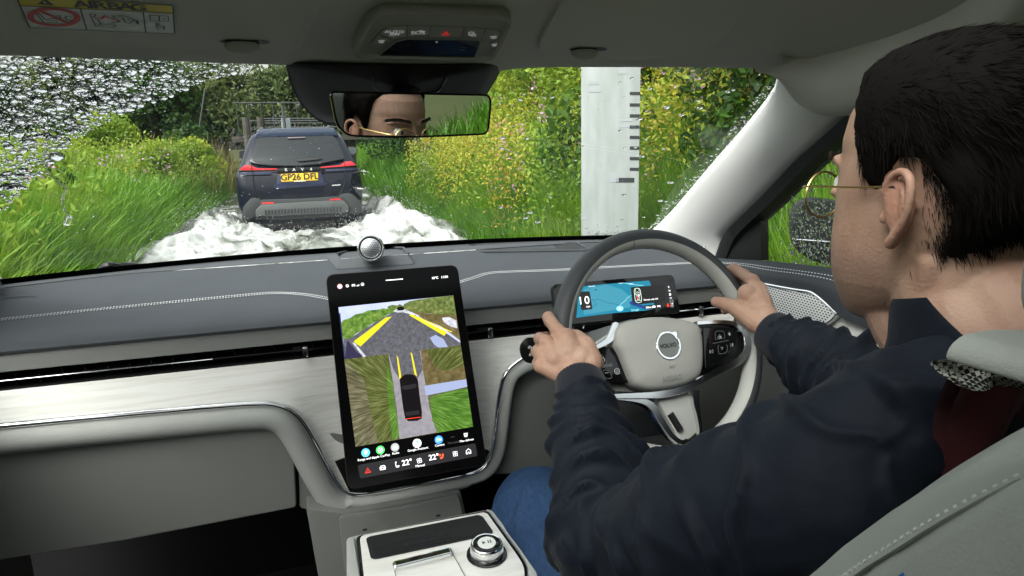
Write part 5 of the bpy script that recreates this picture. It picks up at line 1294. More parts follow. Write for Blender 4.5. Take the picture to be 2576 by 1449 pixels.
pic('shown_splash', ((505, 312), (522, 302), (570, 302), (600, 314), (660, 340), (600, 330), (560, 318), (530, 320)), e_foam, L3)
pic('shown_splash', ((780, 350), (820, 345), (862, 365), (868, 410), (820, 395), (790, 372)), e_foam, L3)
pic('guide_band', ((283, 487), (470, 348), (497, 343), (320, 512)), e_yel, L3)
MB().ribbon([ts(p, L4) for p in ((283, 484), (468, 346))], 0.0012, TP.n).build('guide_line', e_yel, SCR)
pic('guide_band', ((592, 333), (612, 334), (810, 430), (794, 452)), e_yel, L3)
MB().ribbon([ts(p, L4) for p in ((605, 330), (836, 430))], 0.0018, TP.n).build('guide_line', e_yel, SCR)
pic('shown_lens_blob', ((712, 462), (745, 446), (790, 470), (815, 515), (760, 518), (735, 500)), e_blue, L3)
pic('shown_bonnet', ((205, 318), (215, 420), (232, 580), (228, 583), (198, 330)), emis('shown_dark_blue', (0.02, 0.025, 0.08), ES), L3)
pic('shown_bonnet', ((245, 475), (300, 545), (350, 570), (230, 584)), emis('shown_purple', (0.03, 0.025, 0.06), ES), L3)
pic('shown_kerb', ((272, 490), (288, 492), (352, 568), (335, 572)), e_foam, L4)
pic('shown_car_ahead', ((526, 293), (535, 288), (558, 286), (566, 292), (566, 306), (530, 310)), e_car, L4)
# top-down view
cen = tuple(ts((600, 800), L1)); cen2 = tuple(ts((560, 300), L1))
v_verge = scr_mat('shown_verge_streaks', (150, ES, [(0.025, 0.028, 0.015), (0.11, 0.10, 0.055), (0.27, 0.27, 0.17)], (1, 1, 1)), cen, 0.25)
v_olive = scr_mat('shown_olive_streaks', (170, ES, [(0.015, 0.022, 0.006), (0.085, 0.10, 0.025), (0.23, 0.24, 0.10)], (1, 1, 1)), cen, 0.25)
v_green = scr_mat('shown_green_streaks', (170, ES, [(0.012, 0.045, 0.008), (0.07, 0.17, 0.02), (0.24, 0.36, 0.09)], (1, 1, 1)), cen, 0.25)
pic('topdown_view', ((228, 583), (887, 505), (957, 966), (292, 1080)), v_verge, L1)
pic('shown_green', ((230, 584), (380, 566), (475, 556), (500, 690), (510, 860), (530, 1035), (420, 1058), (380, 900), (340, 700)), v_olive, L2)
pic('shown_green', ((468, 600), (500, 720), (515, 850), (545, 1020), (500, 1040), (480, 860), (470, 720)), v_green, L2 + 0.0001)
pic('shown_track', ((478, 556), (660, 534), (690, 700), (708, 850), (750, 998), (540, 1036), (525, 860), (500, 690)), e_path, L3 - 0.0001)
pic('shown_wet_road', ((480, 556), (655, 534), (672, 640), (645, 690), (545, 700), (505, 640)), e_road, L3)
pic('shown_brown', ((660, 534), (690, 530), (760, 640), (740, 730), (690, 740), (672, 640)), e_brown, L3)
pic('shown_bush', ((690, 530), (887, 505), (905, 620), (850, 640), (780, 650), (735, 620)), v_olive, L3)
pic('shown_brown', ((740, 625), (905, 615), (918, 700), (700, 745)), e_brown, L2 + 0.0001)
pic('shown_glare', ((680, 735), (820, 712), (918, 697), (924, 740), (800, 768), (690, 790)), e_blue, L3 + 0.0001)
pic('shown_green', ((712, 800), (800, 770), (925, 748), (957, 966), (760, 1000), (725, 930)), v_green, L3)
for q in (((524, 560), (534, 580), (551, 685), (540, 698)), ((603, 545), (612, 552), (640, 682), (626, 670))): pic('guide_band', q, e_yel, L4)
car = [ts(p, L4) for p in ((540, 700), (552, 680), (575, 668), (610, 667), (632, 676), (645, 700), (655, 790), (668, 880), (667, 920), (640, 934), (590, 936), (572, 920), (560, 860), (548, 770))]
MB().poly(car).build('shown_car', e_car, SCR, smooth=0)
c1 = sum(car, Vector()) / len(car)
MB().ribbon([c1 + (p - c1) * 0.98 + TP.n * 0.0002 for p in car], 0.0006, TP.n, True).build('shown_car_edge', e_car3, SCR)
for q in (((556, 735), (632, 722), (640, 742), (618, 750), (570, 758), (552, 750)), ((572, 885), (650, 872), (655, 895), (580, 905))): pic('shown_car_glass', q, e_car2, L4 + 0.0003)
MB().ribbon([ts(p, L4 + 0.0003) for p in ((578, 922), (660, 912))], 0.0008, TP.n).build('shown_tail_lights', e_red, SCR)
# status row, shortcut row, climate bar
tu = (ts((1000, 1150)) - ts((260, 1285))).normalized(); tv_ = TP.n.cross(tu)
px2m = (ts((600, 600)) - ts((601, 600))).length
def tt(s, p, px, m=e_white, bold=0.0): text(s, ts(p, L2), tu, tv_, px * px2m * 1.35, m, SCR, bold=bold)
MB().ribbon([ts((463, 138), L2), ts((560, 130), L2)], 0.0014, TP.n).build('drag_bar', e_white, SCR)
tt('16°C', (741, 124), 14, bold=0.02); tt('11:04', (795, 119), 14, bold=0.02); tt('5G', (280, 166), 12, bold=0.03)
MB().disc(TP, ts((203, 172), L2), 14 * px2m).build('status_icon', emis('lit_peach', (0.75, 0.30, 0.28), 1), SCR)
MB().disc(TP, ts((201, 174), L3), 10 * px2m).build('status_icon', emis('lit_sky', (0.25, 0.50, 0.85), 1), SCR); MB().disc(TP, ts((203, 172), L4), 4 * px2m, 6 * px2m).build('status_icon', e_white, SCR)
MB().ring(TP, ts((245, 169), L2), 5 * px2m, 8 * px2m).build('status_icon', e_white, SCR); MB().ring(TP, ts((331, 160), L2), 7 * px2m, 9 * px2m).build('status_icon', e_white, SCR); MB().poly([ts(p, L2) for p in ((327, 160), (336, 156), (331, 166))]).build('status_icon', e_white, SCR)
for k in range(4): MB().poly([ts((298 + k * 4.5 + a, 171 - b - k * 0.5), L2) for a, b in ((0, 0), (3, 0), (3, 4 + 2.5 * min(k, 2)), (0, 4 + 2.5 * min(k, 2)))]).build('signal_bar', e_white if k < 3 else e_grey, SCR)
for p, r_, m_, lb, lp in (((349, 1113), 23, e_lblue, 'Range and t...', (352, 1148)), ((432, 1098), 23, e_green, 'Apple CarPlay', (436, 1133)), ((515, 1083), 23, e_grey, 'Radio', (519, 1116)), ((640, 1060), 24, e_white, 'Google Assistant', (645, 1093)), ((763, 1040), 23, e_bl, 'Camera', (768, 1070))):
    MB().disc(TP, ts(p, L2), r_ * px2m, n=40).build('app_icon', m_, SCR, smooth=0); tt(lb, lp, 12.5)
tt('One pedal', (846, 1055), 12, e_dim); tt('Max defrost', (921, 1043), 12.5)
sub = MB(); pin = [ts((349 + a, 1113 + b), L3) for a, b in ((-9, -6), (-5, -12), (4, -13), (10, -8), (8, 2), (1, 14), (-7, 3))]
sub.poly(pin).build('pin_mark', e_white, SCR, smooth=0)
MB().ring(TP, ts((432, 1098), L3), 11 * px2m, 14 * px2m).poly([ts((432 + a, 1098 + b), L3) for a, b in ((-3, -7), (8, -1), (-2, 6))]).build('play_mark', e_white, SCR, smooth=0)
MB().poly([ts((515 + a, 1083 + b), L3) for a, b in ((-13, -3), (12, -8), (14, 8), (-11, 12))]).ribbon([ts((503, 1078), L3), ts((525, 1066), L3)], 0.0005, TP.n).build('radio_mark', emis('lit_pale', (0.6, 0.62, 0.6), 1), SCR, smooth=0)
MB().poly(round_poly([ts((640 + a, 1058 + b), L3) for a, b in ((-5, -13), (4, -15), (6, 2), (-3, 4))], 0.0008)).build('microphone_mark', e_bl, SCR, smooth=0)
MB().ribbon([ts((640 + a, 1060 + b), L3) for a, b in ((-10, -2), (-7, 8), (1, 11), (9, 6), (10, -5))], 0.0008, TP.n).ribbon([ts((642, 1072), L3), ts((643, 1080), L3)], 0.0008, TP.n).build('microphone_stand', e_org, SCR, smooth=0)
MB().ribbon([ts((763 + a, 1040 + b), L3) for a, b in ((-12, -8), (2, -10), (4, 6), (-10, 9))], 0.0006, TP.n, True).poly([ts((763 + a, 1040 + b), L3) for a, b in ((5, -3), (12, -10), (13, 6), (6, 2))]).build('camera_mark', e_white, SCR, smooth=0)
text('P', ts((759, 1039), L3), tu, tv_, 13 * px2m, e_white, SCR)
MB().ribbon([ts((841 + a, 1025 + b), L2) for a, b in ((-10, 4), (-2, -4), (8, -2), (10, 3))], 0.0007, TP.n).build('pedal_mark', e_dim, SCR)
MB().ribbon([ts((916 + a, 1012 + b), L2) for a, b in ((-12, -7), (10, -10), (7, 5), (-8, 8))], 0.0007, TP.n, True).ribbon([ts((910, 1004), L2), ts((911, 1026), L2)], 0.0006, TP.n).ribbon([ts((916, 1003), L2), ts((917, 1025), L2)], 0.0006, TP.n).ribbon([ts((922, 1002), L2), ts((923, 1024), L2)], 0.0006, TP.n).build('defrost_mark', e_white, SCR)
MB().poly(tsl(((303, 1184), (970, 1060), (982, 1132), (318, 1260)), L1, 0.003)).build('climate_bar', e_panel, SCR, smooth=0)
tt('22°', (583, 1169), 31, bold=0.015); tt('22°', (735, 1139), 31, bold=0.015); tt('Manual', (658, 1186), 14)
MB().ribbon([ts((362 + a, 1217 + b), L2) for a, b in ((-16, 12), (-2, -17), (16, 6))], 0.0011, TP.n, True).ribbon([ts((362 + a, 1219 + b), L2) for a, b in ((-8, 7), (-1, -7), (8, 4))], 0.0009, TP.n, True).build('hazard_mark', e_red, SCR)
MB().ribbon([ts((446 + a, 1198 + b), L2) for a, b in ((-16, 2), (-11, -9), (8, -13), (15, -4), (15, 8), (-15, 13))], 0.0010, TP.n, True).ribbon([ts((446 + a, 1198 + b), L2) for a, b in ((-16, 0), (15, -5))], 0.0008, TP.n).disc(TP, ts((438, 1203), L2), 0.0012).disc(TP, ts((454, 1200), L2), 0.0012).build('car_mark', e_white, SCR)
MB().ribbon([ts((525 + a, 1183 + b), L2) for a, b in ((-8, -17), (-6, -2), (-2, 12), (12, 10), (14, 4), (4, 4))], 0.0011, TP.n).disc(TP, ts((520, 1168), L2), 0.0012).build('seat_mark', e_white, SCR)
fan = MB()
for k in range(4):
    a = k * pi / 2 + 0.5; fan.ring(TP, ts((653 + 9 * cos(a), 1158 + 9 * sin(a)), L2), 5.0 * px2m, 7.2 * px2m, n=16)
fan.build('fan_mark', e_white, SCR)
MB().ribbon([ts((777 + a, 1133 + b), L2) for a, b in ((8, -14), (9, -4), (5, 9), (-6, 12))], 0.0026, TP.n).ring(TP, ts((769, 1127), L2), 3 * px2m, 6.5 * px2m).build('seat_heat_mark', e_org, SCR)
for a, b in ((-7, -6), (6, -8), (-5, 8), (8, 6)):
    MB().ribbon([ts((855 + a + c, 1119 + b + d), L2) for c, d in ((-5, -5), (5, -6), (6, 5), (-4, 6))], 0.0008, TP.n, True).build('grid_mark', e_white, SCR)
MB().ribbon([ts((931 + a, 1107 + b), L2) for a, b in ((-12, 14), (-13, -4), (-1, -16), (12, -7), (14, 10), (5, 12), (4, 2), (-4, 3), (-3, 13))], 0.0010, TP.n, True).build('home_mark', e_white, SCR)

# ---- instrument display behind the steering wheel
ID = thing('instrument_display', 'slim wide instrument display behind the steering wheel showing a blue map', 'display', (0.41, 1.17, 1.07))
idz = zz(1700, 840, 5.152)
IP = Plane(at(1552, 757, Y=1.165), (0.02, -1, 0.30), (1, 0, 0))
def ip_(p, h=0.0): return IP.at(*idz(*p), h)
def ipl(pts, h=0.0, r=0.0):
    q = [ip_(p, h) for p in pts]; return round_poly(q, r) if r else q
oq = ipl(((128, 252), (2088, 88), (2205, 715), (215, 915)), 0.0, 0.011); c0 = sum(oq, Vector()) / len(oq)
MB().loft([[c0 + (p - c0) * 0.94 - IP.n * 0.024 for p in oq], [p - IP.n * 0.012 for p in oq], [p - IP.n * 0.001 for p in oq], [c0 + (p - c0) * 0.993 for p in oq]]).build('casing', black_m, ID, smooth=40)
IS = MB().poly([c0 + (p - c0) * 0.99 + IP.n * 0.0003 for p in oq]).build('screen_glass', mat('display_glass', (0.012, 0.012, 0.013), 0.04), ID, smooth=0)
def ic(name, pts, m, h, r=0.0): return MB().poly(ipl(pts, h, r)).build(name, m, IS, smooth=0)
e_map = emis('map_blue', (0.010, 0.115, 0.175), 1.0); e_map2 = emis('map_dark_blue', (0.012, 0.035, 0.13), 1.0); e_map3 = emis('map_light', (0.030, 0.150, 0.205), 1.0); e_line = emis('map_line', (0.006, 0.045, 0.09), 1.0); e_lab = emis('map_label', (0.75, 0.85, 0.88), 1.0)
e_pan = emis('panel_dark', (0.012, 0.012, 0.012), 1.0); e_mint = emis('lit_mint', (0.62, 0.75, 0.62), 1.0); e_goog = emis('lit_teal', (0.25, 0.55, 0.55), 1.0)
ic('map', ((560, 300), (720, 270), (1200, 228), (1690, 188), (1720, 250), (1790, 640), (1640, 672), (1100, 715), (620, 775), (520, 790)), e_map, L1)
ic('map_area', ((640, 330), (1000, 250), (1250, 330), (1420, 470), (1380, 620), (900, 700), (640, 740)), e_map3, L1 + 0.0001)
ic('map_lake', ((1368, 545), (1400, 522), (1440, 525), (1560, 575), (1640, 600), (1640, 660), (1560, 630), (1400, 578)), e_map2, L2)
ic('map_lake', ((805, 338), (830, 328), (862, 332), (850, 345), (815, 348)), e_map2, L2); ic('map_lake', ((720, 328), (742, 320), (760, 324), (745, 332)), e_map2, L2)
ml_ = MB()
for q in (((770, 495), (830, 505), (870, 485), (950, 515), (1040, 555), (1070, 545), (1100, 560), (1190, 575), (1218, 590)), ((780, 490), (820, 540), (855, 560), (800, 600), (760, 640)), ((1280, 640), (1400, 690)), ((1185, 680), (1160, 720))): ml_.ribbon([ip_(p, L2) for p in q], 0.0007, IP.n)
ml_.build('map_line', e_line, IS)
MB().ribbon([ip_(p, L2) for p in ((1218, 585), (1300, 520), (1340, 470), (1405, 425))], 0.0006, IP.n).ribbon([ip_(p, L2) for p in ((1300, 232), (1500, 262), (1600, 268))], 0.0007, IP.n).build('map_road', e_goog, IS)
iu = (ip_((2000, 700)) - ip_((600, 830))).normalized(); iv = IP.n.cross(iu); im = (ip_((1200, 500)) - ip_((1201, 500))).length
def it(s, p, px, m=e_white, bold=0.0): text(s, ip_(p, L3), iu, iv, px * im * 1.35, m, IS, bold=bold)
it('Church Rd', (765, 283), 17, e_lab); it('Chapel Ln', (1240, 232), 14, e_lab); it('Chapel Ln', (1398, 241), 14, e_lab)
MB().disc(IP, ip_((1221, 640), L2), 58 * im, 40 * im, n=36).build('position_disc', emis('lit_azure', (0.16, 0.42, 0.85), 1), IS, smooth=0)
MB().poly([ip_(p, L3) for p in ((1196, 658), (1216, 618), (1246, 655), (1220, 648))]).build('position_arrow', e_white, IS, smooth=0)
ic('speed_panel', ((560, 372), (735, 360), (782, 650), (600, 668)), e_pan, L2, 0.003)
it('0', (692, 510), 120, bold=0.0); it('mph', (710, 608), 27); it('1', (588, 520), 118)
ic('alert_panel', ((1395, 296), (1860, 262), (1950, 300), (1960, 530), (1430, 582)), e_pan, L2, 0.003)
def caricon(cx, cy, s, m_):
    f = lambda a, b: ip_((cx + a * s + b * s * 0.12, cy + b * s), L3)
    k = MB().ribbon([f(a, b) for a, b in ((-50, -80), (-38, -112), (0, -120), (34, -114), (50, -82), (52, 60), (44, 100), (0, 114), (-40, 104), (-52, 64))], 6 * im * s, IP.n, True)
    k.ribbon([f(a, b) for a, b in ((-42, -36), (0, -60), (40, -40), (44, -16), (0, -28), (-44, -12))], 5 * im * s, IP.n, True).ribbon([f(a, b) for a, b in ((-30, -106), (-28, -62))], 5 * im * s, IP.n).ribbon([f(a, b) for a, b in ((28, -106), (28, -64))], 5 * im * s, IP.n).ribbon([f(a, b) for a, b in ((-38, 84), (0, 72), (38, 80))], 5 * im * s, IP.n)
    k.build('car_outline', m_, IS)
    for i, (a, b) in enumerate(((-14, 2), (14, 0), (-14, 36), (14, 34), (-12, 66), (14, 64))):
        MB().poly(round_poly([f(a + c, b + d) for c, d in ((-10, -13), (10, -13), (10, 13), (-10, 13))], 4 * im * s)).build('seat_icon', e_white if i == 1 else e_red if i == 2 else e_grey, IS, smooth=0)
caricon(1512, 432, 1.0, e_mint); caricon(2058, 560, 0.52, e_grey)
it('Dismiss with OK', (1722, 492), 26)
ic('range_panel', ((1612, 592), (1900, 566), (1910, 632), (1622, 656)), e_pan, L2, 0.002)
it('200mi', (1684, 622), 28, bold=0.01); it('74%', (1848, 604), 28, bold=0.01)
MB().poly(round_poly([ip_(p, L3) for p in ((1738, 598), (1790, 593), (1794, 624), (1742, 628))], 0.0008)).build('battery_icon', e_white, IS, smooth=0)
for ch, p, m_, b in (('R', (2009, 295), e_white, 0), ('N', (2021, 354), e_white, 0), ('D', (2031, 414), e_white, 0.06)): it(ch, p, 30, m_, b)
MB().ribbon([ip_(p, L3) for p in ((2030, 482), (2028, 462), (2048, 462), (2056, 470), (2044, 480))], 0.0006, IP.n).build('mode_mark', e_white, IS)
it('Google', (1467, 662), 32, e_goog)
MB().disc(IP, ip_((1994, 570), L3), 10 * im, n=12).poly([ip_(p, L3) for p in ((1980, 582), (2006, 580), (2022, 604), (2004, 612), (1998, 606), (1990, 614), (1978, 606))]).build('seatbelt_warning', e_red, IS, smooth=0)
# binnacle foot between the display and the column
MB().prism([at(*idz(*p), Y=1.175) for p in ((480, 800), (660, 885), (1220, 860), (2060, 770), (2060, 1000), (700, 1100), (480, 980))], (0, 0.03, 0)).build('display_foot', gloss_m, ID, bevel=0.003)
MB().tube([at(*idz(*p), Y=1.172) for p in ((630, 960), (650, 900), (690, 880), (1200, 815))], 0.0012, 5).build('foot_edge', chrome_m, ID)
# ================================================================== STEERING WHEEL
SW = thing('steering_wheel', 'two-tone charcoal and pale grey steering wheel with satin chrome spokes, gripped by the driver', 'steering wheel', (0.3757, 0.9455, 1.096))
WA, WB = 0.4154, 0.09
wn = Vector((sin(WB) * cos(WA), -cos(WB) * cos(WA), sin(WA)))
WC = Vector((0.3785, 0.9505, 1.0955)); WR = 0.1775
WP = Plane(WC, wn, wn.cross(Vector((0, 0, 1))) * -1)
def wz_(x0, y0, s):
    f = zz(x0, y0, s); return lambda p, h=0.0: WP.at(*f(*p), h)
w1 = wz_(1600, 700, 1.9322)      # enlarged view of the wheel
def rimsec(a, r0, r1, n0, n1, k0, k1, n):
    """Part of the rim's oval section at angle a: from section angle k0 to k1."""
    o = []
    for k in range(n + 1):
        t = k0 + (k1 - k0) * k / n
        o.append(WP.P((WR + r0 * cos(t)) * cos(a), (WR + r0 * cos(t)) * sin(a), n0 * sin(t)))
    return o
rim_dark = mat('rim_charcoal_leather', (0.045, 0.048, 0.053), 0.5, bump=0.3, bscale=900); rim_pale = mat('rim_pale_leather', (0.42, 0.42, 0.40), 0.55, bump=0.3, bscale=900)
N_ = 160
rows_d = []; rows_p = []
for i in range(N_ + 1):
    a = 2 * pi * i / N_
    rows_d.append(rimsec(a, 0.0160, 0, 0.0185, 0, radians(-150), radians(108), 18))
    rows_p.append(rimsec(a, 0.0158, 0, 0.0183, 0, radians(106), radians(212), 11))
MB().grid(rows_d).build('outer_rim', rim_dark, SW, smooth=80)
MB().grid(rows_p).build('inner_rim', rim_pale, SW, smooth=80)
stm = MB()
for i in range(0, 260):
    a = 2 * pi * i / 260
    for t0, t1 in ((radians(196), radians(208)), (radians(214), radians(222))):
        da = 0.006 if i % 2 else -0.006
        stm.tube([WP.P((WR + 0.0162 * cos(t0)) * cos(a), (WR + 0.0162 * cos(t0)) * sin(a), 0.0187 * sin(t0)), WP.P((WR + 0.0162 * cos(t1)) * cos(a + da), (WR + 0.0162 * cos(t1)) * sin(a + da), 0.0187 * sin(t1))], 0.0007, 4)
tag(stm.build('rim_stitching', black_m, SW), kind='stuff')
for ang in (radians(97),):
    MB().tube(rimsec(ang, 0.0161, 0, 0.0186, 0, radians(106), radians(205), 10), 0.0008, 5).build('rim_seam', lowgrey_m, SW)
# hub
hub = [w1(p, 0.028) for p in ((640, 618), (760, 570), (870, 556), (1000, 565), (1110, 592), (1150, 640), (1162, 760), (1158, 870), (1130, 930), (1050, 975), (950, 1000), (840, 1010), (760, 985), (720, 940), (660, 790), (625, 720))]
hub = smooth_path(hub, 3, closed=True); hc = sum(hub, Vector()) / len(hub)
rings = []
for s, h in ((0.93, -0.045), (0.985, -0.03), (1.0, -0.014), (0.985, -0.005), (0.94, 0.002), (0.85, 0.006), (0.6, 0.010), (0.3, 0.012), (0.02, 0.012)):
    rings.append([hc + (p - hc) * s + wn * h for p in hub])
hub_m = mat('hub_pale_leather', (0.36, 0.355, 0.335), 0.55, spec=0.35, bump=0.3, bscale=900)
HUB = MB().loft(rings).build('hub', hub_m, SW, smooth=70)
cr = [w1(p, 0.0345) for p in ((705, 870), (780, 905), (880, 915), (1000, 890), (1100, 850), (1150, 812))]
emb = mat('embossed_grey_mark', (0.22, 0.22, 0.21), 0.5)
wu = (w1((1100, 700)) - w1((700, 760))).normalized(); wv = wn.cross(wu)
wm = (w1((900, 700)) - w1((901, 700))).length
text('AIRBAG', w1((967, 930), 0.0385), wu, wv, 0.0105, emb, HUB, bold=0.005)
MB().ribbon([w1((952, 848), 0.0405), w1((954, 872), 0.0405)], 0.0011, wn).ribbon([w1(p, 0.0405) for p in ((956, 858), (985, 853), (978, 866), (962, 866), (956, 860))], 0.0008, wn).build('horn_mark', emb, HUB)
# maker's ring emblem with arrow
ec = w1((943, 733), 0.0405); EP = Plane(ec, (wn + Vector((0, 0, 0.0))), WP.u)
er = 0.0225 * 1.0
er = 72 * wm
rings = [[EP.P(r * cos(2 * pi * k / 48), r * sin(2 * pi * k / 48), h) for k in range(48)] for r, h in ((er, -0.003), (er, 0.0012), (er * 0.97, 0.002), (er * 0.86, 0.002), (er * 0.82, 0.0004))]
EMB = MB().loft(rings, False).build('emblem_ring', bright_m, HUB, smooth=40)
MB().disc(EP, ec, er * 0.83, h=0.0006, n=48).build('emblem_face', mat('emblem_silver', (0.24, 0.25, 0.24), 0.4, metal=0.6), HUB, smooth=0)
MB().prism([w1(p, 0.043) for p in ((952, 657), (999, 645), (1002, 700), (988, 690), (978, 672))], wn * -0.004).build('emblem_arrow', bright_m, HUB, bevel=0.0006)
text('VOLVO', w1((945, 734), 0.0422), wu, wv, 28 * wm * 1.05, mat('emblem_letter', (0.03, 0.03, 0.032), 0.4), HUB, bold=0.02)
# gloss black switch panels
for nm, pts in (('left_switches', ((500, 740), (610, 742), (640, 760), (735, 955), (560, 950), (515, 880))), ('right_switches', ((1148, 625), (1345, 625), (1362, 690), (1350, 760), (1240, 850), (1165, 880)))):
    MB().prism(round_poly([w1(p, 0.016) for p in pts], 0.006), wn * -0.025).build('switch_panel', gloss_m, SW, bevel=0.003)
sw_m = mat('switch_white', (0.6, 0.62, 0.62), 0.5)
key_m = mat('switch_edge', (0.10, 0.105, 0.11), 0.25)
for q in (((1228, 700), (1226, 655), (1240, 645), (1280, 648), (1286, 690)), ((1242, 735), (1248, 785), (1290, 780), (1302, 760), (1300, 730)), ((525, 850), (515, 790), (545, 790), (575, 840)), ((548, 880), (590, 885), (605, 930), (570, 935))):
    MB().ribbon(round_poly([w1(p, 0.0172) for p in q], 0.003), 0.0012, wn).build('switch_outline', key_m, SW)
MB().ribbon([w1(p, 0.0172) for p in ((525, 862), (605, 850))], 0.005, wn).build('switch_divider', key_m, SW); MB().ribbon([w1(p, 0.0172) for p in ((1212, 722), (1308, 702))], 0.0012, wn).build('switch_divider', key_m, SW)
mk = MB().ribbon([w1(p, 0.0174) for p in ((1246, 680), (1254, 667), (1262, 679))], 0.0008, wn, True).ribbon([w1(p, 0.0174) for p in ((1260, 745), (1268, 758), (1276, 743))], 0.0008, wn, True)
mk.ribbon([w1(p, 0.0174) for p in ((1213, 758), (1213, 780), (1199, 770))], 0.0008, wn, True).ribbon([w1((1195, 760), 0.0174), w1((1196, 782), 0.0174)], 0.0008, wn).ribbon([w1(p, 0.0174) for p in ((1318, 722), (1320, 742), (1332, 731))], 0.0008, wn, True).ribbon([w1((1333, 718), 0.0174), w1((1334, 740), 0.0174)], 0.0008, wn)
mk.ribbon([w1(p, 0.0174) for p in ((1308, 662), (1314, 676), (1321, 664))], 0.0007, wn).ribbon([w1((1313, 656), 0.0174), w1((1313, 668), 0.0174)], 0.0016, wn)
mk.ribbon([w1(p, 0.0174) for p in ((562, 900), (584, 897))], 0.0009, wn).build('switch_mark', sw_m, SW)
text('OK', w1((1255, 687), 0.0174), wu, wv, 0.0062, sw_m, SW)
MB().ring(WP, w1((545, 822), 0.0174), 0.0034, 0.0042).ring(WP, w1((634, 889), 0.0174), 0.0040, 0.0048).ring(WP, w1((634, 889), 0.0174), 0.0016, 0.0022).build('switch_mark', sw_m, SW)
# spokes: satin metal strips around the switch panels and down to the rim
spoke_m = mat('satin_spoke', (0.76, 0.77, 0.77), 0.2, metal=1.0)
def bar(pts, wd, h=0.018, d=0.012, m=spoke_m, name='spoke'):
    c = smooth_path([w1(p, h) for p in pts], 5); up = []; rows = []
    N = len(c)
    for i, p in enumerate(c):
        a = c[max(0, i - 1)]; b = c[min(N - 1, i + 1)]; t = (b - a).normalized(); s = t.cross(wn).normalized()
        f = i / (N - 1) * (len(wd) - 1); k = min(len(wd) - 2, int(f)); w_ = (wd[k] + (wd[k + 1] - wd[k]) * (f - k)) * wm / 2
        rows.append([p - s * w_ - wn * d, p - s * w_ - wn * 0.002, p - s * w_ * 0.8, p + s * w_ * 0.8, p + s * w_ - wn * 0.002, p + s * w_ - wn * d])
    return MB().loft(rows).build(name, m, SW, smooth=40)
bar(((490, 755), (560, 720), (602, 690), (622, 640), (636, 595)), (18, 26, 30, 24, 18), 0.022)
bar(((1120, 598), (1220, 592), (1330, 598), (1390, 640)), (20, 22, 26, 30), 0.018)
bar(((1400, 640), (1425, 700), (1420, 770), (1370, 830), (1240, 890), (1130, 950), (1030, 1000), (880, 1030), (620, 1040)), (40, 52, 50, 40, 40, 34, 40, 40, 26), 0.014, 0.016)
bar(((600, 1046), (760, 1062), (850, 1100), (900, 1180), (960, 1270), (1010, 1315)), (22, 30, 44, 40, 34, 30), 0.010, 0.014)
bar(((1110, 1000), (1115, 1080), (1128, 1150), (1140, 1230), (1135, 1300)), (50, 40, 28, 24, 20), 0.010, 0.014)
bar(((990, 1300), (1030, 1318), (1060, 1305)), (30, 28, 22), 0.008, 0.014)
MB().prism(round_poly([w1(p, 0.003) for p in ((880, 1060), (960, 1035), (1085, 1028), (1130, 1250), (1060, 1310), (1010, 1308))], 0.01), wn * -0.02).build('lower_spoke_cover', rim_pale, SW, bevel=0.004)
MB().tube([w1((955, 1145), 0.004), w1((1015, 1245), 0.004)], 0.006, 8).build('spoke_slot', black_m, SW)
MB().prism([w1(p, -0.004) for p in ((505, 720), (625, 640), (740, 960), (760, 1020), (560, 1010), (500, 900))], wn * -0.02).build('left_spoke_back', rim_pale, SW, bevel=0.005)
MB().prism([w1(p, -0.004) for p in ((1130, 600), (1400, 620), (1430, 760), (1140, 960))], wn * -0.02).build('right_spoke_back', rim_dark, SW, bevel=0.005)
# column and stalk
COLM = thing('steering_column', 'dark steering column with a gloss black wiper stalk left of the wheel', 'steering column', (0.39, 1.1, 1.03))
MB().tube([WC - wn * 0.03, WC - wn * 0.08, WC - wn * 0.22, WC - wn * 0.34], [0.045, 0.055, 0.06, 0.06], 24).build('shroud', lowgrey_m, COLM, smooth=60)
MB().box(WC - wn * 0.16 + Vector((0, 0, -0.05)), (0.15, 0.22, 0.09), Matrix.Rotation(WA, 3, 'X')).build('lower_shroud', lowgrey_m, COLM, bevel=0.025, bseg=4)
stp = Plane(at(1333, 882, Y=1.03), (-0.35, -0.93, 0.15), (1, -0.3, 0))
stz = zz(1600, 800, 2.862)
se = stp.at(*stz(163, 845)); MB().tube([se - stp.n * 0.002, se - stp.n * 0.05 + Vector((0.03, 0.0, 0)), WC - wn * 0.11], [0.0205, 0.016, 0.012], 20).build('wiper_stalk', black_m, COLM)
MB().loft([[stp.P(*(Vector((stp.uv(se)[0] + r * cos(2 * pi * k / 32) * 0.80, stp.uv(se)[1] + r * sin(2 * pi * k / 32)))), h) for k in range(32)] for r, h in ((0.0215, -0.004), (0.0215, 0.0), (0.0200, 0.0015), (0.001, 0.002))]).build('stalk_end', gloss_m, COLM)
sg = MB()
for cy in (818, 882):
    for q in (((-14, 12), (-12, -4), (0, -14), (14, -6), (14, 10)), ((-10, 0), (10, -6)), ((-4, 14), (0, 4), (6, 12))):
        sg.ribbon([stp.at(*stz(158 + (cy - 818) * 0.15 + a, cy + b), 0.0025) for a, b in q], 0.0008, stp.n)
sg.build('wiper_mark', sw_m, COLM)
# ================================================================== DRIVER
PER = thing('person', 'man driving, seen from behind his left shoulder, in a navy jacket with short dark hair', 'person', (0.385, 0.35, 0.75))

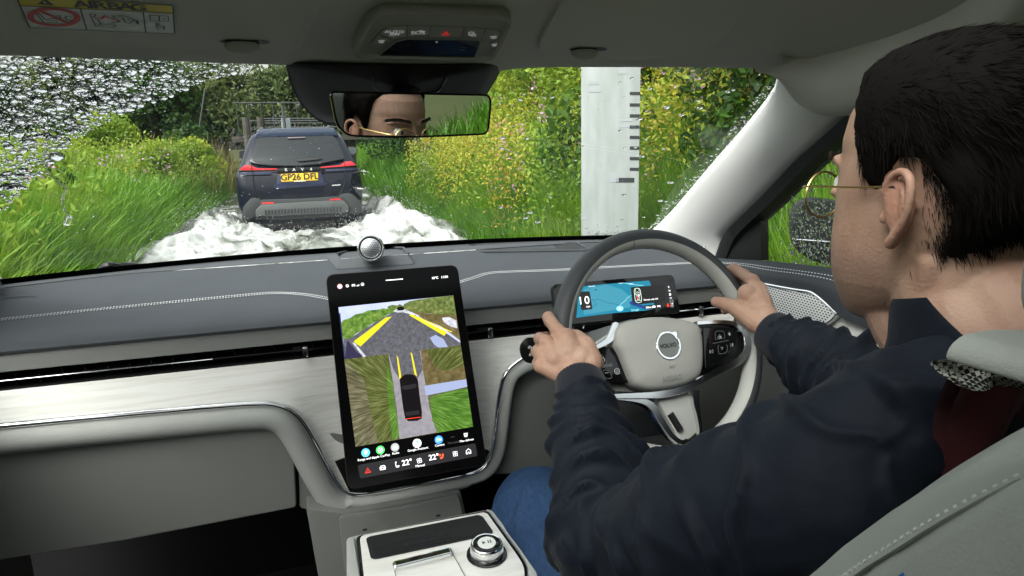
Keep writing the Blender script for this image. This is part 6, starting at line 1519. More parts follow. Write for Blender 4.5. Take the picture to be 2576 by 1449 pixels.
def fuse(mb, name, voxel, it=4, fac=0.5):
    """Overlapping closed shapes melted into one continuous skin."""
    me = bpy.data.meshes.new('tmp'); me.from_pydata(mb.v, [], mb.f)
    bm = bmesh.new(); bm.from_mesh(me); bmesh.ops.recalc_face_normals(bm, faces=bm.faces); bm.to_mesh(me); bm.free()
    ob = bpy.data.objects.new('tmp', me); COL.objects.link(ob)
    r = ob.modifiers.new('r', 'REMESH'); r.mode = 'VOXEL'; r.voxel_size = voxel; r.adaptivity = 0
    s = ob.modifiers.new('s', 'SMOOTH'); s.factor = fac; s.iterations = it
    dg = bpy.context.evaluated_depsgraph_get(); dg.update()
    o = bpy.data.meshes.new_from_object(ob.evaluated_get(dg)); bpy.data.objects.remove(ob); bpy.data.meshes.remove(me)
    o.name = name; o.materials.clear(); o.shade_smooth(); return o

def limb(mb, pts, rad, n=14, sub=4, flat=1.0, upv=(0, 0, 1)):
    p = smooth_path(pts, sub); r = [float(v) for v in np.interp(np.linspace(0, len(pts) - 1, len(p)), range(len(pts)), rad)]
    mb.tube(p, r, n, flat=flat, upv=upv)
    for q, k in ((p[0], r[0]), (p[-1], r[-1])): mb.ell(q, (k * 0.99, k * 0.99, k * 0.99), 12, 8)
    return mb

HO = Vector((0.384, 0.466, 1.364)); HR = Matrix.Rotation(radians(4), 3, 'Z') @ Matrix.Rotation(radians(-2), 3, 'X')
def hp_(x, y, z): return HO + HR @ Vector((x, y, z))
# z, back y, front y, half width
HS = [(-0.121, 0.050, 0.083, 0.014), (-0.113, 0.025, 0.095, 0.030), (-0.098, 0.000, 0.0985, 0.043), (-0.08, -0.022, 0.0985, 0.0535), (-0.06, -0.040, 0.0975, 0.0605), (-0.035, -0.062, 0.096, 0.066), (-0.01, -0.085, 0.092, 0.0695), (0.01, -0.093, 0.0915, 0.0715), (0.03, -0.097, 0.096, 0.0735),
      (0.055, -0.098, 0.095, 0.0755), (0.08, -0.093, 0.087, 0.0725), (0.10, -0.080, 0.070, 0.063), (0.115, -0.058, 0.047, 0.048), (0.124, -0.034, 0.022, 0.028), (0.127, -0.012, 0.0, 0.008)]
HZ = np.array([s[0] for s in HS])
def head_pt(z, a, off=0.0):
    """Skull surface: a = 0 is straight ahead, positive to his right."""
    b_, f_, w_ = (float(np.interp(z, HZ, [s[k] for s in HS])) for k in (1, 2, 3))
    cy = b_ + (f_ - b_) * 0.45; e = 2.0 / float(np.interp(z, [-0.10, -0.07, 0.0, 0.04], [2.3, 2.85, 2.85, 2.1]))
    cx_, sy_ = cos(a), sin(a); yy = abs(cx_) ** e * (1 if cx_ >= 0 else -1); xx = abs(sy_) ** e * (1 if sy_ >= 0 else -1)
    x = w_ * xx; y = cy + (f_ - cy if yy >= 0 else cy - b_) * yy
    if off:
        n_ = Vector((xx / max(w_, .02), yy / max((f_ - b_) / 2, .02), 0)).normalized(); zz_ = max(0.0, (z - 0.03) / 0.1)
        n_ = (n_ * (1 - min(0.95, zz_ ** 2)) + Vector((0, 0, min(1, zz_ ** 1.5)))).normalized()
        return Vector((x, y, z)) + n_ * off
    return Vector((x, y, z))
bd = MB()
bd.loft([[HO + HR @ head_pt(z, 2 * pi * k / 40) for k in range(40)] for z in np.concatenate([np.linspace(-0.121, -0.1, 4), np.linspace(-0.09, 0.09, 16), np.linspace(0.095, 0.127, 9)])])
limb(bd, [hp_(0, 0.0915, 0.022), hp_(0, 0.098, 0.0), hp_(0, 0.103, -0.027)], [0.0075, 0.0085, 0.0092])             # nose
for s in (-1, 1):
    bd.ell(hp_(s * 0.0100, 0.095, -0.031), (0.008, 0.010, 0.0072))
    limb(bd, [hp_(s * 0.012, 0.093, 0.031), hp_(s * 0.036, 0.089, 0.036), hp_(s * 0.052, 0.066, 0.030)], [0.0065, 0.0055, 0.0035])   # brow
    bd.ell(hp_(s * 0.036, 0.060, -0.020), (0.021, 0.021, 0.018)); bd.ell(hp_(s * 0.034, 0.056, -0.055), (0.022, 0.023, 0.028))                                                     # cheekbone
    limb(bd, [hp_(s * 0.018, 0.0875, 0.005), hp_(s * 0.033, 0.0895, 0.004), hp_(s * 0.048, 0.080, 0.006)], [0.0045, 0.0055, 0.004])  # lower lid
    limb(bd, [hp_(0, 0.1, -0.058), hp_(s * 0.012, 0.0985, -0.059), hp_(s * 0.024, 0.090, -0.062)], [0.006, 0.0055, 0.003])
    limb(bd, [hp_(0, 0.0985, -0.070), hp_(s * 0.012, 0.097, -0.0695), hp_(s * 0.022, 0.090, -0.066)], [0.0065, 0.006, 0.003])
    # ear
    eb = Vector((s * 0.0725, -0.012, -0.004))
    def er(y, z, o): return hp_(eb.x + s * (o + max(0, -y) * 0.32), eb.y + y * 0.98 - z * 0.12, eb.z - 0.002 + z * 0.88)
    bd.ell(er(-0.004, 0.002, 0.0035), (0.0065, 0.014, 0.023), R=HR)
    limb(bd, [er(0.010, 0.006, 0.004), er(0.012, 0.018, 0.006), er(0.006, 0.031, 0.008), er(-0.006, 0.036, 0.009), er(-0.018, 0.029, 0.010), er(-0.022, 0.014, 0.010), er(-0.020, -0.004, 0.009), er(-0.012, -0.020, 0.007), er(-0.002, -0.031, 0.004)], [0.0028, 0.0034, 0.0036, 0.0038, 0.0040, 0.0038, 0.0036, 0.0042, 0.0060], 10)
    limb(bd, [er(-0.004, 0.024, 0.006), er(-0.012, 0.014, 0.008), er(-0.012, 0.0, 0.007), er(-0.004, -0.014, 0.005)], [0.0022, 0.0028, 0.003, 0.0026], 8)
    bd.ell(er(0.010, -0.008, 0.004), (0.004, 0.004, 0.006))
bd.ell(hp_(0, 0.088, -0.100), (0.020, 0.014, 0.014))
NB = Vector((0.380, 0.405, 1.215))
limb(bd, [hp_(0, -0.012, -0.03), hp_(0, -0.022, -0.085), NB + Vector((0, 0.005, 0.02)), NB + Vector((0, -0.02, -0.06))], [0.060, 0.057, 0.060, 0.075], 20)
limb(bd, [hp_(0, 0.045, -0.085), hp_(0, 0.025, -0.12), NB + Vector((0, 0.05, 0))], [0.036, 0.036, 0.034], 16)
limb(bd, [hp_(0, -0.045, -0.08), Vector((0.385, 0.372, 1.235)), Vector((0.387, 0.345, 1.17))], [0.048, 0.050, 0.060], 18)
for s in (-1, 1): limb(bd, [hp_(s * 0.050, -0.028, -0.05), NB + Vector((s * 0.025, 0.045, -0.005))], [0.012, 0.012], 10)
# torso, arms (under the clothes)
SHL, SHR = Vector((0.212, 0.425, 1.145)), Vector((0.562, 0.425, 1.155))
ELL, ELR = Vector((0.145, 0.645, 0.965)), Vector((0.575, 0.64, 1.055))
WRL, WRR = at(1459, 962, Y=0.862), at(1941, 836, Y=0.882)
bd.ell((0.388, 0.39, 1.0), (0.155, 0.10, 0.24)); bd.ell((0.388, 0.37, 0.80), (0.165, 0.12, 0.12))
limb(bd, [SHL + Vector((0.03, -0.01, -0.02)), NB + Vector((0, 0, -0.01)), SHR + Vector((-0.03, -0.01, -0.02))], [0.028, 0.052, 0.028])
for sh, el, wr in ((SHL, ELL, WRL), (SHR, ELR, WRR)):
    limb(bd, [sh, el], [0.030, 0.030]); limb(bd, [el, el.lerp(wr, 0.4), wr], [0.030, 0.032, 0.0245], flat=0.85)
# hands on the rim
def rimP(a, r=0.0, f=0.0): return WP.P((WR + r) * cos(radians(a)), (WR + r) * sin(radians(a)), -f)
def hand(wr, fingers, thumb, palm, fl):
    for nm, pts, r in fingers:
        limb(bd, [wr.lerp(pts[0], 0.25), pts[0]], [0.0155, r * 1.22], 12)
        bd.ell(pts[0], (r * 1.28,) * 3)
        for i in range(len(pts) - 1):
            limb(bd, [pts[i], pts[i + 1]], [r * (1.10 - 0.10 * i), r * (1.0 - 0.10 * i)], 12)
        bd.ell(pts[1], (r * 1.06,) * 3)
    for i in range(len(thumb) - 1):
        limb(bd, [thumb[i], thumb[i + 1]], [(0.0185, 0.0135, 0.0115)[i], (0.0140, 0.0118, 0.0092)[i]], 12)
    for c, r_ in palm: bd.ell(c, (r_,) * 3)
lf = [('index', [at(1404, 834, Y=0.921), at(1380, 799, Y=0.953), rimP(161, 0.010, 0.028), rimP(160, -0.014, 0.027)], 0.0096),
      ('middle', [at(1374, 862, Y=0.915), at(1358, 852, Y=0.952), rimP(168, 0.010, 0.029), rimP(168, -0.016, 0.027)], 0.0099),
      ('ring', [at(1362, 893, Y=0.905), at(1350, 884, Y=0.944), rimP(175, 0.010, 0.029), rimP(175, -0.014, 0.026)], 0.0093),
      ('little', [at(1360, 922, Y=0.892), at(1351, 914, Y=0.928), rimP(182, 0.010, 0.027), rimP(182, -0.008, 0.026)], 0.0082)]
hand(WRL, lf, [at(1487, 914, Y=0.868), at(1474, 868, Y=0.890), at(1450, 848, Y=0.908), at(1430, 842, Y=0.922)], [(at(1432, 890, Y=0.892), 0.024), (at(1395, 905, Y=0.893), 0.019), (at(1462, 905, Y=0.878), 0.022), (at(1425, 855, Y=0.905), 0.018), (at(1440, 935, Y=0.872), 0.024)], 1)
rf = [('index', [at(1893, 706, Y=0.957), at(1846, 676, Y=1.000), rimP(33, 0.010, 0.029), rimP(36, 0.009, 0.026)], 0.0096),
      ('middle', [at(1910, 726, Y=0.945), at(1872, 690, Y=1.004), rimP(25, 0.010, 0.030), rimP(26, 0.006, 0.027)], 0.0099),
      ('ring', [at(1922, 752, Y=0.932), at(1892, 715, Y=0.996), rimP(17, 0.012, 0.030), rimP(15, -0.015, 0.024)], 0.0093),
      ('little', [at(1930, 782, Y=0.918), at(1908, 745, Y=0.980), rimP(8, 0.012, 0.028), rimP(4, -0.012, 0.022)], 0.0082)]
hand(WRR, rf, [at(1905, 812, Y=0.905), at(1850, 774, Y=0.945), at(1822, 764, Y=0.962), at(1801, 759, Y=0.975)], [(at(1905, 765, Y=0.93), 0.021), (at(1880, 740, Y=0.943), 0.017), (at(1925, 800, Y=0.905), 0.022), (at(1880, 790, Y=0.927), 0.018)], 1)
skin_m = mat('skin', (0.405, 0.262, 0.195), 0.5, spec=0.32, bump=0.35, bscale=320, col2=(0.345, 0.20, 0.145), vscale=28)
skin_m.node_tree.nodes['Principled BSDF'].inputs['Subsurface Weight'].default_value = 0.12
skin_m.node_tree.nodes['Principled BSDF'].inputs['Subsurface Radius'].default_value = (0.012, 0.005, 0.003)
skin_m.node_tree.nodes['Principled BSDF'].inputs['Subsurface Scale'].default_value = 0.6
me = fuse(bd, 'body', 0.0019, 6, 0.5)
BODY = link('body', me, skin_m, PER)
# colour of the skin itself: beard shadow on the jaw, redder ears and knuckles
nv = len(me.vertices); Q = np.zeros(nv * 3, np.float32); me.vertices.foreach_get('co', Q); Q = Q.reshape(-1, 3).astype(float)
Lh = (Q - np.array(HO)) @ np.array(HR)
sm_ = lambda x, a, b: np.clip((x - a) / (b - a), 0, 1) ** 2 * (3 - 2 * np.clip((x - a) / (b - a), 0, 1))
beard = sm_(-Lh[:, 2], 0.040, 0.062) * sm_(Lh[:, 1], -0.012, 0.03) * (Lh[:, 2] > -0.16) * (Lh[:, 1] > -0.05)
red = np.zeros(nv)
for s in (-1, 1): red = np.maximum(red, np.exp(-(((Lh[:, 0] - s * 0.084) / 0.010) ** 2 + ((Lh[:, 1] + 0.018) / 0.03) ** 2 + (Lh[:, 2] / 0.04) ** 2)))
for f in (lf, rf):
    for nm, pts, r in f:
        for q_ in (pts[0], pts[1]): red = np.maximum(red, 0.8 * np.exp(-(((Q - np.array(q_)) ** 2).sum(1) / (r * 1.25) ** 2)))
for nm_, dat in (('beard', beard), ('flush', red)):
    a_ = me.attributes.new(nm_, 'FLOAT', 'POINT'); a_.data.foreach_set('value', dat.astype(np.float32))
n_ = skin_m.node_tree.nodes; l_ = skin_m.node_tree.links; bs_ = n_['Principled BSDF']; src_ = bs_.inputs['Base Color'].links[0].from_socket
for nm_, col_, amt in (('flush', (0.40, 0.16, 0.11), 0.42), ('beard', (0.13, 0.095, 0.08), 0.60)):
    at2 = n_.new('ShaderNodeAttribute'); at2.attribute_name = nm_; mu_ = n_.new('ShaderNodeMath'); mu_.operation = 'MULTIPLY'; mu_.inputs[1].default_value = amt
    l_.new(at2.outputs['Fac'], mu_.inputs[0]); fac_ = mu_.outputs[0]
    if nm_ == 'beard':
        tn = n_.new('ShaderNodeTexNoise'); tn.inputs['Scale'].default_value = 900; tcx = n_.new('ShaderNodeTexCoord'); l_.new(tcx.outputs['Object'], tn.inputs['Vector'])
        m2_ = n_.new('ShaderNodeMath'); m2_.operation = 'MULTIPLY'; l_.new(fac_, m2_.inputs[0]); l_.new(tn.outputs['Fac'], m2_.inputs[1]); fac_ = m2_.outputs[0]
    mx_ = n_.new('ShaderNodeMix'); mx_.data_type = 'RGBA'; mx_.inputs[7].default_value = (*col_, 1); l_.new(fac_, mx_.inputs[0]); l_.new(src_, mx_.inputs[6]); src_ = mx_.outputs[2]
l_.new(src_, bs_.inputs['Base Color'])
for f, pts in ((0, lf), (1, rf)): pass
# thumb nail and finger nail that show on the right hand
nail_m = mat('nail', (0.62, 0.36, 0.29), 0.3)
# eyes
eye_m = mat('eye_white', (0.62, 0.60, 0.57), 0.15); iris_m = mat('dark_iris', (0.03, 0.02, 0.012), 0.1); brow_m = mat('brow_hair', (0.014, 0.010, 0.008), 0.7)
for s in (-1, 1):
    e = MB().ell(hp_(s * 0.0325, 0.0800, 0.0125), (0.0122, 0.0122, 0.0118), 16, 12).build('eye', eye_m, PER, smooth=80)
    MB().ell(hp_(s * 0.0325 + 0.002, 0.0905, 0.0125), (0.0052, 0.0022, 0.0052), 14, 8).build('iris', iris_m, e)
    bm_ = MB(); g = np.random.default_rng(3)
    for k in range(130):
        t = g.uniform(0, 1); a = hp_(s * (0.013 + 0.044 * t), 0.1005 - 0.024 * t * t + 0.001, 0.0345 + 0.006 * sin(pi * min(1, t * 0.8)) + g.uniform(-0.0035, 0.0035))
        d = HR @ Vector((s * 0.006, -0.001 - 0.004 * t, 0.0025 * (1 - 1.6 * t))); bm_.tube([a, a + d, a + d * 1.8], [0.0006, 0.0005, 0.0002], 4)
    bm_.build('eyebrow', brow_m, PER)
# ---- hair: a thick cap following the hairline, with strands breaking its edge
hair_m = mat('black_hair', (0.006, 0.005, 0.0045), 0.8, spec=0.06)
def hair_low(d): return float(np.interp(d, [0, 0.55, 0.85, 1.08, 1.25, 1.42, 1.55, 1.75, 2.0, 2.3, 2.6, 3.15], [0.088, 0.087, 0.083, 0.068, 0.026, -0.004, 0.030, 0.030, -0.004, -0.048, -0.085, -0.112]))
def hair_t(z, a):
    """Thickness of the hair at height z and angle a round the head (0 = face)."""
    d = abs(((a + pi) % (2 * pi)) - pi)
    lowz = hair_low(d)
    k = min(1.0, max(0.0, (z - lowz) / 0.018))
    top = (0.009 if d > 1.2 else 0.006) + 0.005 * min(1, max(0, (z - 0.03) / 0.07)) + 0.004 * max(0, cos(d)) * min(1, max(0, (z - 0.05) / 0.04))
    if d > 1.2 and z < 0.02: top *= max(0.35, min(1, 1 + (z - 0.02) / 0.12))
    return top * k - (0.006 + 0.7 * max(0.0, -0.045 - z)) * (1 - k)
zs = np.concatenate([np.linspace(-0.135, 0.095, 50), np.linspace(0.099, 0.127, 10)])
def hair_pt(z, a, e=0.0):
    if z < -0.06:
        q = head_pt(-0.06, a); kk = (-0.06 - z) / 0.06
        nk = Vector((0.060 * sin(a), -0.020 + 0.058 * cos(a), z)); p = Vector((q.x, q.y, z)).lerp(nk, min(1, kk * 1.2))
        n_ = Vector((sin(a), cos(a), 0)); return p + n_ * (hair_t(z, a) + e)
    return head_pt(z, a, hair_t(z, a) + e + 1e-6)
rows = []
for z in zs:
    row = []
    for k in range(96):
        a = 2 * pi * k / 96; p = hair_pt(z, a)
        w_ = 0.0025 * noise.noise(Vector((p.x * 55, p.y * 55, p.z * 25)))+ 0.0012 * noise.noise(Vector((p.x * 160, p.y * 160, p.z * 60)))
        row.append(HO + HR @ (p + (p - Vector((0, 0, 0.0))).normalized() * w_))
    rows.append(row)
hm = MB().grid(rows, True); hm.poly([rows[-1][k] for k in range(96)])
HAIR = hm.build('hair', hair_m, PER, smooth=180)
g = np.random.default_rng(11); V = []; F_ = []
def strand(p, d1, L, wd):
    k = len(V); sd = d1.cross(Vector((g.normal(), g.normal(), g.normal()))).normalized() * wd
    bend = Vector((g.normal(), g.normal(), g.normal())) * L * 0.10 + Vector((0, 0, -L * 0.10))
    pts = [p, p + d1 * L * 0.4 + bend * 0.25, p + d1 * L * 0.75 + bend * 0.65, p + d1 * L + bend]
    for q, w_ in zip(pts, (1, 0.9, 0.6, 0.1)): V.append(q - sd * w_); V.append(q + sd * w_)
    for i in range(3): F_.append((k + 2 * i, k + 2 * i + 1, k + 2 * i + 3, k + 2 * i + 2))
cnt = 0
while cnt < 15000:
    z = g.uniform(-0.125, 0.127); a = g.uniform(-pi, pi); t = hair_t(z, a)
    if t < -0.002 or (1.3 < abs(a) < 1.9 and z < 0.042): continue
    if z > 0.09 and g.uniform() > 0.75: continue
    p = hair_pt(z, a, -0.0015); q = hair_pt(z - 0.006, a, -0.0015)
    nrm = (p - hair_pt(z, a, -0.008)).normalized(); dn_ = (q - p).normalized()
    d_ = abs(a)
    kz = min(1.0, max(0.0, (z + g.normal() * 0.012 - 0.05) / 0.05)); side_ = dn_ * 1.0 + Vector((0, -0.75 + 0.5 * sin(a * 5 + z * 60), 0.0)) if d_ >= 0.9 else Vector((0.5, -0.5, 0.3))
    fl = side_.normalized() * (1 - kz) + Vector((0.75 + 0.3 * sin(a * 3), -0.55 + 0.3 * cos(a * 2), 0.05)) * kz
    fl = (fl - nrm * fl.dot(nrm)).normalized() if (fl - nrm * fl.dot(nrm)).length > 1e-4 else dn_
    L = g.uniform(0.010, 0.024) * (0.6 if z < 0.0 else 1.0)
    d1 = (fl + nrm * (g.uniform(0.0, 0.10) if g.uniform() > 0.04 else g.uniform(0.1, 0.3)) + Vector((g.normal(), g.normal(), g.normal())) * 0.09).normalized()
    strand(HO + HR @ p, HR @ d1, L, 0.0004); cnt += 1
for _ in range(3800):                                               # short hairs fading out below the hairline
    a = g.uniform(1.75, 3.14) * g.choice([-1, 1])
    z = hair_low(abs(a)) + 0.008 - g.exponential() * 0.010
    p = hair_pt(z, a); p = Vector((p.x, p.y, z)) if False else head_pt(max(z, -0.06), a, 0.0008) if z > -0.06 else hair_pt(z, a, -hair_t(z, a) + 0.0008)
    n3 = Vector((sin(a), cos(a), 0)); d1 = (Vector((0, -0.35, -1.0)) + n3 * 0.12 + Vector((g.normal(), g.normal(), g.normal())) * 0.12).normalized()
    strand(HO + HR @ p, HR @ d1, g.uniform(0.005, 0.011), 0.00022)
me = np_mesh('hair_strands', np.array([tuple(v) for v in V]), np.array(F_), 4)
HS_ = link('hair_strands', me, hair_m, HAIR); tag(HS_, kind='stuff')

# ---- glasses
GL = thing('glasses', 'thin gold wire spectacles worn by the driver', 'glasses', hp_(0, 0.10, 0.0))
gold_m = mat('gold_wire', (0.66, 0.47, 0.18), 0.3, metal=1.0)
lens_m = glass_mat('lens_glass', (0.97, 1.0, 0.97), 0.01)
for s in (-1, 1):
    c = Vector((s * 0.0345, 0.1085, 0.002)); ring_ = []
    for k in range(40):
        a = 2 * pi * k / 40; ring_.append(hp_(c.x + 0.0255 * cos(a) * (1 - 0.04 * sin(a)), c.y - 0.0045 * (abs(c.x + 0.0255 * cos(a)) / 0.06) ** 2 , c.z + 0.0225 * sin(a)))
    MB().tube(ring_, 0.0011, 6, closed=True).build('lens_rim', gold_m, GL)
    MB().poly(ring_).build('lens', lens_m, GL, smooth=80)
    MB().tube(smooth_path([hp_(s * 0.0595, 0.1045, 0.010), hp_(s * 0.067, 0.100, 0.011), hp_(s * 0.0715, 0.085, 0.012), hp_(s * 0.0775, 0.03, 0.012), hp_(s * 0.0785, 0.0, 0.013)], 4), 0.0010, 6).build('temple', gold_m, GL)
    MB().tube(smooth_path([hp_(s * 0.0785, 0.0, 0.013), hp_(s * 0.080, -0.015, 0.012), hp_(s * 0.080, -0.030, 0.002)], 4), 0.0017, 6).build('temple_tip', black_m, GL)
MB().tube(smooth_path([hp_(-0.010, 0.108, 0.007), hp_(0, 0.1135, 0.011), hp_(0.010, 0.108, 0.007)], 4), 0.0009, 6).build('bridge', gold_m, GL)

# ---- jacket
jk = MB()
limb(jk, [SHL + Vector((0.03, -0.01, -0.005)), SHL.lerp(ELL, 0.35) + Vector((-0.008, 0, -0.015)), SHL.lerp(ELL, 0.75) + Vector((0, 0, -0.012)), ELL + Vector((-0.002, 0.02, -0.012))], [0.074, 0.069, 0.064, 0.060], 18)
limb(jk, [ELL + Vector((0, 0.015, -0.012)), ELL.lerp(WRL, 0.3), ELL.lerp(WRL, 0.62), ELL.lerp(WRL, 0.83)], [0.062, 0.059, 0.050, 0.040], 18)
limb(jk, [SHR + Vector((-0.03, -0.01, 0)), SHR.lerp(ELR, 0.5), ELR], [0.082, 0.075, 0.062], 18)
limb(jk, [ELR, ELR.lerp(WRR, 0.35), ELR.lerp(WRR, 0.65), ELR.lerp(WRR, 0.83)], [0.062, 0.060, 0.052, 0.041], 18)
jk.ell((0.388, 0.415, 1.00), (0.195, 0.135, 0.25), 24, 16); jk.ell((0.388, 0.40, 0.80), (0.19, 0.15, 0.12), 24, 12)
jk.ell((0.388, 0.435, 1.10), (0.19, 0.12, 0.10), 24, 12)
limb(jk, [SHL + Vector((0.02, -0.01, 0.005)), Vector((0.30, 0.405, 1.192)), NB + Vector((0, 0.012, -0.05)), Vector((0.476, 0.405, 1.192)), SHR + Vector((-0.02, -0.01, 0.005))], [0.062, 0.062, 0.075, 0.062, 0.062], 18)
jm = fuse(jk, 'jacket', 0.0046, 8, 0.5)
n_ = len(jm.vertices); P = np.zeros(n_ * 3, np.float32); jm.vertices.foreach_get('co', P); P = P.reshape(-1, 3)
Nn = np.zeros(n_ * 3, np.float32); jm.vertex_normals.foreach_get('vector', Nn); Nn = Nn.reshape(-1, 3)
def seg_d(P, a, b):
    a = np.array(a); b = np.array(b); t = np.clip(((P - a) @ (b - a)) / ((b - a) @ (b - a)), 0, 1); return np.linalg.norm(P - a - t[:, None] * (b - a), axis=1), t * np.linalg.norm(b - a)
segs = [(SHL, ELL), (ELL, WRL), (SHR, ELR), (ELR, WRR)]
D_ = [seg_d(P, a, b) for a, b in segs]; near = np.argmin([d for d, t in D_], axis=0)
disp = np.zeros(n_)
for i in range(n_):
    k = near[i]; d = D_[k][0][i]; s_ = D_[k][1][i]; p = Vector(P[i].tolist())
    ax = (segs[k][1] - segs[k][0]).normalized()
    wp = noise.noise(p * 9) * 0.03
    across = p - ax * p.dot(ax)
    if d < 0.10:
        q = Vector((s_ * 15 + wp * 15, across.x * 6, (across.y + across.z) * 6)) + Vector((k * 11, 0, 0))
        r1 = 1 - abs(noise.noise(q)) * 2.2; r2 = 1 - abs(noise.noise(q * 2.1 + Vector((5, 3, 1)))) * 2.0
        crease = 1.35 if k in (1, 3) else 1.0
        L_ = (segs[k][1] - segs[k][0]).length; u_ = s_ / L_
        e1 = ax.cross(Vector((0, 0, 1))).normalized(); e2 = e1.cross(ax); rel = p - segs[k][0]; th = math.atan2(rel.dot(e2), rel.dot(e1))
        if k in (1, 3): lam = 0.056 - 0.026 * u_; amp = 0.0175 - 0.008 * u_
        else: lam = 0.062; amp = 0.006 + 0.012 * u_
        ph = s_ / lam + 0.42 * sin(th + 1.3 * k) + 0.30 * sin(2 * th + k + 9 * s_) + 0.9 * noise.noise(p * 14)
        am = 0.20 + 1.0 * max(0, 0.55 + 1.3 * noise.noise(Vector((cos(th) * 1.3, sin(th) * 1.3, s_ * 16 + 7 * k))))
        rg = max(0.0, sin(2 * pi * ph)) ** 2.6 * 1.25
        disp[i] = amp * am * rg - 0.002 + 0.004 * max(0, r1) ** 2 + 0.0018 * max(0, r2) ** 2
    else:
        q = Vector((p.x * 10 + p.z * 8, p.y * 9 - p.z * 6, p.z * 5 + wp * 20))
        r1 = 1 - abs(noise.noise(q)) * 2.2; r2 = 1 - abs(noise.noise(q * 2.3)) * 2.0
        disp[i] = 0.020 * max(0, r1) ** 3 + 0.004 * max(0, r2) ** 2 - 0.003
P = P + Nn * disp[:, None]
jm.vertices.foreach_set('co', P.astype(np.float32).ravel()); jm.update()
bm = bmesh.new(); bm.from_mesh(jm)
for _ in range(2): bmesh.ops.smooth_vert(bm, verts=bm.verts, factor=0.5, use_axis_x=True, use_axis_y=True, use_axis_z=True)
bm.to_mesh(jm); bm.free()
jacket_m = mat('navy_nylon', (0.0036, 0.0062, 0.0122), 0.7, spec=0.2, bump=1.0, bscale=38, var=0.12, vscale=30, sheen=0.02, stretch=(1, 1, 1))
JK = link('jacket', jm, jacket_m, PER)
cuff_m = mat('navy_rib_knit', (0.010, 0.012, 0.018), 0.85, spec=0.15, sheen=0.1)
def cuff(el, wr, t0, t1, r0, r1):
    ax = (wr - el).normalized(); s1 = ax.cross(Vector((0, 0, 1))).normalized(); s2 = s1.cross(ax); rings = []
    for t, dr in ((t0, -0.004), (t0 + 0.02, 0.001), ((t0 + t1) / 2, 0.0015), (t1 - 0.02, 0.001), (t1, -0.001), (t1 + 0.004, -0.004), (t1 - 0.05, -0.007)):
        c = el.lerp(wr, t); r = r0 + (r1 - r0) * (t - t0) / (t1 - t0) + dr
        rings.append([c + (s1 * cos(2 * pi * k / 120) + s2 * sin(2 * pi * k / 120)) * (r + (0.0007 if k % 3 == 0 else 0)) for k in range(120)])
    return MB().loft(rings, False).build('cuff', cuff_m, PER, smooth=80)
cuff(ELL, WRL, 0.76, 1.03, 0.0385, 0.034); cuff(ELR, WRR, 0.77, 1.02, 0.0385, 0.033)
# collar
rings = []
for h, rx, ry, dz in ((-0.03, 0.088, 0.088, 0.0), (0.0, 0.078, 0.080, 0.0), (0.025, 0.073, 0.076, 0.002), (0.05, 0.074, 0.076, 0.004), (0.056, 0.072, 0.074, 0.004), (0.050, 0.068, 0.070, 0.003), (0.0, 0.064, 0.066, 0)):
    ring = []
    for k in range(64):
        a = 2 * pi * k / 64; y = cos(a); gap = 0.010 * noise.noise(Vector((cos(a) * 2, sin(a) * 2, h * 20)))
        ring.append(Vector((NB.x + rx * sin(a) * (1 + gap), NB.y + 0.005 + ry * y * (1 + gap), NB.z + 0.012 + h * 1.1 - 0.020 * max(0, y) + 0.060 * min(0, y) + dz)))
    rings.append(ring)
MB().loft(rings, False).build('collar', jacket_m, PER, smooth=70)
# jeans
jn = MB()
limb(jn, [(0.30, 0.36, 0.78), (0.235, 0.68, 0.795), (0.180, 0.985, 0.805), (0.178, 1.02, 0.795)], [0.095, 0.088, 0.074, 0.068], 20)
limb(jn, [(0.178, 1.02, 0.795), (0.20, 1.18, 0.62), (0.22, 1.30, 0.5)], [0.070, 0.066, 0.056], 18)
limb(jn, [(0.46, 0.36, 0.78), (0.50, 0.68, 0.795), (0.52, 0.985, 0.80), (0.52, 1.02, 0.78)], [0.095, 0.088, 0.074, 0.068], 20)
limb(jn, [(0.52, 1.02, 0.78), (0.50, 1.18, 0.62), (0.48, 1.32, 0.5)], [0.070, 0.066, 0.056], 18)
jn.ell((0.385, 0.34, 0.78), (0.18, 0.14, 0.11), 20, 12)
jme = fuse(jn, 'jeans', 0.006, 6, 0.5)
n_ = len(jme.vertices); P = np.zeros(n_ * 3, np.float32); jme.vertices.foreach_get('co', P); P = P.reshape(-1, 3)
Nn = np.zeros(n_ * 3, np.float32); jme.vertex_normals.foreach_get('vector', Nn); Nn = Nn.reshape(-1, 3)
dd = np.array([0.006 * max(0, 1 - abs(noise.noise(Vector((x * 7 + z * 6, y * 15 + z * 8, z * 8)))) * 2.3) ** 2 for x, y, z in P.tolist()])
jme.vertices.foreach_set('co', (P + Nn * dd[:, None]).astype(np.float32).ravel()); jme.update()
denim_m = mat('blue_denim', (0.030, 0.062, 0.135), 0.9, spec=0.1, bump=0.9, bscale=420, col2=(0.020, 0.043, 0.098), vscale=90, stretch=(3, 1, 1))
link('jeans', jme, denim_m, PER)

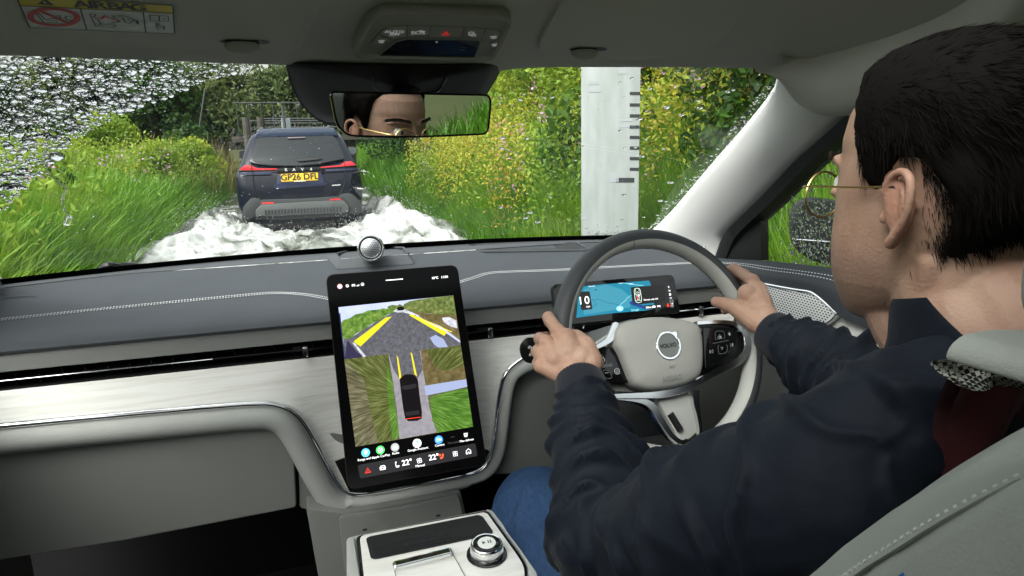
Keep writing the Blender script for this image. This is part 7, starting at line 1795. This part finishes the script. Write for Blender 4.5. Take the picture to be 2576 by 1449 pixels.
# ================================================================== DRIVER SEAT
ST_ = thing('driver_seat', 'pale grey leather driver seat with stitched seam, behind the driver', 'seat', (0.385, 0.25, 0.5))
seat_m = mat('seat_leather', (0.30, 0.315, 0.29), 0.5, spec=0.35, bump=0.3, bscale=500)
def onp(px, py, k=0.0):
    """On the leaning front face of the backrest (k metres behind it)."""
    pl = Plane((0.3, 0.30 - k, 1.17), (0, -0.8, -0.6))
    return pl.at(px, py)
sil = [(1900, 1560), (1990, 1490), (2040, 1449), (2093, 1402), (2133, 1378), (2200, 1330), (2268, 1287), (2405, 1209), (2500, 1168), (2576, 1142), (2700, 1105), (2850, 1075)]
seam = [(2010, 1580), (2090, 1500), (2155, 1449), (2190, 1424), (2243, 1393), (2310, 1350), (2350, 1325), (2440, 1273), (2510, 1234), (2576, 1199), (2700, 1150), (2850, 1110)]
A = resample([onp(*p) for p in sil], 30); B = resample([onp(*p, k=0.035) for p in seam], 30)
rows = []
rows.append([a + Vector((0.16, 0.0, 0.02)) for a in A]); rows.append([a + Vector((0.05, 0.005, 0.02)) for a in A]); rows.append([a + Vector((0.012, 0.003, 0.004)) for a in A]); rows.append(A)
for t in (0.25, 0.5, 0.75, 0.93): rows.append([a.lerp(b, t) + Vector((-0.006, -0.003, 0)) * sin(pi * t) for a, b in zip(A, B)])
rows.append([b + Vector((0.006, 0.0, 0.001)) for b in B])
MB().grid(rows).build('bolster', seat_m, ST_, smooth=70)
rows = [[b + Vector((0.006, 0, 0.001)) for b in B], [b + Vector((-0.004, -0.006, -0.004)) for b in B], [b + Vector((-0.008, -0.02, -0.02)) for b in B], [b + Vector((-0.012, -0.06, -0.07)) for b in B], [b + Vector((-0.008, -0.12, -0.14)) for b in B], [b + Vector((0.02, -0.16, -0.2)) for b in B], [b + Vector((0.2, -0.17, -0.2)) for b in B]]
MB().grid(rows).build('side_panel', seat_m, ST_, smooth=70)
stq = MB(); L = resample([a.lerp(b, 0.72) + Vector((-0.0065, -0.004, 0.001)) for a, b in zip(A, B)], 120)
for i in range(0, 118, 2): stq.tube([L[i], L[i].lerp(L[i + 1], 0.9)], 0.0011, 5)
tag(stq.build('stitching', mat('seat_thread', (0.50, 0.52, 0.49), 0.8), ST_), kind='stuff')
# upper part of the backrest and the headrest
uq = round_poly([at(px, py, Y=0.315) for px, py in ((2372, 905), (2385, 868), (2420, 838), (2490, 826), (2620, 830), (2760, 850), (2760, 930))], 0.02)
MB().prism(uq, (0.015, -0.045, -0.004)).build('upper_backrest', seat_m, ST_, bevel=0.012, bseg=4)
MB().box((0.47, 0.20, 0.98), (0.44, 0.10, 0.56), Matrix.Rotation(radians(24), 3, 'X')).build('backrest', seat_m, ST_, bevel=0.03, bseg=3)
MB().box((0.385, 0.55, 0.66), (0.50, 0.52, 0.14)).build('seat_cushion', seat_m, ST_, bevel=0.04, bseg=3)
hr = round_poly([Vector((0.385 + x, 0.315, 1.372 + z)) for x, z in ((-0.118, -0.075), (-0.122, 0.04), (-0.10, 0.075), (0.10, 0.075), (0.122, 0.04), (0.118, -0.075))], 0.03)
HRS = MB().prism(hr, (0, -0.09, -0.02)).build('headrest', seat_m, ST_, bevel=0.02, bseg=4)
for s in (-1, 1): MB().tube([(0.385 + s * 0.07, 0.27, 1.32), (0.385 + s * 0.07, 0.24, 1.22)], 0.007, 8).build('headrest_post', chrome_m, ST_)
tg = onp(2158, 1452, 0.045)
MB().prism([tg + Vector(v) for v in ((-0.012, -0.012, -0.006), (0.012, -0.012, 0.006), (0.012, -0.014, -0.03), (-0.012, -0.014, -0.04))], (0, 0.001, 0.001)).build('side_tag', mat('blue_tag', (0.03, 0.16, 0.40), 0.5), ST_)
# garment hung over the seat back
GR = thing('hung_garment', 'maroon garment with checked edge between the driver and the seat back', 'garment', (0.26, 0.33, 1.2))
maroon_m = mat('maroon_cloth', (0.045, 0.008, 0.010), 0.9, spec=0.1, bump=0.5, bscale=60, sheen=0.1)
def check_mat():
    m = mat('houndstooth', (0.3, 0.3, 0.28), 0.9, spec=0.1); n = m.node_tree.nodes; l = m.node_tree.links
    tc = n.new('ShaderNodeTexCoord'); mp = n.new('ShaderNodeMapping'); mp.inputs['Rotation'].default_value = (0.3, 0.2, 0.6); c = n.new('ShaderNodeTexChecker'); c.inputs['Scale'].default_value = 330
    c.inputs[1].default_value = (0.42, 0.42, 0.38, 1); c.inputs[2].default_value = (0.02, 0.02, 0.02, 1)
    l.new(tc.outputs['Object'], mp.inputs[0]); l.new(mp.outputs[0], c.inputs[0]); l.new(c.outputs[0], n['Principled BSDF'].inputs['Base Color']); return m
def cloth(top, bot, Y0, name, m):
    T_ = resample([at(*p, Y=Y0) for p in top], 16); B_ = resample([at(*p, Y=Y0) for p in bot], 16); rows = []
    for t in np.linspace(0, 1, 10): rows.append([a.lerp(b, t) + Vector((0, 0.006 * sin(i * 0.9 + t * 4) + 0.008 * sin(pi * t), 0)) for i, (a, b) in enumerate(zip(T_, B_))])
    k = len(rows); return MB().grid(rows + [[p + Vector((0.0, -0.012, 0)) for p in r] for r in reversed(rows)]).build(name, m, GR, smooth=70)
cloth([(2380, 905), (2440, 912), (2510, 920), (2600, 930), (2720, 945)], [(2390, 962), (2450, 962), (2520, 965), (2600, 970), (2720, 985)], 0.335, 'checked_edge', check_mat())
cloth([(2380, 955), (2450, 955), (2520, 958), (2600, 963), (2720, 978)], [(2400, 1300), (2480, 1300), (2560, 1290), (2650, 1280), (2720, 1270)], 0.338, 'cloth', maroon_m)
# ================================================================== RAIN ON THE GLASS
drop_m = bpy.data.materials.new('rain_water'); drop_m.use_nodes = True
n_n = drop_m.node_tree.nodes; b_ = n_n['Principled BSDF']
b_.inputs['Base Color'].default_value = (1, 1, 1, 1); b_.inputs['Roughness'].default_value = 0.0; b_.inputs['Transmission Weight'].default_value = 1.0; b_.inputs['IOR'].default_value = 1.33
def drops_mesh(name, C, U, Vv, N, a, b, h, label, parent=None, nseg=10):
    """Domes of water: centres C, tangents U/V, outward normal N, half axes a/b, height h."""
    C = np.array(C); U = np.array(U); Vv = np.array(Vv); N = np.array(N); a = np.array(a); b = np.array(b); h = np.array(h); n = len(C)
    ang = np.linspace(0, 2 * pi, nseg, endpoint=False); V = []
    jit = 1 + 0.22 * rng.normal(0, 1, (n, nseg))
    jit = (jit + np.roll(jit, 1, 1) + np.roll(jit, -1, 1)) / 3
    for f, k in ((1.0, 0.0), (0.80, 0.38), (0.48, 0.78)):
        V.append(C[:, None] + U[:, None] * (np.cos(ang) * f * a[:, None] * jit)[..., None] + Vv[:, None] * (np.sin(ang) * f * b[:, None] * jit)[..., None] + N[:, None] * (k * h)[:, None, None])
    V.append((C + N * h[:, None])[:, None]); V = np.concatenate(V, 1); per = 3 * nseg + 1
    f4 = []; f3 = []
    for i in range(nseg):
        j = (i + 1) % nseg
        for r in (0, 1): f3 += [(r * nseg + i, r * nseg + j, (r + 1) * nseg + j), (r * nseg + i, (r + 1) * nseg + j, (r + 1) * nseg + i)]
        f3.append((2 * nseg + i, 2 * nseg + j, 3 * nseg))
        if 0 < i < nseg - 1: f3.append((0, i + 1, i))
    f3 = np.array(f3); F_ = (f3[None] + per * np.arange(n)[:, None, None]).reshape(-1, 3)
    me = np_mesh(name, V.reshape(-1, 3), F_, 3); me.shade_smooth()
    o = link(name, me, drop_m, parent); tag(o, label, 'rain drops', kind='stuff'); return o
def arc_y(x): return float(np.interp(x, [-200, -40, 0, 40, 100, 170, 230, 300, 360, 420, 480, 540, 590, 640, 680], [800, 600, 545, 500, 440, 372, 330, 295, 272, 248, 224, 203, 187, 172, 160]))
C = []; U = []; W_ = []; N = []; a = []; b = []; h = []
def add_drop(px, py, wpx, asp, ang, hf=0.36):
    p = on_ws(px, py, 0.004); e = 0.004
    du = Vector((1, -0.56 * p.x, 0)).normalized(); dv = Vector((0, ws_y(p.x, p.z + e) - ws_y(p.x, p.z), e)).normalized(); nn = du.cross(dv).normalized()
    if nn.y < 0: nn = -nn
    s = wpx / FPX * (p - Vector(CAM_POS)).length / 2
    u = du * cos(ang) + dv * sin(ang); v = nn.cross(u)
    C.append(tuple(p)); U.append(tuple(u)); W_.append(tuple(v)); N.append(tuple(nn)); a.append(s); b.append(s * asp); h.append(s * hf * min(1, asp * 1.2))
g = np.random.default_rng(5); k = 0
while k < 5600:
    px = g.uniform(-160, 660); py = g.uniform(128, 620)
    if py > arc_y(px) - 3: continue
    r_ = g.uniform(); wpx = 2.4 + 1.7 * g.exponential() if r_ < 0.86 else 9 + 5 * g.exponential()
    add_drop(px, py, min(wpx, 30), g.uniform(0.65, 1.5), g.normal(0, 0.25)); k += 1
for k in range(420):
    px = g.uniform(0, 1960); py = g.uniform(165, 640)
    if py < arc_y(px): continue
    add_drop(px, py, g.choice([2.0, 2.4, 3.0, 4.2, 6.0], p=[.35, .3, .2, .1, .05]), g.uniform(0.8, 1.3), g.normal(0, 0.3), 0.5)
for k in range(45):
    px = g.uniform(1250, 1940); py = g.uniform(180, 590); add_drop(px, py, g.uniform(7, 17), g.uniform(0.7, 1.0), g.normal(0, 0.3), 0.16)
for k in range(160):
    t = g.uniform(); px = 1640 + (1955 - 1640) * t + g.normal(-12, 8); py = 580 + (215 - 580) * t ** 1.05 + g.normal(0, 5); add_drop(px, py, g.uniform(2.5, 7), 1.0, 0.0)
for k in range(140):
    add_drop(g.uniform(1480, 1640), 592 - abs(g.normal(0, 7)), g.uniform(2.5, 6), 0.9, 0.0)
drops_mesh('rain_drops', C, U, W_, N, a, b, h, 'rain drops on the windscreen, dense on the unwiped upper left part', WS if False else None)
rv = zz(0, 0, 1.61)
path = smooth_path([on_ws(*rv(*p), off=0.005) for p in ((168, 400), (165, 460), (180, 545), (212, 632), (245, 715), (218, 800), (236, 855), (298, 920), (336, 952), (312, 1000), (322, 1050), (346, 1090), (334, 1128))], 6)
rr = [0.0018 + 0.0010 * abs(noise.noise(Vector((i * 0.35, 0, 0)))) + (0.0030 if i > len(path) - 8 else 0) for i in range(len(path))]
o = MB().tube(path, rr, 8, flat=0.6, upv=(0, 0.5, 0.9)).build('water_trickle', drop_m, None); tag(o, 'thin trickle of rain water running down the left of the windscreen', 'water trickle')
# driver window
C = []; U = []; W_ = []; N = []; a = []; b = []; h = []
for k in range(1500):
    if k < 800: px, py = g.uniform(1912, 2240), g.uniform(330, 690)
    else: px, py = g.uniform(1985, 2110), g.uniform(500, 680)
    p = at(px, py, X=0.735)
    for _ in range(5): p = at(px, py, X=sidex(p.z) + 0.012)
    nn = Vector((1, 0, 0.24)).normalized(); u = Vector((0, 1, 0)); v = nn.cross(u); s = min(9, 2.0 + 1.7 * g.exponential()) / FPX * (p - Vector(CAM_POS)).length / 2
    C.append(tuple(p)); U.append(tuple(u)); W_.append(tuple(v)); N.append(tuple(nn)); a.append(s * g.uniform(0.8, 1.2)); b.append(s * g.uniform(0.9, 1.6)); h.append(s * 0.5)
drops_mesh('window_rain_drops', C, U, W_, N, a, b, h, 'fine rain drops on the driver window')
# wiper parked along the bottom of the glass
WIP = thing('wiper', 'black wiper at the bottom left edge of the windscreen', 'wiper', (-0.5, 1.7, 1.15))
q = [on_ws(*p, off=0.012) for p in ((268, 672), (275, 664), (290, 667), (310, 672))]
MB().tube(smooth_path([on_ws(*p, off=0.02) for p in ((255, 676), (272, 668), (300, 671), (345, 672))], 4), 0.008, 8).build('arm', black_m, WIP)
MB().tube(smooth_path([on_ws(*p, off=0.014) for p in ((308, 666), (345, 667), (385, 668), (700, 648), (1100, 618))], 4), [0.010] * 4 + [0.008] * 13, 8, flat=0.6).build('blade', black_m, WIP)
